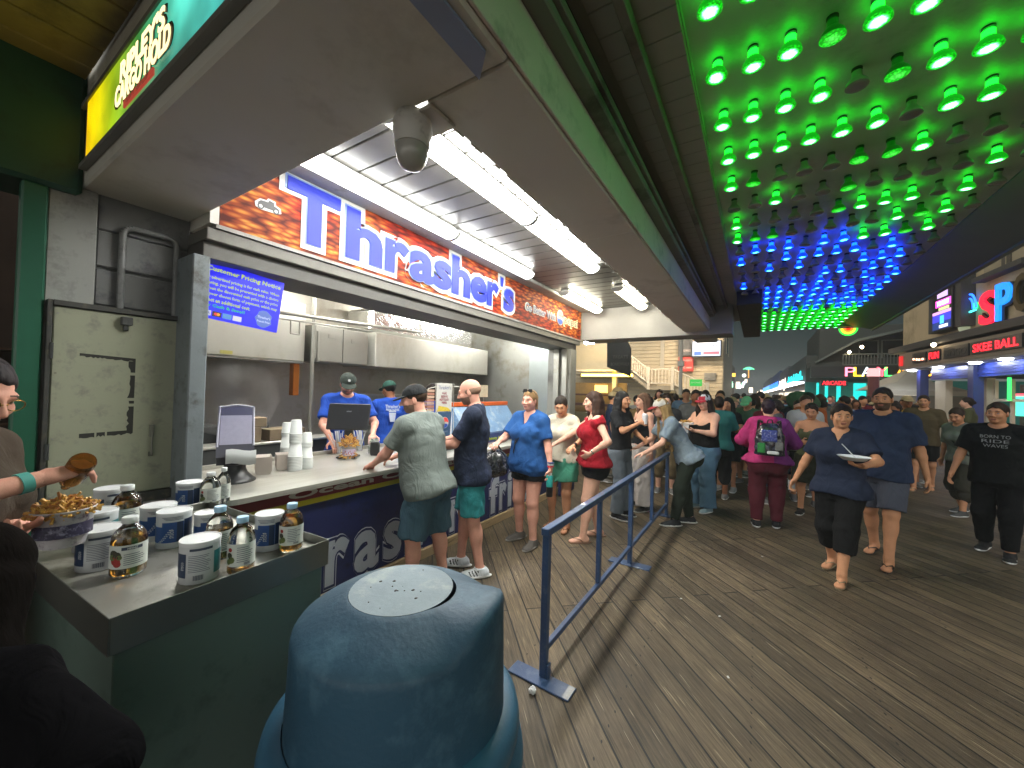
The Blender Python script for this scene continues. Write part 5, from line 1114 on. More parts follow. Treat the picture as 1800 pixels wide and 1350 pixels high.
# paper tray stacks
def trays(px,n,label,s_=1):
    b=at(*px,z=.953); o=empty('food_tray_stack',tuple(b)); tag(o,label,'stack of trays','paper food tray stacks'); m=MB(); a,c_=.078*s_,.055*s_
    for k in range(n):
        z=k*.0095; q=.8+.004*(k%3); 
        vs=[(-a*q,-c_*q,z),(a*q,-c_*q,z),(a*q,c_*q,z),(-a*q,c_*q,z),(-a,-c_,z+.032),(a,-c_,z+.032),(a,c_,z+.032),(-a,c_,z+.032)]; m.add(vs,[(0,1,5,4),(1,2,6,5),(2,3,7,6),(3,0,4,7)])
    m.xf(Matrix.Rotation(R(-22),4,'Z')); m.build('trays',M('tray_card','ded4cc',rough=.7,var=.05),o)
    m=MB(); 
    for k in range(6): 
        x=-.04+k*.016; m.add([(x,-c_*.8-.0012,.004),(x+.006,-c_*.8-.0012,.004),(x+.012,-c_*.85-.0012,.016),(x+.006,-c_*.85-.0012,.016)],[(0,1,2,3)])
    m.xf(Matrix.Rotation(R(-22),4,'Z')); m.build('printed_edge',M('tray_ink','7a4a44',rough=.7),o)
trays((462,832),12,'left stack of pinkish paper food trays beside the napkin dispenser'); trays((496,824),11,'right stack of paper food trays beside the cup stacks',.9)
# napkin dispenser
b=at(412,845,z=.953); ca=math.atan2(-b.y,-b.x); F_=frame(b,(-math.sin(ca),math.cos(ca),0),(-math.cos(ca),-math.sin(ca),0),(0,0,1))   # local x = image right, local y away
t=Thing('napkin_dispenser',b,'black and smoky grey countertop napkin dispenser with a paper napkin hanging out','napkin dispenser')
t.p(MB().lathe([(.13,0),(.13,.01),(.11,.025),(.078,.06),(.066,.09),(.066,.12)],n=32).xf(F_),'base',black_pl)
m=MB(); W_=.108
side=[(-.02,.12),(.085,.12),(.13,.25),(.13,.50),(.07,.53),(-.11,.27),(-.13,.19)]   # (y,z): leans away upward
vs=[(-W_,y,z) for y,z in side]+[(W_,y,z) for y,z in side]; n=len(side); m.add(vs,[tuple(range(n)),tuple(range(2*n-1,n-1,-1))]+[(i,n+i,n+(i+1)%n,(i+1)%n) for i in range(n)]); 
t.p(m.xf(F_),'casing',M('smoky_casing','4c4c56',rough=.25,var=.1,coat=.3))
m=MB(); e=.003; vs=[(-W_*.86,-.108,.272),(W_*.86,-.108,.272),(W_*.86,.025,.464),(-W_*.86,.025,.464)]; nrm=Vector((0,-.82,.57))*.004
m.add([(x,y+nrm.y,z+nrm.z) for x,y,z in vs],[(0,1,2,3)]); t.p(m.xf(F_),'window',M('napkin_window','8c8a9c',rough=.3,var=.08,vscale=30))
m=MB(); m.path([(-W_*.96,-.114,.262),(-W_*.94,.066,.522),(0,.074,.538),(W_*.94,.066,.522),(W_*.96,-.114,.262)],.007); t.p(m.xf(F_),'rim',M('pale_rim','9a9aa8',rough=.3))
m=MB(); vs=[];
for i in range(6):
    for j in range(5): vs.append((-W_*.5+W_*1.6*i/5,-.138-.014*math.sin(j*.9)-.004*i,.235-.10*j/4+.012*math.sin(i*.9+1)+.01*i/5))
fs=[(i*5+j,i*5+j+1,(i+1)*5+j+1,(i+1)*5+j) for i in range(5) for j in range(4)]; m.add(vs,fs,0,True); t.p(m.xf(F_),'napkin',M('napkin_paper','d2d4d4',rough=.9,var=.02))
# straws in cups, money jar
def cupof(px,label,n,seed,name='straw_cup'):
    b=at(*px,z=.953); t=Thing(name,b,label,'cup of straws','clear cups of straws'); t.p(MB().lathe([(.03,0),(.04,.12),(.041,.122)],c=b,n=20,close=False),'cup',M('clear_cup','c8ccd0',rough=.1,alpha=.35,var=.02)); r=random.Random(seed)
    m=MB()
    for k in range(n):
        a=r.uniform(0,6.28); q=r.random()*.022; l=r.uniform(.20,.235); dx,dy=r.gauss(-.02,.03),r.gauss(0,.03); m.tube(b+Vector((q*math.cos(a),q*math.sin(a),.005)),b+Vector((q*math.cos(a)*1.3+dx,q*math.sin(a)*1.3+dy,l)),.0042,n=6)
    t.p(m,'straws',M('paper_straw','d4d6da',rough=.6))
cupof((594,797),'left clear cup full of white wrapped straws behind the tub of fries',16,1); cupof((632,792),'right clear cup full of white wrapped straws behind the tub of fries',20,2)
b=at(656,797,z=.953); t=Thing('tip_jar',b,'clear tip jar stuffed with crumpled bank notes on the counter','tip jar'); t.p(MB().lathe([(.05,0),(.055,.02),(.055,.14),(.048,.155),(.05,.165)],c=b,n=24,close=False),'jar',M('clear_cup','c8ccd0'))
m=MB(); r=random.Random(8)
for k in range(60):
    c0=b+Vector((r.uniform(-.035,.035),r.uniform(-.035,.035),r.uniform(.012,.15))); Mx=Matrix.Translation(c0)@Matrix.Rotation(r.uniform(0,6),4,'Z')@Matrix.Rotation(r.uniform(-1.4,1.4),4,'X'); vs=[(x*.022,y*.012,.006*math.sin(x*3+y*2+k)) for x in (-1,0,1) for y in (-1,1)]; m.add([Mx@Vector(p) for p in vs],[(0,2,3,1),(2,4,5,3)])
t.p(m,'bank_notes',M('notes','8a917c',rough=.8,var=.3,vscale=60))
# point of sale screen
b=at(608,806,z=.953)+Vector((-.02,.03,0)); ca=math.atan2(-b.y,-b.x)-.35; F_=frame(b,(-math.sin(ca),math.cos(ca),0),(-math.cos(ca),-math.sin(ca),0),(0,0,1)); t=Thing('till_screen',b,'black cash register screen seen from behind in front of the cashier','cash register')
t.p(MB().box((-.09,-.05,0),(.09,.10,.02),0,.005).xf(F_),'base',black_pl); t.p(MB().box((-.04,.0,.07),(.04,.05,.34),0,.01).xf(F_),'neck',black_pl)
t.p(MB().box((-.20,-.014,-.13),(.20,.014,.13),0,.01).xf(F_@Matrix.Translation((0,.0,.40))@Matrix.Rotation(R(-16),4,'X')),'screen',M('screen_back','1c1d20',rough=.4,var=.1)); q=t.t('lettering','star',1,M('till_ink','b0b4b8',rough=.5),F_@Matrix.Rotation(0,4,'X')@Vector((.02,-.045,.455)),(F_.col[0].xyz,Vector((0,0,1)),-F_.col[1].xyz),width=.05,height=.012,ext=.0005)
t.p(MB().box((-.03,-.02,.0),(.06,.02,.14),0,.01).xf(F_@Matrix.Translation((.20,.16,0))),'card_reader',black_pl)
# rack with menu card and drink card
b=Vector((-3.05,3.62,.953)); t=Thing('menu_rack',b,'wire counter rack holding an advert card and a tall drink cup card','menu rack')
def card(pl,pr_,pb_,x,name,mat): 
    A_=at(*pl,x=x);B_=at(*pr_,x=x);C_=at(*pb_,x=x); m=MB(); m.box((x-.006,A_.y,C_.z),(x,B_.y,A_.z),0,.001); return t.p(m,name,mat),A_,B_,C_
xx=-3.0
_,A_,B_,C_=card((768,673),(795,673),(768,724),xx,'advert_card',M('advert_white','b6b6b0',rough=.5,var=.04))
ym=(A_.y+B_.y)/2; wd=B_.y-A_.y; hh=A_.z-C_.z
t.t('lettering',"Thrasher's",1,M('pale_ink','7a8098',rough=.5),(xx+.002,ym,A_.z-hh*.15),EAST,width=wd*.8,height=hh*.14,ext=.0005)
for k,s_ in enumerate(('WE','SERVE','BOTTLED','PEPSI')): t.t('lettering',s_,1,M('dark_red_ink','8a3040',rough=.5),(xx+.002,ym,A_.z-hh*(.36+.11*k)),EAST,width=wd*(.3+.15*(k%3)),height=hh*.08,ext=.0005,off=.01)
t.p(MB().prism([(0,0),(wd*.9,0),(wd*.7,hh*.12),(wd*.1,hh*.2)],0,.001).xf(frame((xx+.001,A_.y+wd*.05,C_.z+.004),*EAST)),'yellow_fries_picture',M('yellow_pic','c0a838',rough=.5,var=.2,vscale=40))
_,A_,B_,C_=card((768,725),(795,725),(768,782),xx,'drink_card',M('drink_card_white','c8ccd0',rough=.5))
wd=B_.y-A_.y;hh=A_.z-C_.z
t.p(MB().prism([(-wd*.34,-hh/2),(wd*.34,-hh/2),(wd*.45,hh/2),(-wd*.45,hh/2)],.001,.003).xf(frame((xx,(A_.y+B_.y)/2,(A_.z+C_.z)/2),*EAST)),'cup_picture',M('cup_blue','284868',rough=.4,var=.25,vscale=9))
q=pepsi((xx+.004,(A_.y+B_.y)/2-.003,A_.z-hh*.33),wd*.23,EAST,t.o,t.i)
t.t('lettering','pepsi',1,M('pale_ink','7a8098'),(xx+.004,(A_.y+B_.y)/2,A_.z-hh*.62),EAST,width=wd*.4,height=hh*.09,ext=.0005)
t.p(MB().path([at(752,687,x=xx-.02),at(753,683,x=xx-.02),at(766,680,x=xx-.02),at(812,680,x=xx-.02)],.004).path([at(766,672,x=xx-.015),at(766,800,x=xx-.015)],.004).path([at(797,672,x=xx-.015),at(797,800,x=xx-.015)],.004),'wire_frame',steel)
t.p(MB().box((xx-.1,at(766,800,x=xx).y-.05,.953),(xx+.04,at(797,800,x=xx).y+.05,.965)),'foot',black_pl)
m=MB()
for k in range(15): z=1.12+.035*k; m.box((xx-.09,at(757,700,x=xx).y-.02,z),(xx-.03,at(765,700,x=xx).y+.02,z+.028),k%2)
t.p(m,'cup_sleeve_column',[M('sleeve_tan','a88c78',rough=.6,var=.2,vscale=20),M('sleeve_red','9a6a58',rough=.6)])
# price display further along the counter
b=Vector((-3.0,4.9,.953)); t=Thing('price_display',b,'angled blue and orange price display box on the counter behind the bald man','price display')
xx=-2.98; y0=at(822,720,x=xx).y; y1=at(915,740,x=xx).y
PB=M('display_blue','28386a',rough=.35,var=.25,vscale=8); 
m=MB(); z_=lambda py: at(860,py,x=xx).z
m.box((xx-.35,y0,.953),(xx,y1,z_(760)),0,.004); t.p(m,'lower_box',PB)
F2=[(xx,z_(759)),(xx-.30,z_(714)+.02),(xx-.30,.96),]
m=MB(); m.add([(xx+.002,y0,z_(762)),(xx+.002,y1,z_(762)),(xx-.25,y1,z_(716)),(xx-.25,y0,z_(716)),(xx-.3,y1,z_(762)),(xx-.3,y0,z_(762))],[(0,1,2,3),(1,4,2),(0,3,5),(3,2,4,5)]); t.p(m,'sloping_face',M('display_pale','6c90b8',rough=.35,var=.2,vscale=6,dirt='a8b8c8',dscale=7))
t.p(MB().box((xx-.30,y0,z_(715)),(xx-.235,y1,z_(708)),0,.003),'orange_header',M('display_orange','c85a24',rough=.4,var=.2,vscale=20))
t.t('lettering','Thirsty for Combo',1,M('acid_green','b0c038',rough=.5),(xx+.004,(y0+y1)/2+.1,z_(772)),EAST,width=(y1-y0)*.5,height=.05,ext=.001,off=.02)
for k in range(3): 
    t.p(MB().box((xx,y0+.35+.35*k,z_(800)),(xx+.003,y0+.52+.35*k,z_(778))),'price_panel',M('pink_panel','c888a8',rough=.5,var=.2,vscale=30) if k!=1 else M('paleblue_panel','88a8d0',rough=.5,var=.2,vscale=30))
b=at(850,690,x=-3.3); t=Thing('price_card',b,'small white price card on a wire above the counter','card'); t.p(MB().box((-3.3,at(843,680,x=-3.3).y,at(850,698,x=-3.3).z),(-3.29,at(857,680,x=-3.3).y,at(850,677,x=-3.3).z)),'card',M('card_cream','c0b8a0',rough=.6,var=.15,vscale=30)); t.p(MB().tube((-3.295,b.y,.953),(-3.295,b.y,b.z),.004),'wire',steel)
# ================= barrier rail =================
RB=M('barrier_blue','2c4468',rough=.38,var=.15,vscale=5,dirt='4a5a74',dscale=16,coat=.2,bump=.12,bscale=60)
t=Thing('queue_barrier',(-1.02,3.85,0),'long blue steel queue barrier with flat floor plates','barrier')
t.p(MB().box((-1.045,2.02,.822),(-.995,5.70,.866),0,.004),'top_rail',RB); t.p(MB().box((-1.035,2.072,.15),(-1.005,5.63,.185),0,.003),'lower_rail',RB)
for y_ in (2.05,3.85,5.65): t.p(MB().box((-1.04,y_-.021,.014),(-1.0,y_+.021,.82),0,.003),'post',RB)
for y_ in (2.95,4.75): t.p(MB().box((-1.037,y_-.018,.188),(-1.003,y_+.018,.82),0,.003),'post',RB)
for y_,r_ in ((2.02,-.03),(3.85,.02),(5.65,.0)): t.p(MB().box((-1.215,y_-.055,.001),(-.825,y_+.055,.013),0,.003,rot=Matrix.Rotation(r_,3,'Z')),'floor_plate',RB)
t.p(MB().box((-.997,2.03,.014),(-.985,2.07,.09)),'gusset',RB)
# crumpled paper
m=MB(); r=random.Random(2); vs=[];
for i in range(9):
    for j in range(12):
        a=math.pi*i/8; q=2*math.pi*j/12; rr_=.021*r.uniform(.72,1.12); vs.append((rr_*math.sin(a)*math.cos(q),rr_*math.sin(a)*math.sin(q),rr_*math.cos(a)))
m.add(vs,[(i*12+j,(i+1)*12+j,(i+1)*12+(j+1)%12,i*12+(j+1)%12) for i in range(8) for j in range(12)]); o=m.build('crumpled_paper',M('crumpled','c8c8c8',rough=.8,var=.1)); p=at(936,1213,z=.02); o.location=(p.x,p.y,.019); tag(o,'crumpled ball of white paper on the boards beside the barrier foot','litter')
# small litter flecks
for k,(px,py,lab) in enumerate(((880+900,0,''),(1197,1052,'tiny white scrap on the boards right of the barrier'),(1280,1190,'small pale scrap lying on the dark boards in front'),(1340,978,'pale fleck of litter beyond the barrier on the boards'),(1265,1083,'thin pale scrap beside the long shadow on the boards'))):
    if not lab: continue
    p=at(px,py,z=.003); o=MB().box((-.008,-.005,0),(.009,.005,.003)).build('paper_scrap',M('crumpled','c8c8c8')); o.location=(p.x,p.y,.001); o.rotation_euler=(0,0,k); tag(o,lab,'litter','paper scraps on the boardwalk')
# ================= bin =================
BC=(-.885,.825); t=Thing('litter_bin',(BC[0],BC[1],0),'big blue plastic litter bin with a dusty domed lid in the foreground','litter bin')
m=MB(); n=64; prof=[(.150,1.062),(.158,1.060),(.168,1.055),(.225,1.030),(.265,1.006),(.284,.992),(.2895,.984),(.2915,.972),(.2925,.93),(.300,.74),(.302,.70)]
m.lathe(prof,c=(BC[0],BC[1],0),n=n,close=False)
vs=[]
for x,y,z in m.v:
    a=math.atan2(y-BC[1],x-BC[0]); rr_=math.hypot(x-BC[0],y-BC[1]); d=abs((a-R(20)+math.pi)%(2*math.pi)-math.pi); k=max(0,1-(d/R(38))**2)
    if z>.9: z=z+.075*k*min(1,max(0,(rr_-.16)/.12)); 
    kk=.012*k; vs.append((BC[0]+(x-BC[0])*(1+kk/rr_),BC[1]+(y-BC[1])*(1+kk/rr_),z))
m.v=vs; t.p(m,'hood',M('bin_blue','1f4358',rough=.6,var=.16,vscale=3,bump=.5,bscale=70,dirt='3c5e72',dscale=5,bdist=.003))
t.p(MB().lathe([(.001,1.0655),(.1,1.065),(.149,1.0625)],c=(BC[0],BC[1],0),n=48,close=False),'dusty_top',M('bin_top','7c8a92',rough=.7,var=.12,vscale=8,dirt='99a2a2',dscale=9,bump=.3,bscale=60))
m=MB(); r=random.Random(5)
for (dx,dy) in [(r.gauss(0,.06),r.gauss(0,.05)) for _ in range(13)]:
    if math.hypot(dx,dy)>.14: continue
    s_=r.choice((.0012,.002,.0045)); m.prism([(BC[0]+dx+s_*math.cos(i*1.05)*r.uniform(.5,1.3),BC[1]+dy+s_*math.sin(i*1.05)*r.uniform(.6,1.3)) for i in range(6)],1.0655,1.067)
t.p(m,'specks',M('speck','2c2420',rough=.7))
BB=M('bin_barrel','2f5a74',rough=.5,var=.1,vscale=3,bump=.2,bscale=90)
t.p(MB().lathe([(.303,.745),(.335,.742),(.352,.725),(.358,.70),(.356,.675),(.346,.665),(.347,.65),(.366,.635),(.373,.60),(.370,.56),(.355,.54),(.34,.46),(.315,.02),(.30,.0)],c=(BC[0],BC[1],0),n=64,close=False),'barrel',BB)
# a plain steel plate in the paving right of the bin is not present; keep boards bare
# ================= buildings across the boardwalk =================
FP=Vector((5.8,15.4,0)); FT=Vector((-.73,7.2,0)).normalized(); FN=Vector((-FT.y,FT.x,0)); FP=FP-FN*.42
FX=(tuple(-FT),(0,0,1),tuple(FN))
def fa(t_,z,out=0): p=FP+FT*t_+FN*out; return Vector((p.x,p.y,z))
def fbox(m,t0,t1,z0,z1,o0,o1,mi=0,bev=0):
    b=MB().box((t0,-o1,z0),(t1,-o0,z1),mi,bev); b.xf(frame(FP,FT,-FN,(0,0,1))); m.add(b.v,b.f,mi); return m
def FB(*a,**k): return fbox(MB(),*a,**k)
WB=M('arcade_wall','b4a484',rough=.8,var=.08,vscale=.7,dirt='948668',dscale=1)
t=Thing('arcade_building',fa(1,0),'tan fronted boardwalk arcade with glowing letters and red word signs on the right side','building')
t.p(FB(-6,8.2,3.62,7.4,-7,0),'upper_wall',WB); t.p(FB(-6,8.2,7.4,7.6,-7.2,.5),'roof',darkpaint)
t.p(FB(-6,8.2,3.68,3.93,.003,.5,bev=.02),'canopy_band',M('band_dark','20262a',rough=.5,var=.1))
t.p(FB(-6,7.3,3.0,3.60,-.5,.42),'sign_band',M('sign_band','7c7264',rough=.6,var=.08,vscale=1.5)); t.p(FB(-6,7.3,2.93,2.997,-2.2,.40),'band_soffit',M('band_soffit','8a8a88',rough=.5,var=.1))
t.p(FB(-6,8.2,0,2.93,-7,-6),'back_wall',M('arcade_inside','a89a78',rough=.7,var=.25,vscale=1.5))
t.p(FB(3.05,5.1,4.15,6.5,.01,.35),'dark_screen_box',darkpaint)
# windows with trim above
for t0 in (2.55,-.6): t.p(FB(t0-2.0,t0,5.55,6.9,.003,.06),'bay',M('bay_wall','9a9078',rough=.8,var=.05)); t.p(FB(t0-2.1,t0+.06,5.40,5.55,.003,.3),'bay_ledge',darkpaint)
t.p(FB(1.3,1.68,5.6,6.3,.062,.09),'vent_grille',M('grille','4a463c',rough=.6))
for a,b in ((1.46,1.50),): t.p(FB(a,b,5.55,6.35,.092,.10),'grille_bar',M('bay_wall','9a9078'))
SEG=[(-6,-3.4),(-3.1,.55),(.95,4.0)]
BLU=M('shutter_blue','26409a',rough=.35,var=.12,vscale=3,metal=.2)
for a,b in ((-2,3.35),(3.75,6.3)): 
    m=MB(); 
    for k in range(5): fbox(m,a,b,2.5+.085*k,2.578+.085*k,-.30,-.2+.02*(k%2))
    t.p(m,'rolled_shutter',BLU)
for a,b in ((3.39,3.7),(6.9,7.2),(-2.4,-2.05)): t.p(FB(a,b,0,2.925,-.35,-.1),'column',M('column_navy','1c2c66',rough=.4,var=.1))
CRM=M('pale_pilaster','b4ac98',rough=.6,var=.06)
for a,b in ((3.75,3.95),(6.04,6.8),(3.6,3.72)): t.p(FB(a,b,0,2.48,-.7,-.5),'pilaster',CRM)
# window frame with the green tube (prize room)
t.p(FB(2.68,2.76,0,2.4,-.7,-.62),'window_frame',CRM); t.p(FB(1.3,3.4,1.72,1.80,-.61,-.55),'window_frame',CRM); t.p(FB(3.44,3.52,0,2.4,-.7,-.62),'window_frame',CRM); t.p(FB(1.3,1.38,0,2.4,-.7,-.62),'window_frame',CRM)
t.p(FB(2.5,2.57,1.75,2.45,-.53,-.47),'green_tube',EM('green_tube','30e060',1.6))
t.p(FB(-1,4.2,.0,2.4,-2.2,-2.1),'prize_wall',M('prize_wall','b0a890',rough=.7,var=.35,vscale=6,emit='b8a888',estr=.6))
t.p(FB(4.4,7.4,.0,2.4,-3.2,-3.1),'machine_wall',M('machine_wall','584c44',rough=.7,var=.4,vscale=4))
for a,b,z0,z1,c_ in ((5.6,6.3,1.1,1.95,'ff4050'),(6.4,7.2,1.2,1.95,'50e0c0'),(5.6,7.2,1.95,2.05,'ff6070'),(5.9,6.2,.6,1.0,'f0d0a0')): t.p(FB(a,b,z0,z1,-2.9,-2.8,bev=.04),'game_panel',EM('panel_'+c_,c_,1.1))
t.p(FB(2.3,2.9,.9,1.25,-1.5,-1.2),'game_panel',EM('panel_ff7040','ff7040',1.2)); t.p(FB(3.0,3.4,1.2,1.5,-1.5,-1.3),'game_panel',EM('panel_f0f0e0','f0f0e0',1.0))
# LED word signs
def wsign(s_,tc,w_,lit=True,z=3.30,h=.24,box=1.1):
    q=Thing('word_sign',fa(tc,3.1,.43),('red lit dot letter sign reading %s on the arcade band'%s_) if lit else 'unlit dark word sign between two red ones on the arcade band','sign'); q.p(FB(tc-w_*.56,tc+w_*.56,3.12,3.50,.423,.47,bev=.005),'box',black_pl)
    q.t('lettering',s_,1,EM('red_led','ff1828',2.6) if lit else M('unlit_letters','2c3030',rough=.5),fa(tc,z,.478),FX,width=w_,height=h,off=.015,ext=.003)
wsign('SKEE BALL',1.13,1.92); wsign('BINGO',3.05,1.25,False); wsign('FUN',4.36,.65); 
q=Thing('marquee_lights',fa(5.5,3.3,.43),'small marquee box with a few bulbs at the end of the arcade band','marquee'); q.p(FB(4.95,6.0,3.12,3.5,.423,.47),'box',black_pl)
for k,(tt_,zz) in enumerate(((5.1,3.2),(5.35,3.2),(5.55,3.22),(5.8,3.25))): q.p(FB(tt_,tt_+.07,zz,zz+.07,.475,.5),'bulb',EM('warm_bulb','ffb090',4))
q.p(FB(6.9,7.1,3.1,3.5,.43,.5),'red_light',EM('dim_red','c82020',1))
# letters SPO
for ch,tc,zc,w_,h_,col,lit in (('S',2.16,4.54,.80,1.02,'ff1430',1),('P',1.48,4.60,.66,1.08,'1478e8',1),('O',.72,4.68,.7,1.05,'4a3c18',0),('R',-.1,4.74,.7,1.05,'4a3c18',0)):
    o=Thing('channel_letter',fa(tc,4.2,.05),{'S':'big red glowing letter S on the arcade wall','P':'big blue glowing letter P on the arcade wall','O':'big unlit dark letter O on the arcade wall beside the blue P','R':'big unlit dark letter R on the arcade wall'}[ch],'letter')
    o.t('backing',ch,1,M('letter_shadow','1c1810',rough=.6),fa(tc-.05,zc-.03,.06),FX,width=w_*1.1,height=h_*1.05,off=.05,ext=.03)
    o.t('face',ch,1,EM('letter_'+col,col,1.5) if lit else M('letter_'+col,col,rough=.5),fa(tc,zc,.13),FX,width=w_,height=h_,off=.02,ext=.03)
# neon cap and ball
q=Thing('neon_cap_sign',fa(3.1,4.6,.1),'neon sign of a blue baseball cap over a white pin on the arcade wall','neon sign')
def narc(m,c,rx,rz,a0,a1,r=.03,n=10): 
    pts=[fa(c[0]-rx*math.cos(a0+(a1-a0)*i/n),c[1]+rz*math.sin(a0+(a1-a0)*i/n),.14) for i in range(n+1)]; return m.path(pts,r,n=6)
q.p(narc(narc(MB(),(3.08,4.66),.34,.5,0,math.pi),(3.08,4.66),.2,.36,0,math.pi),'blue_tube',EM('neon_blue','2060ff',3)); q.p(MB().path([fa(3.45,4.56,.14),fa(2.75,4.6,.14)],.03,n=6),'cyan_tube',EM('neon_cyan2','40e0e0',2.5)); q.p(FB(2.72,2.9,4.62,4.85,.08,.14,bev=.05),'green_badge',EM('neon_green2','20d050',1.5))
q.p(MB().lathe([(.05,-.35),(.13,-.2),(.17,0),(.15,.2),(.05,.33)],n=12).xf(Matrix.Translation(fa(3.44,4.25,.1))),'white_pin',M('pin_white','a0a090',rough=.5,emit='a0a888',estr=.25))
# tall LED screen
q=Thing('led_screen',fa(4.0,4.2,.4),'tall narrow led advertising screen with pink and blue graphics on the arcade','led screen'); q.p(FB(3.40,4.66,4.15,5.75,.353,.42,bev=.01),'screen_case',black_pl)
for a,b,z0,z1,c_,e_ in ((3.65,4.3,5.3,5.7,'b89ad0',1.3),(3.45,4.4,4.98,5.22,'ff50d0',1.5),(3.55,4.2,4.85,4.95,'c8e090',1.),(3.44,4.6,4.73,4.83,'e8a0e0',1.),(3.44,4.6,4.46,4.72,'3a3ac0',1.1),(3.44,4.6,4.2,4.45,'18306a',1.),(3.6,4.15,4.24,4.34,'e8f0ff',1.2),(3.85,4.1,4.38,4.66,'40a8ff',1.4)): q.p(FB(a,b,z0,z1,.422+.002*(e_>1.1)+.003*(b-a<.6),.43+.002*(b-a<.6)),'graphic',EM('led_'+c_,c_,e_*1.2))
q.t('lettering','TONIGHT',1,EM('led_white','ffffff',2),fa(3.92,5.1,.436),FX,width=.75,height=.16,ext=.002,off=.02)
# downlights
for k,tt_ in enumerate((1.33,2.73,4.9,6.92,-.1)):
    q=Thing('downlight',fa(tt_,2.9,.2),('round downlight under the arcade band nearest the skee ball sign','round downlight above the blue shutter of the arcade','small downlight above the far shutter of the arcade','downlight at the far end of the arcade band','round downlight of the arcade at the right edge')[k],'light','arcade downlights'); m=MB().lathe([(.14,0),(.13,-.03),(.05,-.05)],n=16); m.xf(Matrix.Translation(fa(tt_,2.925,.15))); q.p(m,'lens',EM('downlight','f0f4ff',45)); 
q=Thing('wall_lamp',fa(4.06,3.69,.55),'small warm wall lamp between the led screen and the arcade band','light'); m=MB().lathe([(.02,.08),(.06,.05),(.07,0),(.03,-.06)],n=12); m.xf(Matrix.Translation(fa(4.06,3.64,.6))); q.p(m,'globe',EM('warm_lamp','ffe0b0',18))
q.p(MB().tube(fa(4.06,3.72,.43),fa(4.06,3.72,.6),.015),'arm',darkpaint)
# ================= playland block =================
YP=26.
DKW=M('dark_siding','363a36',rough=.7,var=.1)
t=Thing('playland_building',(6,YP+.5,0),'dark two storey building with balcony and coloured neon letters beyond the tent','building')
P_=lambda px,py,y=YP: at(px,py,y=y)
t.p(MB().box((2.4,YP+.4,3.35),(13,YP+8,3.6)).box((2.9,YP+1.5,3.6),(13,YP+8,5.6)),'upper_storey',DKW)
m=MB(); m.add([(2.6,YP+.2,3.62),(4.3,YP+.2,4.75),(13,YP+.2,7.0),(13,YP+8,7.0),(4.3,YP+8,4.75),(2.6,YP+8,3.62),(2.6,YP+.2,3.52),(4.3,YP+.2,4.62),(13,YP+.2,6.85),(13,YP+8,6.85),(4.3,YP+8,4.62),(2.6,YP+8,3.52)],[(0,1,4,5),(1,2,3,4),(6,11,10,7),(7,10,9,8),(0,6,7,1),(1,7,8,2)]); t.p(m,'roof',M('roof_edge','5c6460',rough=.6))
for a,b in ((4.6,5.3),(5.5,6.9)):
    q=t.p(MB().box((a,YP+1.46,3.9),(b,YP+1.495,4.75)),'window',M('dark_glass','12181a',rough=.1)); t.p(MB().box((a-.05,YP+1.42,3.85),(a,YP+1.458,4.8)).box((b,YP+1.42,3.85),(b+.05,YP+1.458,4.8)).box((a,YP+1.42,4.75),(b,YP+1.458,4.8)),'window_frame',M('window_trim','6a706a',rough=.6))
m=MB(); x=3.7
while x<12: m.box((x,YP+.02,3.45),(x+.03,YP+.05,3.92)); x+=.12
m.box((3.7,YP,3.925),(12,YP+.07,3.98)).box((3.7,YP,3.40),(12,YP+.07,3.447)); t.p(m,'balcony_railing',M('railing_grey','5c625c',rough=.6))
t.p(MB().box((2.4,YP+.05,2.75),(12,YP+.38,3.34)),'sign_board',M('sign_black','0c0e0e',rough=.4))
t.p(MB().box((2.4,YP+3,0),(12,YP+3.1,2.74)),'back_wall',M('teal_inside','1c6a60',rough=.6,var=.3,emit='18a090',estr=.03))
NC={'pink':'ff7088','yel':'ffd020','red':'ff5060','grn':'40e060','org':'ffb030','wht':'d0e8f0'}
for ch,px,c_ in (('P',1495,'pink'),('L',1510,'yel'),('A',1524,'wht'),('Y',1551,'red'),('L',1565,'grn'),('A',1585,'org'),('N',1612,'wht'),('D',1631,'org')):
    p=P_(px,653); o=Thing('neon_letter',(p.x,YP,2.85),{'pink':'pink outlined neon letter P over the dark building','yel':'yellow neon letter L beside the pink P','wht':'pale neon letter half hidden by the red column' if ch=='A' else 'pale neon letter N behind the tent roof','red':'red neon letter Y right of the red column','grn':'green neon letter L right of the red Y','org':'orange neon letter A behind the tent roof' if ch=='A' else 'orange yellow neon letter D by the arcade'}[c_],'neon letter'); o.t('tube',ch,1,EM('nl_'+c_,NC[c_],2.6),(p.x,YP+.0,3.06),SOUTH,width=.42,height=.46,off=-.0,ext=.02)
for k,(px,w_) in enumerate(((1478,.16),(1512,.3),(1523,.2),(1456,.12),(1440,.1))):
    p=P_(px,700); o=MB().box((p.x-w_/2,YP+.6,.0),(p.x+w_/2,YP+.8,2.5),0,.03).build('lit_column',EM('cyan_column','18d0c8',1.0)); tag(o,('teal lit column of the playland front under the P','wide teal lit pillar left of the red column','teal lit pillar half behind the red column','slim teal lit column further left on the playland front','slimmest teal lit column at the far left')[k],'lit column')
o=Thing('red_word_sign',(3.0,YP,2.3),'small red lit word sign under the playland roof','sign'); p=P_(1465,677); o.p(MB().box((p.x-.55,YP-.1,2.32),(p.x+.55,YP-.03,2.62)),'box',black_pl); o.t('lettering','ARCADE',1,EM('red_led','ff1828',2.6),(p.x,YP-.105,2.47),SOUTH,width=.95,height=.2,ext=.005,off=.02)
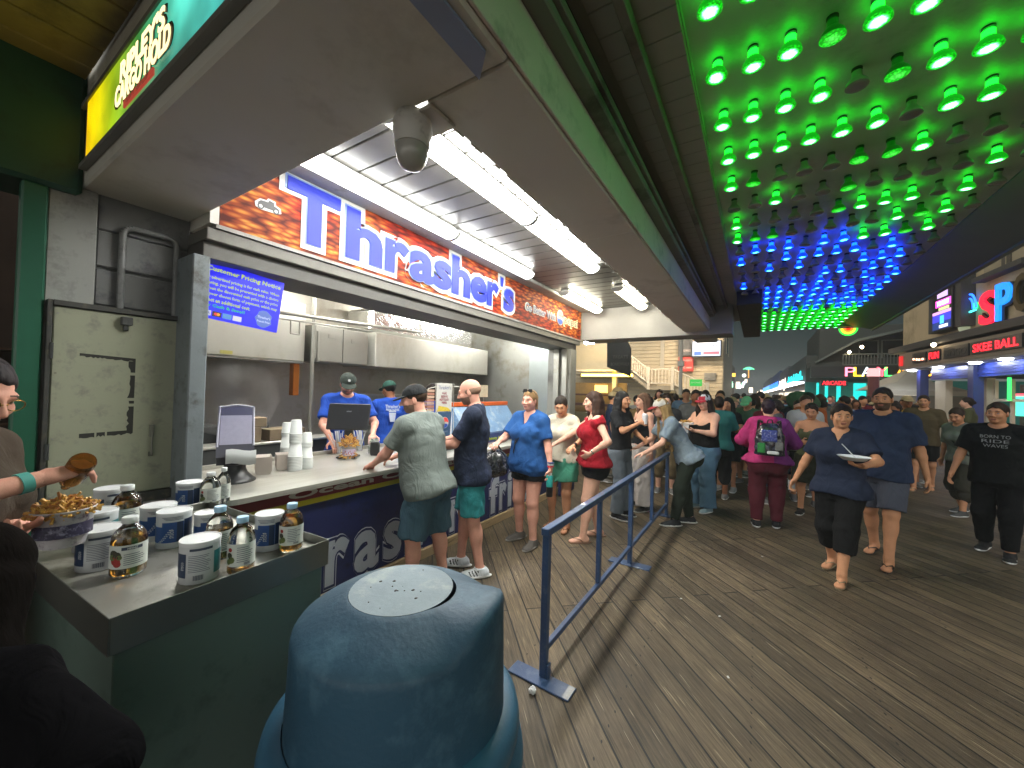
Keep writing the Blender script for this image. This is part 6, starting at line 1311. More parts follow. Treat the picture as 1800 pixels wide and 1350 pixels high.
# red banded column in front
p=P_(1535,700,20); o=Thing('round_column',(p.x,20,0),'dark red round column with a white lit lantern cap in the middle of the boardwalk','column'); o.p(MB().tube((p.x,20,0),(p.x,20,2.55),.17,n=18),'shaft',M('red_column','5a1c1c',rough=.5,var=.2,vscale=4)); o.p(MB().tube((p.x,20,2.56),(p.x,20,2.86),.2,.19,n=18),'lantern',EM('lantern','e8a8a8',1.1))
# tent
p=at(1594,700,y=24.6); cx_=p.x; o=Thing('canopy_tent',(cx_,24.6,0),'grey white pop up canopy tent beside the arcade','tent')
hw_=1.6; m=MB(); zt=at(1610,647,y=24.6).z; m.add([(cx_-hw_,23.2,2.1),(cx_+hw_,23.2,2.1),(cx_+hw_,25.9,2.1),(cx_-hw_,25.9,2.1),(cx_+.1,24.6,zt),(cx_-.45,24,2.5),(cx_+.6,24,2.55)],[(0,1,6,5),(5,6,4),(1,2,6),(2,4,6),(2,3,4),(3,5,4),(3,0,5)]).box((cx_-hw_,23.19,1.9),(cx_+hw_,23.2,2.1)); o.p(m,'roof',M('tent_grey','a8a496',rough=.8,var=.06))
o.p(MB().box((cx_-hw_,23.25,.02),(cx_+hw_,23.27,1.89)),'side_wall',M('tent_wall','7a766a',rough=.85,var=.06))
for q_ in (-1,1): o.p(MB().tube((cx_+q_*(hw_-.02),23.22,0),(cx_+q_*(hw_-.02),23.22,2.08),.02),'pole',steel_d)
# receding shops on the right beyond playland, with bright neon
r=random.Random(11)
def shopfront(y0,y1,x0,x1,h,col,neon,lab):
    """block between two depths whose front runs from (x0,y0) to (x1,y1)"""
    d=Vector((x1-x0,y1-y0,0)); L=d.length; d.normalize(); n=Vector((-d.y,d.x,0)); t=Thing('shop_building',((x0+x1)/2,(y0+y1)/2,0),lab,'building')
    F_=frame((x0,y0,0),d,-n,(0,0,1)); bx=lambda a,b: MB().box(a,b).xf(F_)
    t.p(bx((0,0,2.6),(L,5,h)),'upper_wall',col); t.p(bx((0,3,0),(L,5,2.59)),'lit_interior',EM('lit_'+lab[:8],'f0e0c8',1.2)); t.p(bx((0,-.6,2.5),(L,-.05,2.6)),'awning_edge',EM('awn_white','e8f0ff',1.6))
    if neon:
        m=MB(); k=0; x=.4
        while x<L-.6:
            zz=2.75+(h-2.9)*(.15+.3*abs(math.sin(k*1.3))); pts=[(x,-.12,2.75),(x+.15,-.12,zz),(x+.45,-.12,zz*.99),(x+.55,-.12,2.8)]; m.path([F_@Vector(p) for p in pts],.028,n=5); x+=.85; k+=1
        t.p(m,'neon_sign',EM('neon_'+neon,neon,1.6))
    for k in range(int(L/3)): t.p(bx((1.2+3*k,-.5,2.42),(1.5+3*k,-.3,2.49)),'lamp',EM('shop_lamp','fff0d8',10))
    return t
shopfront(28,40,2.35,2.2,4.1,DKW,'20e0e0','shop with bright cyan neon strokes beyond the playland building')
shopfront(40.3,52,2.2,2.1,4.3,M('shop_grey','4a4a50',rough=.7),'e8e0d0','shop with white neon strokes further down the boardwalk')
shopfront(52.3,75,2.1,1.8,4.6,M('shop_blue','1c3060',rough=.6),'3080ff','far shop with blue neon roofline on the right')
shopfront(75.3,110,1.8,1.2,4.8,M('shop_grey','4a4a50'),'60a0ff','farthest shop with pale blue neon at the end of the boardwalk')
# ================= left side beyond the booth =================
YB=26.; K_=1.86
BG=M('beige_siding','c0b294',rough=.75,var=.05,vscale=.8,dirt='aa9c7e',dscale=1)
t=Thing('stair_building',(-7,YB+.3,0),'beige sided building with an outside staircase beyond the fries stand','building')
xc=at(1271,640,y=YB).x; m=MB(); z=0
while z<9.5: m.box((-16,YB,z),(xc,YB+.3,z+.225),0,.02); z+=.235
t.p(m,'siding_wall',BG); t.p(MB().box((xc+.003,YB+.02,0),(xc+.05,YB+9,9.5)),'side_wall',M('grey_siding3','6e6a60',rough=.7,var=.08)); t.p(MB().box((xc+.052,YB+1.6,4.4),(xc+.07,YB+3.4,6.6)),'window',M('dark_glass','12181a')); t.p(MB().box((xc+.053,YB+1.45,4.25),(xc+.08,YB+1.6,6.75)).box((xc+.053,YB+3.4,4.25),(xc+.08,YB+3.55,6.75)).box((xc+.053,YB+1.6,5.4),(xc+.085,YB+3.4,5.5)),'window_frame',CRM)
t.p(MB().box((at(1165,600,y=YB).x-.12,YB-.06,3.2),(at(1165,600,y=YB).x+.12,YB-.003,9.5)),'corner_board',CRM)
ST=M('stair_paint','d8ceb8',rough=.6,var=.05)
yb=YB-2.2
t=Thing('outside_staircase',(-5,yb,0),'cream painted outside stairs with white baluster railings','staircase')
def rail(p0,p1,ends):
    m=MB(); a,b=Vector(p0),Vector(p1); n=int((b-a).length/.17)
    for i in range(1,n): q_=a.lerp(b,i/n); m.box((q_.x-.03,q_.y-.03,q_.z+.1),(q_.x+.03,q_.y+.03,q_.z+.86))
    for zz in (.08,.9): m.tube(a+Vector((0,0,zz)),b+Vector((0,0,zz)),.05,n=6)
    for q_ in ends: m.box((q_.x-.08,q_.y-.08,q_.z-.3),(q_.x+.08,q_.y+.08,q_.z+1.05))
    t.p(m,'railing',ST)
TP=at(1104,648,y=yb); L1=at(1140,676,y=yb); L2=at(1182,677,y=yb); L2.z=L1.z; GD=at(1243,706,y=yb)
rail(TP,L1,(TP,L1)); rail(L1,L2,(L2,)); rail(L2,GD,(GD,))
def flight(a,b,n):
    m=MB()
    for i in range(n): q0=a.lerp(b,i/n); q1=a.lerp(b,(i+1)/n); zz=max(q0.z,q1.z)-.05; m.box((q0.x,yb+.06,zz-.35),(q1.x,YB-.02,zz),0)
    t.p(m,'steps',M('stair_steps','a89c84',rough=.7,var=.1))
flight(TP,L1,8); flight(L2,GD,8); t.p(MB().box((L1.x,yb+.06,L1.z-.3),(L2.x,YB-.02,L1.z-.06)),'landing',M('stair_steps','a89c84')); t.p(MB().box((TP.x-4,yb+.06,TP.z-.35),(TP.x-.01,YB-.02,TP.z-.05)),'upper_landing',M('stair_steps','a89c84'))
t.p(MB().box((TP.x,yb+.2,0),(GD.x,YB-.02,1.2)),'base_wall',M('stair_base','b0a484',rough=.8,var=.08))
def apx(x0,y0,x1,y1,y): return at(x0,y0,y=y),at(x1,y1,y=y)
o=Thing('street_pole',(at(1197,640,y=20).x,20,0),'slim grey pole in front of the outside staircase','pole'); x_=at(1197,640,y=20).x; o.p(MB().tube((x_,20,0),(x_,20,7),.085,.07,n=10),'shaft',M('pole_grey','9a988e',rough=.5,var=.08)); o.p(MB().box((x_-.13,19.87,3.0),(x_+.13,20.13,3.25)),'clamp',steel_d)
def wallboard(name,x0,y0,x1,y1,y,mat,label,cat,d=.08,txt=None,tm=None):
    a,b=apx(x0,y0,x1,y1,y); o=Thing(name,((a.x+b.x)/2,y,min(a.z,b.z)),label,cat); o.p(MB().box((a.x,y-d,b.z),(b.x,y,a.z),0,.004),'panel',mat)
    for k,s_ in enumerate(txt or []):
        if not s_.strip(): continue
        hh_=(a.z-b.z)/(len(txt)+1); o.t('lettering',s_,1,tm,((a.x+b.x)/2,y-d-.006,a.z-hh_*(k+.95)),SOUTH,width=(b.x-a.x)*.78,height=hh_*.5,ext=.003,off=.01)
    return o
PL_=M('pale_letters','d0bcb4',rough=.6)
wallboard('poster_board',1193,592,1217,625,25.85,M('poster_grey','565654',rough=.6,var=.45,vscale=3),'dark picture poster board left of the white screen','poster',txt=['','','BOARDWALK'],tm=PL_)
wallboard('red_sign',1193,628,1219,653,25.8,M('sign_red','b83c34',rough=.6,var=.08),'red rectangular sign with white words on the beige wall','sign',txt=['ENTRANCE','','  <=  '],tm=PL_)
o=wallboard('lit_screen',1218,601,1266,625,25.4,EM('screen_white','d8e0f0',1.25),'bright white lit screen with dark letters on the beige building','screen',txt=['PIER SHOPS',''],tm=M('screen_ink','20242c',rough=.5)); a,b=apx(1220,618,1232,624,25.2); o.p(MB().box((a.x,25.25,b.z),(b.x,25.3,a.z)),'blue_badge',EM('badge_blue','3070c8',1.)); a,b=apx(1236,618,1264,622,25.2); o.p(MB().box((a.x,25.25,b.z),(b.x,25.3,a.z)),'red_line',EM('badge_pink','d07080',.8)); a,b=apx(1217,600,1268,627,25.45); o.p(MB().box((a.x,25.41,b.z),(b.x,25.6,a.z)),'case',darkpaint)
o=Thing('louvre_vent',(at(1248,660,y=25.9).x,25.9,3),'grey louvred vent on the beige wall beside the stairs','vent'); a,b=apx(1238,655,1258,668,25.9); m=MB()
for k in range(6): z=b.z+(a.z-b.z)*k/6; m.box((a.x,25.87,z),(b.x,25.97,z+.055))
o.p(m,'slats',M('vent_grey','8c8a80',rough=.6))
wallboard('green_notice',1213,667,1234,679,22.5,M('notice_green','2a5a44',rough=.6,var=.2),'small green notice board above the heads in the crowd','sign',txt=['SHOWS'],tm=PL_)
p=at(1229,591,y=24.2); o=Thing('flood_lamp',tuple(p),'warm flood lamp on the beige building above the lit screen','light'); o.p(MB().box((p.x-.3,24.1,p.z-.1),(p.x+.3,24.25,p.z+.05),0,.01),'lens',EM('flood','ffe6c8',170)); o.p(MB().box((p.x-.05,24.26,p.z-.05),(p.x+.05,25.98,p.z)),'arm',darkpaint)
p=at(1130,596,y=22.0); o=Thing('flood_lamp',tuple(p),'warm flood lamp hidden under the beam in front of the staircase','light'); o.p(MB().box((p.x-.3,21.9,p.z+.3),(p.x+.3,22.2,p.z+.4),0,.01),'lens',EM('flood','ffe6c0')) if False else o.p(MB().box((p.x-.3,21.9,p.z+.3),(p.x+.3,22.2,p.z+.4),0,.01),'lens',EM('flood','ffe6c8',170)); o.p(MB().tube((p.x,22.05,p.z+.41),(p.x,25.98,p.z+.9),.04),'arm',darkpaint)
p=at(1040,600,y=10.5); o=Thing('flood_lamp',tuple(p),'white flood lamp under the beam beside the dark hanging banner','light'); o.p(MB().box((p.x-.14,10.3,p.z-.10),(p.x+.14,10.36,p.z+.10),0,.01),'lens',EM('flood2','f0f4ff',60)); o.p(MB().tube((p.x,10.4,p.z),(p.x,10.7,p.z+.5),.02),'arm',darkpaint)
# neighbouring food stand: beige panel, shelf, yellow umbrella light, hanging banner
t=Thing('food_stand',(-5,11.5,0),'beige food stand with warm lights next door to the fries stand','food stand')
a,b=apx(1008,606,1066,650,11.5); t.p(MB().box((a.x-2,11.5,b.z),(b.x+.6,11.7,a.z)),'fascia_panel',M('stand_beige','c4ae84',rough=.7,var=.12,vscale=2)); t.p(MB().box((a.x-2,11.2,b.z-.06),(b.x+.8,11.5,b.z-.01)),'shelf_edge',M('shelf_white','c8c0b0',rough=.5))
a2,b2=apx(1010,666,1062,676,11.5); t.p(MB().box((a.x-2,11.6,.9),(b.x+.6,11.7,b.z-.4)),'back_panel',M('stand_back','86704a',rough=.7,var=.3,vscale=3)); t.p(MB().box((a.x-2,10.9,0),(b.x+.6,11.4,1.05)),'counter',M('stand_counter','5a5438',rough=.6,var=.2))
t.p(MB().box((a.x-2,11.0,1.25),(b.x+.4,11.3,1.32)).box((a.x-2,11.0,1.55),(b.x+.4,11.3,1.6)),'shelf',M('stand_shelf','4a2c24',rough=.6)); t.p(MB().box((b.x-.6,11.0,b.z-.22),(b.x+.9,11.1,b.z-.15)),'yellow_light',EM('stand_yellow','ffd048',10)); p=at(1061,683,y=11); t.p(MB().box((p.x-.25,10.95,p.z-.12),(p.x+.12,11.0,p.z+.1)),'lit_menu',EM('stand_menu','ffc860',2.5)); t.p(MB().box((b.x+.2,11.45,0),(b.x+.32,11.6,3.4)),'post',ST)
# green umbrella-ish board low left (behind queue)
o=Thing('hanging_banner',(at(1088,620,y=8.6).x,8.6,2.4),'dark hanging banner with a pointed side near the end beam','banner'); pts=[at(*q_,y=8.6) for q_ in ((1067,588),(1096,588),(1108,612),(1107,662),(1067,645))]
m=MB(); vs=[tuple(p) for p in pts]+[(p.x,8.68,p.z) for p in pts]; m.add(vs,[(0,4,3,2,1),(5,6,7,8,9)]+[(i,(i+1)%5,5+(i+1)%5,5+i) for i in range(5)]); o.p(m,'cloth',M('banner_dark','2e302c',rough=.5,var=.3,vscale=2.5)); 
c0=at(1090,640,y=8.58); o.t('lettering','BOARDWALK',1,M('banner_ink','6c6e66',rough=.5),c0,SOUTH,width=.42,height=.07,ext=.001); o.t('lettering','TREATS',1,M('banner_ink','6c6e66'),(c0.x,8.58,c0.z+.16),SOUTH,width=.34,height=.07,ext=.001)
# green chalk sign near the counter end
# blue price sandwich sign in the queue area (white words on navy)
p=at(1010,870,z=0); o=Thing('menu_stand',(p.x,p.y,0),'navy floor sign with white words beside the counter end behind the queue','floor sign'); p=Vector((-2.35,5.75,0))
o.p(MB().box((-2.62,5.6,.02),(-2.58,6.15,1.0),0,.004),'board',NAVY)
for k,s_ in enumerate(('fries','hot','days','boys')): o.t('lettering',s_,1,M('sandwich_ink','a8acb4',rough=.5),(-2.577,5.88,.88-.2*k),EAST,width=.38,height=.13,ext=.001,off=.03)
# far left shops (small lights)
t=Thing('far_shop',(-1.5,38,0),'distant shop with warm lights and a white round sign left of the dark sky','building'); t.p(MB().box((-6,38,0),(-1.9,44,4.4)),'wall',M('far_shop','3a3834',rough=.7))
a,b=apx(1272,656,1312,662,37.8); t.p(MB().box((a.x,37.8,b.z),(b.x-.8,37.9,a.z)),'lit_sign',EM('far_warm','ffb040',2.5)); p=at(1308,660,y=37.6); t.p(MB().tube((p.x,37.6,p.z),(p.x,37.5,p.z),.15,n=16),'round_sign',EM('far_round','e8f0e0',1.8))
for k in range(14): 
    px=1278+r.uniform(0,42); py=668+r.uniform(0,18); p=at(px,py,y=37.4); s_=r.uniform(.06,.15); t.p(MB().box((p.x-s_,37.3,p.z-s_*1.6),(p.x+s_,37.4,p.z+s_*1.6)),'lit_window',EM('far_win%d'%(k%3),('f8e0c0','e0e8ff','a0f0c0')[k%3],2.2))
p=at(1316,650,y=28); o=Thing('palm_sign',tuple(p),'small glowing green and orange palm shaped sign far down the boardwalk','sign'); m=MB()
for k in range(7): a=R(20+k*23); m.path([Vector((p.x,28,p.z)),Vector((p.x+.2*math.cos(a),28,p.z+.18*math.sin(a))),Vector((p.x+.32*math.cos(a),28,p.z+.08*math.sin(a)))],.03,n=5)
o.p(m,'fronds',EM('palm_green','60e0a0',1.6)); o.p(MB().tube((p.x,28,p.z-.5),(p.x,28,p.z),.03),'stem',EM('palm_orange','f0a050',1.2))
# a few small street lights far off
for k in range(10):
    px=1325+r.uniform(0,70); yy=r.uniform(45,120); p=at(px,684+r.uniform(0,8),y=yy); s_=.0011*yy; o=Thing('distant_lamp',(p.x,yy,0),'tiny distant boardwalk lamp glowing in the dark gap between the buildings','lamp','tiny distant lamps'); o.p(MB().tube((p.x,yy,0),(p.x,yy,p.z),.04,n=6),'pole',darkpaint); o.p(MB().box((p.x-s_,yy-s_,p.z),(p.x+s_,yy+s_,p.z+2*s_),0,s_*.4),'globe',EM('distant_globe','ffe8c8',5))
# near roof line of a house behind the arcade with string of lights
for k,(px,py) in enumerate(((1515,610),(1493,619))):
    p=at(px,py,y=25.9); o=Thing('porch_lamp',tuple(p),('warm porch lamp on the balcony front nearer the arcade','warm porch lamp on the balcony front further from the arcade')[k],'lamp'); o.p(MB().lathe([(.03,.08),(.08,.0),(.03,-.08)],n=10).xf(Matrix.Translation(p)),'globe',EM('warm_lamp','ffe0b0',18)); o.p(MB().tube(p+Vector((0,0,.08)),p+Vector((0,.6,.2)),.012),'arm',darkpaint)
# ================= people =================
def dpt(p): return (Vector(p)-Vector((0,0,CH))).dot(Fw)
def pz(px,py,pos):
    """height of the point seen at px,py at the same distance as pos"""
    dr=Fw+Rt*((px-900)/FPX)+Up*((675-py)/FPX); return CH+dr.z*dpt((pos[0],pos[1],CH))
def wl(o,p):
    c,s_=math.cos(o.rotation_euler.z),math.sin(o.rotation_euler.z); return Vector((o.location.x+c*p[0]-s_*p[1],o.location.y+s_*p[0]+c*p[1],o.location.z+p[2]))
def grip(o,B,e,f=.085): a,el,wr,sp=B['arms'][e]; d=np.array(sp.get('dir',wr-el),float); d/=np.linalg.norm(d); return wl(o,wr+d*f*B['s'])
def child(mb,name,mat,o,local=True): q=mb.build(name,mat,o); return q
def G_(px,py): p=at(px,py,z=0); return p.x,p.y
D=dict
def strap(B,pts,r=.005,mi=0): return MB().path([Vector(p) for p in pts],r,n=6)
# 1 man in grey t-shirt at the counter
x,y=G_(748,1040)
o,B=person('man in a grey t-shirt black cap and slate shorts leaning on the counter',x,y,128,H=1.69,g=1.24,belly=.05,tone='pink',lean=13,pose=D(feet=((-.15,.02,10),(.16,-.06,-8)),head=(38,-6,0),level=.8,arms={-1:D(to=(-.16,.44,1.02),abs=1,hint=(-1,-.5,-.7),palm=(0,0,-1),curl=15),1:D(to=(.12,.46,1.04),abs=1,hint=(1,-.5,-.6),palm=(0,0,-1))}),
    top=D(mat=cloth('grey_tee','636a68',dirt='565c5a',dscale=7),sleeve=.72,hem=-.10,inf=.022,flare=1.08,wr=.014,cell=.0095) if False else D(mat=cloth('grey_tee','6e7672'),sleeve=.72,hem=-.10,inf=.022,flare=1.06,wr=.008),bottom=D(mat=cloth('slate_shorts','3e5866'),length=.98,loose=.035,flare=1.2,wr=.014,waist=.03),shoes=D(style='sneaker',col='d0d0d0'),hair=D(style='short',col='3a2a1e'),hat=D(col='232527'),beard=True)
# 2 bald man
x,y=G_(826,1004)
o,B=person('bald man in a dark navy patterned polo and teal shorts looking at the counter',x,y,97,H=1.76,g=1.08,belly=.04,tone='pink',leg=1.0,pose=D(feet=((-.10,-.10,12),(.10,.10,-6)),head=(0,-14,0),arms={-1:D(to=(-.07,.36,1.13),abs=1,hint=(-1,-.9,-.9),palm=(.6,0,.8),curl=30),1:D(to=(.09,.38,1.15),abs=1,hint=(1,-.9,-.9),palm=(-.6,0,.8),curl=30)}),
    top=D(mat=cloth('navy_polo','1f2638',dirt='39425c',dscale=11),sleeve=.78,hem=-.10,inf=.020,wr=.010,name='polo_shirt'),bottom=D(mat=cloth('teal_shorts','2f8084'),length=.88,loose=.030,flare=1,wr=.010),shoes=D(style='stripes',col='c8ccd0'),beard=True)
bald=(o,B)
hp_,pp=head_prims(B)
V,F=field_mesh([ell(pp(0,-.020,.010),np.array((.0765,.0955,.062))*B['hs'],B['RH'])],.006,[lambda X,Y,Z: (lambda l: np.maximum(l[1]-.03,l[2]-.045))([ (B['RH'].T[i,0]*(X-B['hc'][0])+B['RH'].T[i,1]*(Y-B['hc'][1])+B['RH'].T[i,2]*(Z-B['hc'][2])) for i in range(3)])])
add_mesh('collar_stubble',V,F,M('stubble_fuzz','8c6c58',rough=.8,var=.3,vscale=80),o)
a,el,wr,_=B['arms'][-1]; dv=(wr-el)/np.linalg.norm(wr-el); child(MB().tube(Vector(wr-dv*.05),Vector(wr-dv*.02),.031,n=16),'wrist_watch',black_pl,o)
cf=B['cf']; V,F=field_mesh([cap(cf(-.05,-.01,.575),cf(.05,-.01,.575),.022),cap(cf(-.06,.01,.565),cf(-.025,.085,.51),.014),cap(cf(.06,.01,.565),cf(.025,.085,.51),.014),ell(cf(0,-.03,.57),(.075,.06,.025))],.008); add_mesh('collar',V,F,cloth('navy_polo','1f2638'),o)
gp=grip(o,B,-1,.1); q=Thing('mobile_phone',tuple(gp),'dark phone held in both hands by the bald man','phone'); q.p(MB().box((gp.x-.04,gp.y-.005,gp.z-.02),(gp.x+.04,gp.y+.005,gp.z+.12),0,.003),'case',black_pl)
# 3 woman in blue v-neck
x,y=G_(926,954)
def stripes3(V,F,B): return np.zeros(len(F),int)
o,B=person('woman in a blue v-neck t-shirt and black shorts holding a teal water bottle',x,y,38,H=1.66,sex='f',g=1.42,belly=.05,bust=1.5,tone='pink',leg=.98,pose=D(feet=((-.12,.05,6),(.14,-.04,-14)),head=(8,0,0),arms={1:D(to=(.14,.36,1.10),abs=1,hint=(1,-.7,-.8),palm=(0,-.3,-1),curl=40),-1:D(to=(-.36,.08,.80),abs=1,hint=(-.4,-1,0),palm=(1,.2,0),dir=(0,.1,-1),curl=38)}),
    top=D(mat=cloth('royal_tee','24508a'),sleeve=.78,hem=-.11,inf=.018,vneck=.13,wr=.012),bottom=D(mat=cloth('black_shorts','141416'),length=.42,loose=.02),shoes=D(style='sneaker',col='57534f',sole='8a8680'),hair=D(style='pony',col='8a6c48',length=.22),brow='6a5038')
blue=(o,B)
cf=B['cf']; 
pts=[cf(-.06,-.02,.56),cf(-.05,.07,.50),cf(-.02,.165,.36),cf(.06,.19,.22),cf(.08,.185,.12)]
child(strap(B,pts,.006).path([Vector(cf(.06,-.02,.56)),Vector(cf(.055,.07,.50)),Vector(cf(.03,.165,.36)),Vector(cf(.07,.19,.22))],.006,n=6),'lanyard',black_pl,o)
hs=B['hs'];RH=B['RH'];hc=B['hc']; pp=lambda a,b,c: Vector(hc+RH@V3(a,b,c)*hs)
m=MB(); 
for e in (-1,1): m.lathe([(.02,-.002),(.024,.0),(.02,.003)],n=12).v; 
m=MB(); m.path([pp(-.078,-.05,.05),pp(-.07,.035,.105),pp(0,.045,.115),pp(.07,.035,.105),pp(.078,-.05,.05)],.004,n=6); 
for e in (-1,1): c0=pp(e*.033,.042,.108); m.box((c0.x-.028,c0.y-.006,c0.z-.015),(c0.x+.028,c0.y+.006,c0.z+.022),0,.008)
child(m,'sunglasses',black_pl,o)
a,el,wr,_=B['arms'][-1]; 
for k,c_ in enumerate(('d04048','d8d8d8','305080')): child(MB().tube(Vector(wr+V3(0,0,.015+.018*k)),Vector(wr+V3(0,0,.027+.018*k)),.034,n=16),'wristband',M('band_'+c_,c_,rough=.5),o)
gp=grip(o,B,-1,.10); q=Thing('water_bottle',(gp.x,gp.y,gp.z-.13),'teal and black water bottle hanging from the hand of the woman in blue','bottle'); q.p(MB().lathe([(.034,.07),(.035,.075),(.035,.17),(.03,.185)],c=(gp.x,gp.y,gp.z-.16),n=20),'body',M('bottle_teal','2a9a94',rough=.3,var=.1)); q.p(MB().lathe([(.032,-.03),(.034,-.028),(.034,.069)],c=(gp.x,gp.y,gp.z-.16),n=20),'black_end',black_pl); q.p(MB().lathe([(.02,.186),(.02,.21)],c=(gp.x,gp.y,gp.z-.16),n=14),'cap',white_pl)
# black shiny handbag between the bald man and her
gp=grip(o,B,1,.06); bx=at(872,812,x=gp.x-.02); q=Thing('shoulder_bag',(bx.x,bx.y,bx.z-.15),'glossy black patterned bag carried between the bald man and the woman in blue','bag')
V,F=field_mesh([ell(V3(bx.x,bx.y,bx.z),(.10,.15,.13)),ell(V3(bx.x,bx.y,bx.z-.06),(.11,.16,.08))],.012,noise=wrinkle(.018,40,3)); me=np_mesh('pouch',V,F,[M('bag_black','1a1a1e',rough=.25,var=.3,vscale=20,dirt='6a6a72',dscale=18,bump=.5,bscale=30)]); ob=bpy.data.objects.new('pouch',me); COL.objects.link(ob); ob.parent=q.o; ob.matrix_parent_inverse=q.i
q.p(MB().path([bx+Vector((0,-.1,.1)),Vector((gp.x,gp.y-.02,gp.z)),Vector((gp.x,gp.y+.02,gp.z)),bx+Vector((0,.1,.1))],.01,n=8),'strap',black_pl)
# 4 girl in white tee
x,y=G_(984,928)
o,B=person('young woman in a cream t-shirt with a green jacket tied round her waist',x,y,28,H=1.60,sex='f',g=1.12,tone='tan',pose=D(feet=((-.11,.04,10),(.11,0,-10)),head=(18,-20,6),arms={-1:D(to=(-.30,.30,1.05),abs=1,hint=(-1,-.5,-.5),palm=(0,0,-1)),1:D(to=(.2,.25,1.0),abs=1,hint=(1,-.5,-.8))}),
    top=D(mat=cloth('cream_tee','c4bca8'),sleeve=.85,hem=-.02,inf=.02,wr=.012),bottom=D(mat=cloth('green_wrap','3e8068'),length=.62,loose=.05,flare=2.0,wr=.02,name='tied_jacket'),shoes=D(style='flipflop',col='7a5a40'),hair=D(style='bun',col='241a14'))
a,el,wr,_=B['arms'][-1]; dv=(wr-el)/np.linalg.norm(wr-el); child(MB().tube(Vector(wr-dv*.05),Vector(wr-dv*.02),.028,n=14),'wrist_watch',black_pl,o)
for k in (0,1): 
    c=Vector(B['sh'][-1])+Vector((0,0,-.10-.02*k)); child(MB().tube(c,c+Vector((0,0,.008)),.062,n=18),'sleeve_stripe',black_pl,o)
# 5 woman in red top
x,y=G_(1040,948)
o,B=person('woman with long dark hair in a red peplum top and black shorts, hand on hip',x,y,76,H=1.66,sex='f',g=1.32,bust=1.6,tone='light',leg=1.05,pose=D(feet=((-.10,.12,4),(.11,-.10,-8)),head=(2,0,0),arms={-1:D(to=(-.24,.10,1.0),abs=1,hint=(-1,-1.0,.1),palm=(1,0,0),dir=(.6,.5,-.5),curl=20),1:D(to=(.12,.42,1.05),abs=1,hint=(1,-.4,-.8),palm=(0,0,-1))}),
    top=D(mat=cloth('red_top','9a1826',folds=.9),sleeve=.22,hem=-.02,inf=.014,flare=1.22,neck=.05,vneck=.07,wr=.012,name='peplum_top'),bottom=D(mat=cloth('black_shorts','141416'),length=.36,loose=.02),shoes=D(style='flipflop',col='8a6a58'),hair=D(style='long',col='3a261c',length=.42,vol=1.05))
a,el,wr,_=B['arms'][-1]; dv=(wr-el)/np.linalg.norm(wr-el); child(MB().tube(Vector(wr-dv*.045),Vector(wr-dv*.03),.029,n=16),'bracelet',M('bracelet','b8b0a8',rough=.2,metal=.8),o)
# 6 girl in black with cup, facing right
x,y=G_(1088,908)
o,B=person('black haired young woman in a black top and grey jeans holding a drink cup',x,y,-62,H=1.68,sex='f',g=1.02,tone='tan',pose=D(head=(-8,0,0),arms={1:D(to=(.10,.30,1.28),abs=1,hint=(1,-.5,-.8),palm=(-1,.2,0),curl=45),-1:D(to=(-.1,.28,1.05),abs=1,hint=(-1,-.5,-.6))}),
    top=D(mat=cloth('black_top','17181b'),sleeve=.8,hem=.03),bottom=D(mat=cloth('grey_jeans','646c74'),length=1.96,loose=.02,flare=1),shoes=D(style='sneaker',col='202024',sole='c8c8c8'),hair=D(style='long',col='120f10',length=.3))
gp=grip(o,B,1,.09); q=Thing('drink_cup',(gp.x,gp.y,gp.z-.05),'small clear plastic cup held by the black haired young woman','cup'); q.p(MB().lathe([(.028,-.05),(.038,.06)],c=tuple(gp),n=16),'cup',white_pl); q.p(MB().lathe([(.039,.061),(.036,.075),(.02,.085)],c=tuple(gp),n=16),'lid',white_pl)
# 7 white trousers
x,y=G_(1128,893)
o,B=person('person in loose white trousers and a black vest behind the leaning girl',x,y,58,H=1.66,sex='f',g=1.05,tone='light',pose=D(feet=((-.15,.05,10),(.13,-.03,-12)),arms={1:D(to=(.25,.15,.95),abs=1,hint=(1,-.6,0))}),
    top=D(mat=cloth('black_top','17181b'),kind='tank',hem=.05),bottom=D(mat=cloth('white_trousers','b4aca8'),length=1.95,loose=.045,flare=1.4,wr=.018,name='trousers'),shoes=D(style='sneaker',col='242424',sole='d0d0d0'),hair=D(style='long',col='5a4030',length=.3))
# 8 leaning girl
x,y=G_(1196,922)
o,B=person('long haired blonde in tie dye t-shirt and cap leaning on the blue barrier',x,y,72,H=1.68,sex='f',g=1.12,hipw=1.12,tone='light',lean=31,leg=1.05,pose=D(hy=-.06,feet=((-.08,.10,6),(.09,-.14,-6,.0)),head=(6,-4,0),level=.75,arms={-1:D(to=(-.16,.50,.915),abs=1,hint=(-.3,-1,-.2),palm=(0,0,-1),dir=(.1,.9,-.3),curl=18),1:D(to=(.2,.52,.93),abs=1,hint=(.3,-1,-.2),palm=(0,0,-1),dir=(-.1,.9,-.3),curl=18)}),
    top=D(mat=cloth('tie_dye','7c8a94',dirt='4a5c80',dscale=9,var=.25,vscale=9),sleeve=.75,hem=-.06,inf=.02,wr=.014),bottom=D(mat=cloth('dark_green_pants','222a22'),length=1.96,loose=.012,name='trousers'),shoes=D(style='sneaker',col='24262a',sole='c0c0bc'),hair=D(style='long',col='8a7048',length=.50,vol=1.04),hat=D(col='c0bcb4',brim='8a2a30'))
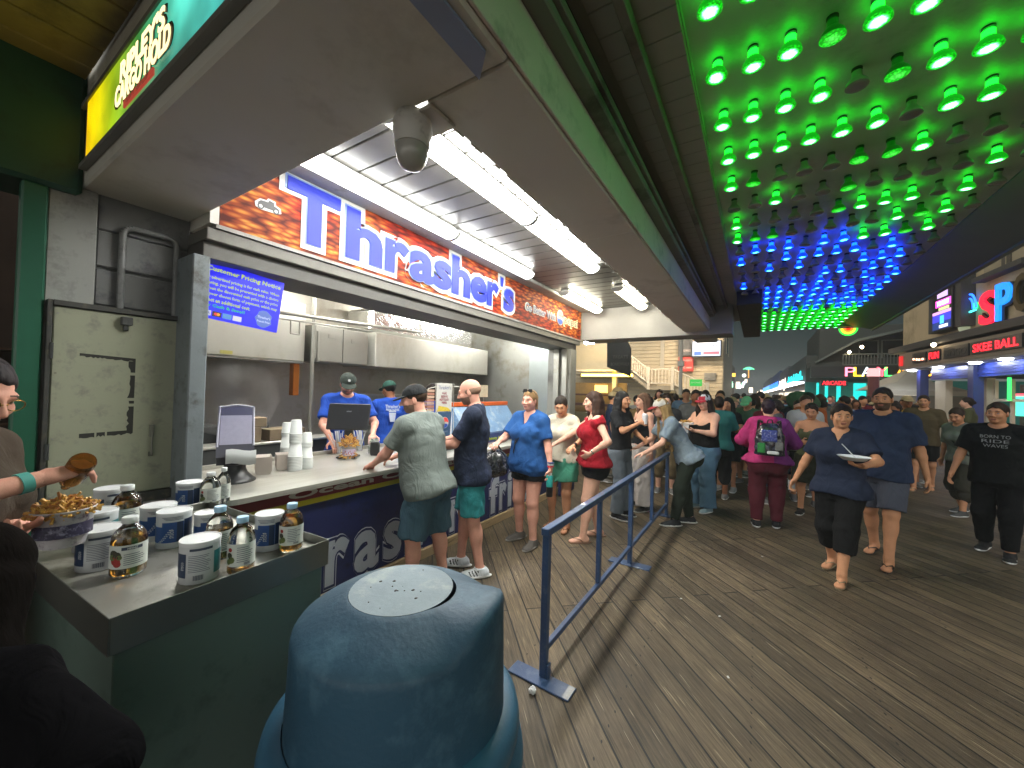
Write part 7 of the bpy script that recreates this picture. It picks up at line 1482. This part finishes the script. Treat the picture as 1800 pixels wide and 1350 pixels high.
# 9 woman with white/red cap, black tank, jeans
x,y=G_(1236,896)
o,B=person('woman in white and red cap black tank top and jeans holding a food tray',x,y,42,H=1.67,sex='f',g=1.42,bust=1.7,belly=.04,tone='light',leg=1.05,arm=1.1,pose=D(feet=((-.12,.04,8),(.13,-.03,-10)),head=(14,-4,0),arms={1:D(to=(.10,.34,1.22),abs=1,hint=(1,-.5,-.9),palm=(-.4,0,-1),curl=40),-1:D(to=(-.12,.32,1.16),abs=1,hint=(-1,-.6,-.9),palm=(.2,0,1),curl=20)}),
    top=D(mat=cloth('black_tank','141416'),kind='tank',hem=.06,inf=.014,name='tank_top'),bottom=D(mat=cloth('blue_jeans','5a7c96',var=.2,vscale=2.5),length=1.97,loose=.028,flare=1.3,waist=.07,name='jeans',wr=.012),shoes=D(style='sneaker',col='8aa4b0'),hair=D(style='long',col='241812',length=.26,vol=1.05),hat=D(col='b4bac4',brim='a83040',panel='a83040'))
cf=B['cf']; child(MB().path([Vector(cf(-.055,.09,.40)),Vector(cf(-.075,.04,.50)),Vector(cf(-.08,-.03,.515)),Vector(cf(-.06,-.09,.44))],.009,n=6).path([Vector(cf(.055,.09,.40)),Vector(cf(.075,.04,.50)),Vector(cf(.08,-.03,.515)),Vector(cf(.06,-.09,.44))],.009,n=6),'shoulder_straps',black_pl,o)
V,F=field_mesh([loft(B['spine'],B['RT'],[(.055*B['s'],0,0,.185,.152),(.095*B['s'],0,0,.182,.15)])],.012); 
gp=wl(o,(0,.36,1.24)); q=Thing('food_tray',tuple(gp),'paper food tray with a napkin held by the woman in the white and red cap','food tray'); q.p(MB().box((gp.x-.10,gp.y-.07,gp.z),(gp.x+.10,gp.y+.07,gp.z+.03),0,.01),'tray',M('tray_card','c2b4ac')); q.p(fries_heap(MB(),(gp.x,gp.y,gp.z+.03),.07,.03,40,9,.06),'fries',[FRM,FRM2]); q.p(MB().quad(gp+Vector((-.03,-.075,-.10)),gp+Vector((.04,-.078,-.12)),gp+Vector((.05,-.073,.0)),gp+Vector((-.03,-.072,.0))),'napkin',M('napkin_paper','d2d4d4'))
# 10 pink jacket from behind + backpack
x,y=G_(1347,926)
def pinkmix(V,F,B): return (V[F].mean(1)[:,0]>.06).astype(int)
o,B=person('person in a pink and purple jacket and burgundy leggings seen from behind',x,y,176,H=1.62,sex='f',g=1.5,hipw=1.12,tone='light',leg=1.12,pose=D(feet=((-.11,-.04,6),(.11,.05,-6)),head=(-8,-6,0),arms={1:D(to=(.20,.26,1.02),abs=1,hint=(1,-.8,-.6)),-1:D(to=(-.20,.26,1.02),abs=1,hint=(-1,-.8,-.6))}),
    top=D(mat=[cloth('pink_jacket','b03470',folds=.9),cloth('purple_jacket','7a3078',folds=.9)],sleeve=1.85,hem=-.02,inf=.026,wr=.014,mi_fn=pinkmix,name='jacket'),bottom=D(mat=cloth('burgundy','4e1a26'),length=1.95,loose=.008,wr=.006,name='leggings'),shoes=D(style='sneaker',col='1c1c20',sole='b0b0b0'),hair=D(style='bun',col='2a1c28'))
cf=B['cf']; V,F=field_mesh([cap(cf(-.05,-.06,.55),cf(.05,-.06,.55),.05),ell(cf(0,-.09,.52),(.10,.06,.05))],.01,noise=wrinkle(.01,40,2)); add_mesh('hood',V,F,cloth('pink_jacket','b03470'),o)
bc=wl(o,(0,-.27,1.14)); q=Thing('backpack',(bc.x,bc.y,bc.z-.2),'clear and black backpack with a blue patch worn over the pink jacket','backpack'); fr=o.rotation_euler.z; Fm=frame(bc,(math.cos(fr),math.sin(fr),0),(-math.sin(fr),math.cos(fr),0),(0,0,1))
V,F=field_mesh([loft((0,0,-.19),np.eye(3),[(0,0,0,.15,.075),(.1,0,0,.155,.08),(.25,0,0,.145,.07),(.34,0,.01,.11,.05),(.385,0,.02,.07,.03)],pw=3)],.01,noise=wrinkle(.006,40,8)); Mx=np.array(Fm); V=V@Mx[:3,:3].T+Mx[:3,3]
me=np_mesh('pack',V,F,[M('pack_vinyl','20222a',rough=.15,var=.4,vscale=12,dirt='5a5e6c',dscale=9,spec=.8)]); ob=bpy.data.objects.new('pack',me); COL.objects.link(ob); ob.parent=q.o; ob.matrix_parent_inverse=q.i
def qb(a,b,n,mt,bev=.01): q.p(MB().box(a,b,0,bev).xf(Fm),n,mt)
qb((-.09,-.098,-.02),(.07,-.07,.12),'blue_patch',M('pack_blue','3a4488',rough=.2,var=.6,vscale=30,dirt='9aa0c8',dscale=40)); qb((-.13,-.10,-.16),(-.05,-.07,-.04),'green_card',M('pack_green','28803c',rough=.3,var=.3,vscale=30)); qb((-.03,-.10,-.17),(.09,-.07,-.13),'white_tissue',M('napkin_paper','d2d4d4')); qb((.05,-.10,-.12),(.13,-.07,-.02),'grey_pouch',M('pack_grey','6a6a68',rough=.5,var=.3,vscale=30))
q.p(MB().path([Fm@Vector(p) for p in ((-.09,.05,-.14),(-.13,.12,0),(-.11,.10,.22),(-.08,.02,.21))],.016,n=6).path([Fm@Vector(p) for p in ((.09,.05,-.14),(.13,.12,0),(.11,.10,.22),(.08,.02,.21))],.016,n=6).path([Fm@Vector(p) for p in ((-.03,.0,.19),(-.02,-.0,.24),(.02,-.0,.24),(.03,.0,.19))],.008,n=6),'straps',black_pl)
# 11 walking woman
x,y=G_(1474,1012)
o,B=person('woman in a navy v-neck t-shirt and black cropped trousers carrying a white bowl',x,y,14,H=1.60,sex='f',g=1.36,bust=1.5,tone='tan',leg=1.0,pose=D(feet=((-.07,.20,6),(.09,-.16,-10,.035)),knee=(.0,1,0),head=(24,0,0),arms={-1:D(to=(-.24,.36,1.10),abs=1,hint=(-1,-.8,-.6),palm=(0,0,1),curl=25,dir=(.5,.8,.1)),1:D(to=(.36,.06,.80),abs=1,hint=(.5,-1,0),curl=45)}),
    top=D(mat=cloth('navy_tee','20283c'),sleeve=.75,hem=-.08,vneck=.10,inf=.02,wr=.012),bottom=D(mat=cloth('black_capris','0e0e10'),length=1.5,loose=.022,flare=.5,name='cropped_trousers'),shoes=D(style='flipflop',col='8a7a60'),hair=D(style='bun',col='1c1412'))
gp=grip(o,B,-1,.09)+Vector((0,0,.05)); q=Thing('takeaway_bowl',tuple(gp),'shallow white bowl with a white fork carried by the walking woman in navy','bowl'); q.p(MB().lathe([(.05,-.012),(.075,-.008),(.11,.022),(.113,.024)],c=tuple(gp),n=28,close=False).lathe([(.001,-.010),(.074,-.008)],c=tuple(gp),n=28,close=False),'bowl',white_pl); q.p(MB().tube(gp+Vector((.02,0,.0)),gp+Vector((-.08,-.0,.12)),.004,n=6),'fork',white_pl)
gp=grip(o,B,1,.08); q=Thing('mobile_phone',tuple(gp),'small silver phone in the lowered hand of the woman in navy','phone'); q.p(MB().box((gp.x-.03,gp.y-.008,gp.z-.05),(gp.x+.03,gp.y+.008,gp.z+.05),0,.004),'case',M('phone_silver','9a9ca0',rough=.3,metal=.5))
# 12 man behind her
x,y=G_(1548,985)
o,B=person('tall man in a dark blue t-shirt and grey shorts walking behind the woman in navy',x,y,12,H=1.80,g=1.2,tone='tan',belly=.04,pose=D(feet=((-.10,.20,4),(.10,-.22,-8,.03)),head=(4,0,0),arms={-1:D(to=(-.34,-.06,.82),abs=1,hint=(-.4,-1,0)),1:D(to=(.30,.18,.86),abs=1,hint=(.5,-1,0))}),
    top=D(mat=cloth('dark_blue_tee','28344e'),sleeve=.8,hem=-.09,inf=.022,wr=.012),bottom=D(mat=cloth('grey_blue_shorts','4a4e5c'),length=.9,loose=.035),shoes=D(style='flipflop',col='3a3430'),hair=D(style='short',col='241c18'),beard=True)
# 13 olive camisole
x,y=G_(1424,905)
o,B=person('girl in an olive strappy top and dark skirt with sunglasses on her head',x,y,2,H=1.58,sex='f',g=1.0,tone='tan',pose=D(head=(-4,-12,0),arms={1:D(to=(.1,.28,1.05),abs=1,hint=(1,-.5,-.8)),-1:D(to=(-.1,.28,1.05),abs=1,hint=(-1,-.5,-.8))}),
    top=D(mat=cloth('olive_cami','4c5038'),kind='tank',hem=.0),bottom=D(mat=cloth('dark_olive_skirt','26281e'),length=.95,loose=.05,flare=2,name='skirt'),shoes=D(style='sneaker',col='2a2a2a'),hair=D(style='back',col='2a1c14'))
hs=B['hs'];RH=B['RH'];hc=B['hc']; pp=lambda a,b,c: Vector(hc+RH@V3(a,b,c)*hs); m=MB().path([pp(-.078,-.04,.05),pp(-.06,.045,.10),pp(.06,.045,.10),pp(.078,-.04,.05)],.006,n=6); child(m,'sunglasses',black_pl,o)
# 14 olive shirt man
x,y=G_(1622,862)
o,B=person('man in an olive brown t-shirt black shorts and glasses walking towards the camera',x,y,4,H=1.78,g=1.18,tone='tan',pose=D(feet=((-.10,-.14,4,.03),(.11,.18,-8)),arms={-1:D(to=(-.36,.1,.82),abs=1,hint=(-.5,-1,0)),1:D(to=(.36,-.06,.82),abs=1,hint=(.5,-1,0))}),
    top=D(mat=cloth('olive_tee','4c4230'),sleeve=.8,hem=-.08,inf=.022),bottom=D(mat=cloth('black_shorts','141416'),length=.85,loose=.03),shoes=D(style='flipflop',col='8a7a68'),hair=D(style='short',col='2a1e16'))
# 15 black tee right
x,y=G_(1752,976)
o,B=person('person in a black printed t-shirt and black trousers at the right edge',x,y,6,H=1.66,g=1.25,tone='tan',pose=D(feet=((-.10,.10,4),(.10,-.14,-8,.02)),head=(-10,0,0),arms={1:D(to=(.32,.1,.85),abs=1,hint=(.5,-1,0)),-1:D(to=(-.34,.05,.82),abs=1,hint=(-.5,-1,0))}),
    top=D(mat=cloth('black_tee','101214'),sleeve=.8,hem=-.10,inf=.024),bottom=D(mat=cloth('black_trousers','0e0e12'),length=1.93,loose=.02,name='trousers'),shoes=D(style='sneaker',col='2a2a2c'),hair=D(style='short',col='2c2018'))
fr=o.rotation_euler.z
for k,s_ in enumerate(('BORN TO','RIDE','WAVES')):
    Fm=frame((0,0,0),(1,0,0),(0,1,0),(0,0,1)); q=text('shirt_print',s_,1,M('shirt_print','8a8e90',rough=.7),(0,.176-.006*k,1.30-.05*k),((-1,0,0),(0,-.06,1),(0,1,.06)),o,width=.21-.02*k,height=.034,ext=.001)
# 16 grey shirt with bag strap
x,y=G_(1692,905)
o,B=person('person in a pale grey shirt with a dark shoulder bag beside the black t-shirt',x,y,40,H=1.58,sex='f',g=1.2,tone='tan',lean=8,pose=D(head=(20,-16,0),feet=((-.1,.12,4),(.1,-.12,-6,.02))),top=D(mat=cloth('pale_grey_shirt','6c7268'),sleeve=.9,hem=-.05),bottom=D(mat=cloth('khaki_skirt','3c3a32'),length=1.2,loose=.04,flare=1),shoes=D(style='sneaker',col='4a4a4a'),hair=D(style='back',col='30241c'))
cf=B['cf']; child(MB().path([Vector(cf(.09,.04,.50)),Vector(cf(.02,.15,.35)),Vector(cf(-.14,.12,.12)),Vector(cf(-.18,.02,.0))],.014,n=6),'bag_strap',black_pl,o)
# 18 green cap man, 19 woman hand to mouth
x,y=at(1312,850,z=0).xy
o,B=person('man in a pale green cap and faded green t-shirt in the crowd',x,y,28,H=1.66,g=1.2,tone='tan',pose=D(head=(10,-22,0),arms={1:D(to=(.1,.3,1.1),abs=1,hint=(1,-.5,-.8)),-1:D(to=(-.1,.3,1.1),abs=1,hint=(-1,-.5,-.8))}),top=D(mat=cloth('faded_green','3e5c48'),sleeve=.8,hem=-.08),bottom=D(mat=cloth('dark_shorts','26282a'),length=.9),shoes=D(style='sneaker',col='6a6a6a'),hat=D(col='6ab080'))
x,y=at(1277,862,z=0).xy
o,B=person('dark haired woman in black with a hand raised to her mouth',x,y,18,H=1.62,sex='f',tone='tan',pose=D(arms={1:D(to=(.02,.16,1.42),abs=1,hint=(.8,.2,-1),dir=(-.3,-.1,1),palm=(0,-1,0),curl=40),-1:D(to=(-.1,.25,1.1),abs=1,hint=(-1,-.5,-.8))}),top=D(mat=cloth('black_top','17181b'),sleeve=.6,hem=-.05),bottom=D(mat=cloth('black_skirt','1a1a1c'),length=.8,loose=.05,flare=1.5,name='skirt'),shoes=D(style='sneaker',col='9a9a9a'),hair=D(style='long',col='14100f',length=.3))
# 20 man carrying a big green bag
x,y=at(1392,842,z=0).xy
o,B=person('man in dark clothes lifting a large green bag onto his shoulder',x,y,150,H=1.72,g=1.15,tone='tan',pose=D(arms={-1:D(to=(-.22,.02,1.62),abs=1,hint=(-1,.3,0)),1:D(to=(.1,.18,1.6),abs=1,hint=(1,.3,0))}),top=D(mat=cloth('dark_tee','1e2226'),sleeve=.8,hem=-.08),bottom=D(mat=cloth('dark_trousers','16181c'),length=1.95,name='trousers'),shoes=D(style='sneaker',col='2a2a2a'),hair=D(style='short',col='241a14'))
p=at(1410,702,y=o.location.y-.15); q=Thing('green_bag',tuple(p),'large dull green cloth bag carried at shoulder height in the crowd','bag'); V,F=field_mesh([ell(V3(p.x,p.y,p.z-.05),(.27,.13,.20),roty(.35)),ell(V3(p.x+.1,p.y,p.z-.08),(.2,.12,.14))],.018,noise=wrinkle(.02,22,4)); me=np_mesh('sack',V,F,[cloth('sack_green','3c5640')]); ob=bpy.data.objects.new('sack',me); COL.objects.link(ob); ob.parent=q.o; ob.matrix_parent_inverse=q.i
# 23 cashier
x=-3.98; y=at(610,690,x=x).y
BLU_T=cloth('staff_blue','1c44a0')
o,B=person('bearded cashier in a blue staff t-shirt and dark cap behind the till',x,y,-14,H=1.80,g=1.08,tone='pink',z=.02,pose=D(head=(-8,-24,0),arms={1:D(to=(.22,.34,1.06),abs=1,hint=(1,-.6,-.5),palm=(0,0,-1)),-1:D(to=(-.2,.34,1.1),abs=1,hint=(-1,-.6,-.5),palm=(0,0,-1))}),top=D(mat=BLU_T,sleeve=.75,hem=-.08,wr=.012),bottom=D(mat=cloth('dark_trousers','16181c'),length=1.9,name='trousers'),shoes=D(style='sneaker',col='2a2a2a'),hair=D(style='short',col='241a14'),hat=D(col='343c38'),beard=True)
RHc=B['RH']; c0=B['hc']+RHc@V3(0,.088,.085)*B['hs']; m=MB().tube(Vector(c0),Vector(c0+RHc@V3(0,.012,.004)),.014,n=14); child(m,'cap_badge',white_pl,o)
# 24 kitchen worker from behind
x=-4.22; y=at(688,700,x=x).y
o,B=person('kitchen worker seen from behind in a blue staff shirt with white emblem',x,y,172,H=1.72,g=1.05,tone='brown',z=.02,lean=6,pose=D(head=(30,-8,0),arms={1:D(to=(.2,.35,1.1),abs=1,hint=(1,-.6,-.5)),-1:D(to=(-.2,.35,1.1),abs=1,hint=(-1,-.6,-.5))}),top=D(mat=BLU_T,sleeve=.75,hem=-.08,wr=.012),bottom=D(mat=cloth('dark_trousers','16181c'),length=1.9,name='trousers'),shoes=D(style='sneaker',col='2a2a2a'),hair=D(style='short',col='14100e'),hat=D(col='2c5248',back=False))
WP=M('print_white','b0b8c8',rough=.7)
for s_,z_,w_,h_ in (("Thrasher's",1.375,.19,.045),('FRENCH FRIES',1.33,.17,.03)): text('shirt_print',s_,1,WP,(0.0,-.150+.05*(z_-1.3),z_),((1,0,0),(0,.1,1),(0,-1,.1)),o,width=w_,height=h_,ext=.001,off=.02)
m=MB(); m.prism([(-.045,-.01),(.045,-.01),(.03,-.13),(-.03,-.13)],0,.002); m.prism([(-.05,.0),(-.03,.03),(.0,.015),(.03,.03),(.05,.0)],0,.002); m.xf(frame((0,-.147,1.30),(1,0,0),(0,.05,1),(0,-1,.05))); child(m,'shirt_emblem',WP,o)
x=-4.3; y=at(762,700,x=x).y
o,B=person('kitchen worker with a bushy dark curly hairdo behind the menu rack',x,y,150,H=1.66,g=1.0,tone='brown',z=.02,top=D(mat=BLU_T,sleeve=.75,hem=-.08),bottom=D(mat=cloth('dark_trousers','16181c'),length=1.9,name='trousers'),hair=D(style='curly',col='1c120e'),shoes=D(style='sneaker',col='2a2a2a'))
# 26 woman at the condiment table
x,y=-2.08,.06
RZ=R(-34)
def tl(px,py,d,x=x,y=y): w_=Vector((0,0,CH))+(Fw+Rt*((px-900)/FPX)+Up*((675-py)/FPX))*d; c_,s_=math.cos(-RZ),math.sin(-RZ); a_,b_=w_.x-x,w_.y-y; return (c_*a_-s_*b_,s_*a_+c_*b_,w_.z)
o,B=person('woman in glasses and a brown top sprinkling vinegar over a tub of fries',x,y,0,rz=RZ,H=1.75,sex='f',g=1.15,tone='pink',lean=4,pose=D(head=(-22,-20,0),feet=((-.12,0,6),(.12,.02,-6)),arms={1:D(to=tl(70,842,1.12),abs=1,hint=(1,.2,-.3),palm=(-.2,-.1,-1),curl=42,thumb=(-1,0,0)),-1:D(to=tl(10,935,1.15),abs=1,hint=(-1,-.3,-.8),palm=(0,0,1),curl=20)}),
    top=D(mat=cloth('brown_top','3e342a'),sleeve=.75,hem=-.08),bottom=D(mat=cloth('dark_jeans','1e2430'),length=1.95,name='jeans'),shoes=D(style='sneaker',col='3a3a3a'),hair=D(style='back',col='1c1214'))
gl=(o,B); hs=B['hs'];RH=B['RH'];hc=B['hc']; pp=lambda a,b,c: Vector(hc+RH@V3(a,b,c)*hs)
m=MB(); 
for e in (-1,1):
    pts=[pp(e*.032+.024*math.cos(t_),.098,-.004+.018*math.sin(t_)) for t_ in [2*math.pi*i/14 for i in range(15)]]; m.path(pts,.0018,n=5); m.path([pp(e*.056,.096,.004),pp(e*.078,.0,.004)],.0018,n=5)
m.path([pp(-.009,.1,.0),pp(.009,.1,.0)],.0018,n=5); child(m,'glasses',M('gold_wire','9a7a40',rough=.25,metal=.9),o)
a,el,wr,_=B['arms'][1]; dv=(wr-el)/np.linalg.norm(wr-el); child(MB().tube(Vector(wr-dv*.045),Vector(wr-dv*.022),.0295,n=16),'wristband',M('band_teal','4a9a90',rough=.5),o)
# bottle tipped over fries, held
gp=grip(o,B,1,.085)
bw=at(112,915,x=-1.86); q=Thing('tub_of_fries',(bw.x,bw.y,bw.z-.08),'printed tub heaped with fries being held beside the canisters','tub of fries')
q.p(MB().lathe([(.050,-.075),(.072,.036),(.076,.042),(.072,.042)],c=tuple(bw),n=28,close=False).lathe([(.001,-.074),(.050,-.075)],c=tuple(bw),n=28,close=False),'tub',CUPM); 
m=MB(); ca=math.atan2(-bw.y,-bw.x); cyl_patch(m,.0665,ca-1.3,ca+1.3,-.04,.0,0,12); m.v=[(a+bw.x,b+bw.y,c+bw.z) for a,b,c in m.v]; q.p(m,'label',M('tub_print','34304a',rough=.5,var=.5,vscale=60,dirt='9a98b0',dscale=50))
q.p(fries_heap(MB(),(bw.x,bw.y,bw.z+.03),.066,.04,420,12,.05,.0034),'fries',[FRM,FRM2])
q=Thing('tipped_bottle',tuple(gp),'amber vinegar bottle held upside down over the fries','bottle'); dd=(bw+Vector((-.01,0,.10))-gp).normalized(); p0=gp-dd*.05; 
u_=dd.to_track_quat('Z','Y').to_matrix().to_4x4(); Mx=Matrix.Translation(p0)@u_; q.p(MB().lathe([(.028,0),(.031,.008),(.031,.10),(.022,.13),(.011,.15),(.011,.165)],n=22).xf(Mx),'glass',M('amber_glass','a86a28',rough=.08,trans=.7,var=.05))
# 27 dark figure in the foreground, seen from behind, bending to the table
o,B=person('child in a black hooded top and blue shorts bending beside the condiment table',-1.22,-.01,0,rz=R(50),H=1.33,sex='f',g=1.15,tone='light',lean=10,cell=.010,pose=D(head=(0,-24,0),level=.2,hs=1.0,feet=((-.12,0,6),(.12,.02,-6)),arms={1:D(to=(.24,.10,.75),abs=1,hint=(1,-.6,0)),-1:D(to=(-.24,.1,.75),abs=1,hint=(-1,-.6,-0))}),
    top=D(mat=cloth('black_hoodie','0e0d10',folds=.8,spec=.05,rough=1.),sleeve=1.8,hem=-.02,inf=.035,wr=.014),bottom=D(mat=cloth('bright_blue','2a7088'),length=.95,loose=.03),shoes=D(style='sneaker',col='3a3a3a'),hair=D(style='long',col='100c0a',length=.28,vol=1.06))
# ================= the crowd =================
sp_=[]
VAR=[]
def variant(k,sex,g,pose,hair,hcol,sl,blen,kind='shorts',hat=None,lean=0):
    o,B=person('x',0,0,0,rz=0,H=1.68,sex=sex,g=g,tone='tan',fine=False,pose=pose,lean=lean,top=D(mat=cloth('crowd_top','3c3c3c'),sleeve=sl,hem=-.07,inf=.022),bottom=D(mat=cloth('crowd_bottom','2c2c2c'),length=blen,loose=.025,name=kind),shoes=D(style='sneaker',col='6a6a6a'),hair=D(style=hair,col=hcol) if hair else None,hat=hat,hands=(-1,1))
    VAR.append((o,sex,kind,hair,hat))
Wk=D(feet=((-.1,.16,4),(.1,-.16,-6,.02))); Ar=D(arms={1:D(to=(.1,.3,1.15),abs=1,hint=(1,-.5,-.8)),-1:D(to=(-.3,.05,.82),abs=1,hint=(-.5,-1,0))})
variant(0,'m',1.1,Wk,'short','2a1e16',.8,.9); variant(1,'f',1.1,Ar,'long','2e1e14',.6,1.9,'trousers'); variant(2,'m',1.25,Ar,'short','1a1412',.8,.9); variant(3,'f',1.25,Wk,'back','3a281c',.7,.5)
variant(4,'m',1.0,D(head=(25,-10,0)),'short','14100e',.8,1.9,'trousers'); variant(5,'f',1.0,D(head=(-25,-5,0)),'long','6a4c30',.3,.4); variant(6,'m',1.15,Wk,'short','2a1e16',.8,.9,'shorts',D(col='9a8a68')); variant(7,'f',1.3,Ar,'bun','241a16',.9,1.4,'leggings')
COLS=[('black','17181b'),('navy','1e2a44'),('grey','5a5c5c'),('white','a8a8a4'),('olive','4a4c34'),('teal','2a6a68'),('maroon','5a1c24'),('tan','8a7450'),('pale blue','6a86a0'),('green','2e5c3c'),('mustard','9a7a2c'),('pink','a06878'),('charcoal','2c2e32'),('orange','9a5028')]
BC_=[('black','141416'),('denim','3a4c62'),('khaki','6a5c44'),('grey','4a4c50')]
r=random.Random(21); placed=[(q.location.x,q.location.y) for q in bpy.data.objects if q.name.startswith('person') and q.parent is None and q.location.length>.5]
used=set(); spots=[]
def try_spot(x,y,md):
    if any((x-a)**2+(y-b)**2<md*md for a,b in placed): return False
    placed.append((x,y)); spots.append((x,y)); return True
for _ in range(900):
    if len(spots)>=46: break
    y=r.uniform(7.0,12.6); x=r.uniform(-2.6,.9); try_spot(x,y,.42)
n0=len(spots)
for _ in range(1600):
    if len(spots)>=n0+85: break
    y=r.uniform(9.5,26); x=r.uniform(-.7,2.9)+max(0,(y-14))*.02; try_spot(x,y,.46)
n1=len(spots)
for _ in range(300):
    if len(spots)>=n1+9: break
    y=r.uniform(13,21); x=r.uniform(2.9,4.9); try_spot(x,y,.8)
n2=len(spots)
for _ in range(1500):
    if len(spots)>=n2+50: break
    y=r.uniform(26,50); x=r.uniform(-1.4,2.2); try_spot(x,y,.6)
SK={k:skinmat(k) for k in ('light','tan','brown','pink')}
first=set()
for i,(x,y) in enumerate(spots):
    while True:
        v=r.randrange(8); tc=r.choice(COLS[:9] if r.random()<.75 else COLS); bc=r.choice(BC_); zone='near the outside staircase' if x<-.8 and y<14 else 'by the arcade' if x>2.9 else 'far down the boardwalk' if y>26 else 'mid boardwalk' if y>16 else 'in the crowd past the barrier'
        hd={'short':'short haired','long':'long haired','back':'tied back haired','bun':'bun haired'}[VAR[v][3]]; 
        if VAR[v][4]: hd='tan capped'
        lab='%s person in %s top, %s %s, %s'%(hd,tc[0],bc[0],VAR[v][2],zone)
        if lab not in used: used.add(lab); break
    root=VAR[v][0]; o=copy_tree(root); o.location=(x,y,0); o['label']=lab; o['category']='person'; o['group']='people in the boardwalk crowd'
    if len(lab.split())>16: o['label']=lab.replace('person in','person,')
    o.rotation_euler=(0,0,facing(x,y,r.choice((0,10,-15,180,170,90,-90,40,150)) if y<16 else r.choice((0,180,5,-10,175)))); s_=r.uniform(.93,1.06); o.scale=(s_,s_,s_)
    sk=SK[r.choice(('light','tan','tan','pink','brown'))]
    o.material_slots[0].link='OBJECT'; o.material_slots[0].material=sk[0]
    for ch in o.children:
        n=ch.name.split('.')[0]
        if n=='shirt': ch.material_slots[0].link='OBJECT'; ch.material_slots[0].material=cloth('crowd_'+tc[0].replace(' ','_'),tc[1])
        elif n==VAR[v][2]: ch.material_slots[0].link='OBJECT'; ch.material_slots[0].material=cloth('crowdb_'+bc[0],bc[1])
def kill(o):
    for ch in list(o.children): kill(ch)
    bpy.data.objects.remove(o)
for v in VAR: kill(v[0])
# ================= cooking haze in the air =================
hz=MB().box((-62,-32,-1),(92,262,12)).build('haze',bpy.data.materials.new('haze')); hz['kind']='stuff'; _m=hz.data.materials[0]; _m.use_nodes=True; _t=_m.node_tree
for q in list(_t.nodes):
    if q.type=='BSDF_PRINCIPLED': _t.nodes.remove(q)
_v=_t.nodes.new('ShaderNodeVolumePrincipled'); _v.inputs['Color'].default_value=(.8,.85,.85,1); _v.inputs['Density'].default_value=.003; _t.links.new(_v.outputs[0],_t.nodes['Material Output'].inputs['Volume'])

# steam over the fryers
sm=MB().lathe([(.05,0),(.3,.1),(.42,.4),(.38,.7),(.2,.86)],n=20).build('steam',bpy.data.materials.new('steam')); sm.location=(-4.72,1.95,1.06); sm.scale=(.5,1.1,1); sm['kind']='stuff'; _m=sm.data.materials[0]; _m.use_nodes=True; _t=_m.node_tree
for q in list(_t.nodes):
    if q.type=='BSDF_PRINCIPLED': _t.nodes.remove(q)
_v=_t.nodes.new('ShaderNodeVolumePrincipled'); _v.inputs['Color'].default_value=(.95,.93,.88,1); _nz=_t.nodes.new('ShaderNodeTexNoise'); _nz.inputs['Scale'].default_value=3.2; _nz.inputs['Detail'].default_value=3; _tc=_t.nodes.new('ShaderNodeTexCoord'); _t.links.new(_tc.outputs['Object'],_nz.inputs['Vector'])
_mr=_t.nodes.new('ShaderNodeMapRange'); _mr.inputs['From Min'].default_value=.45; _mr.inputs['From Max'].default_value=.75; _mr.inputs['To Max'].default_value=6; _t.links.new(_nz.outputs[0],_mr.inputs[0]); _t.links.new(_mr.outputs[0],_v.inputs['Density']); _t.links.new(_v.outputs[0],_t.nodes['Material Output'].inputs['Volume'])
S.cycles.volume_step_rate=4; S.cycles.volume_max_steps=64
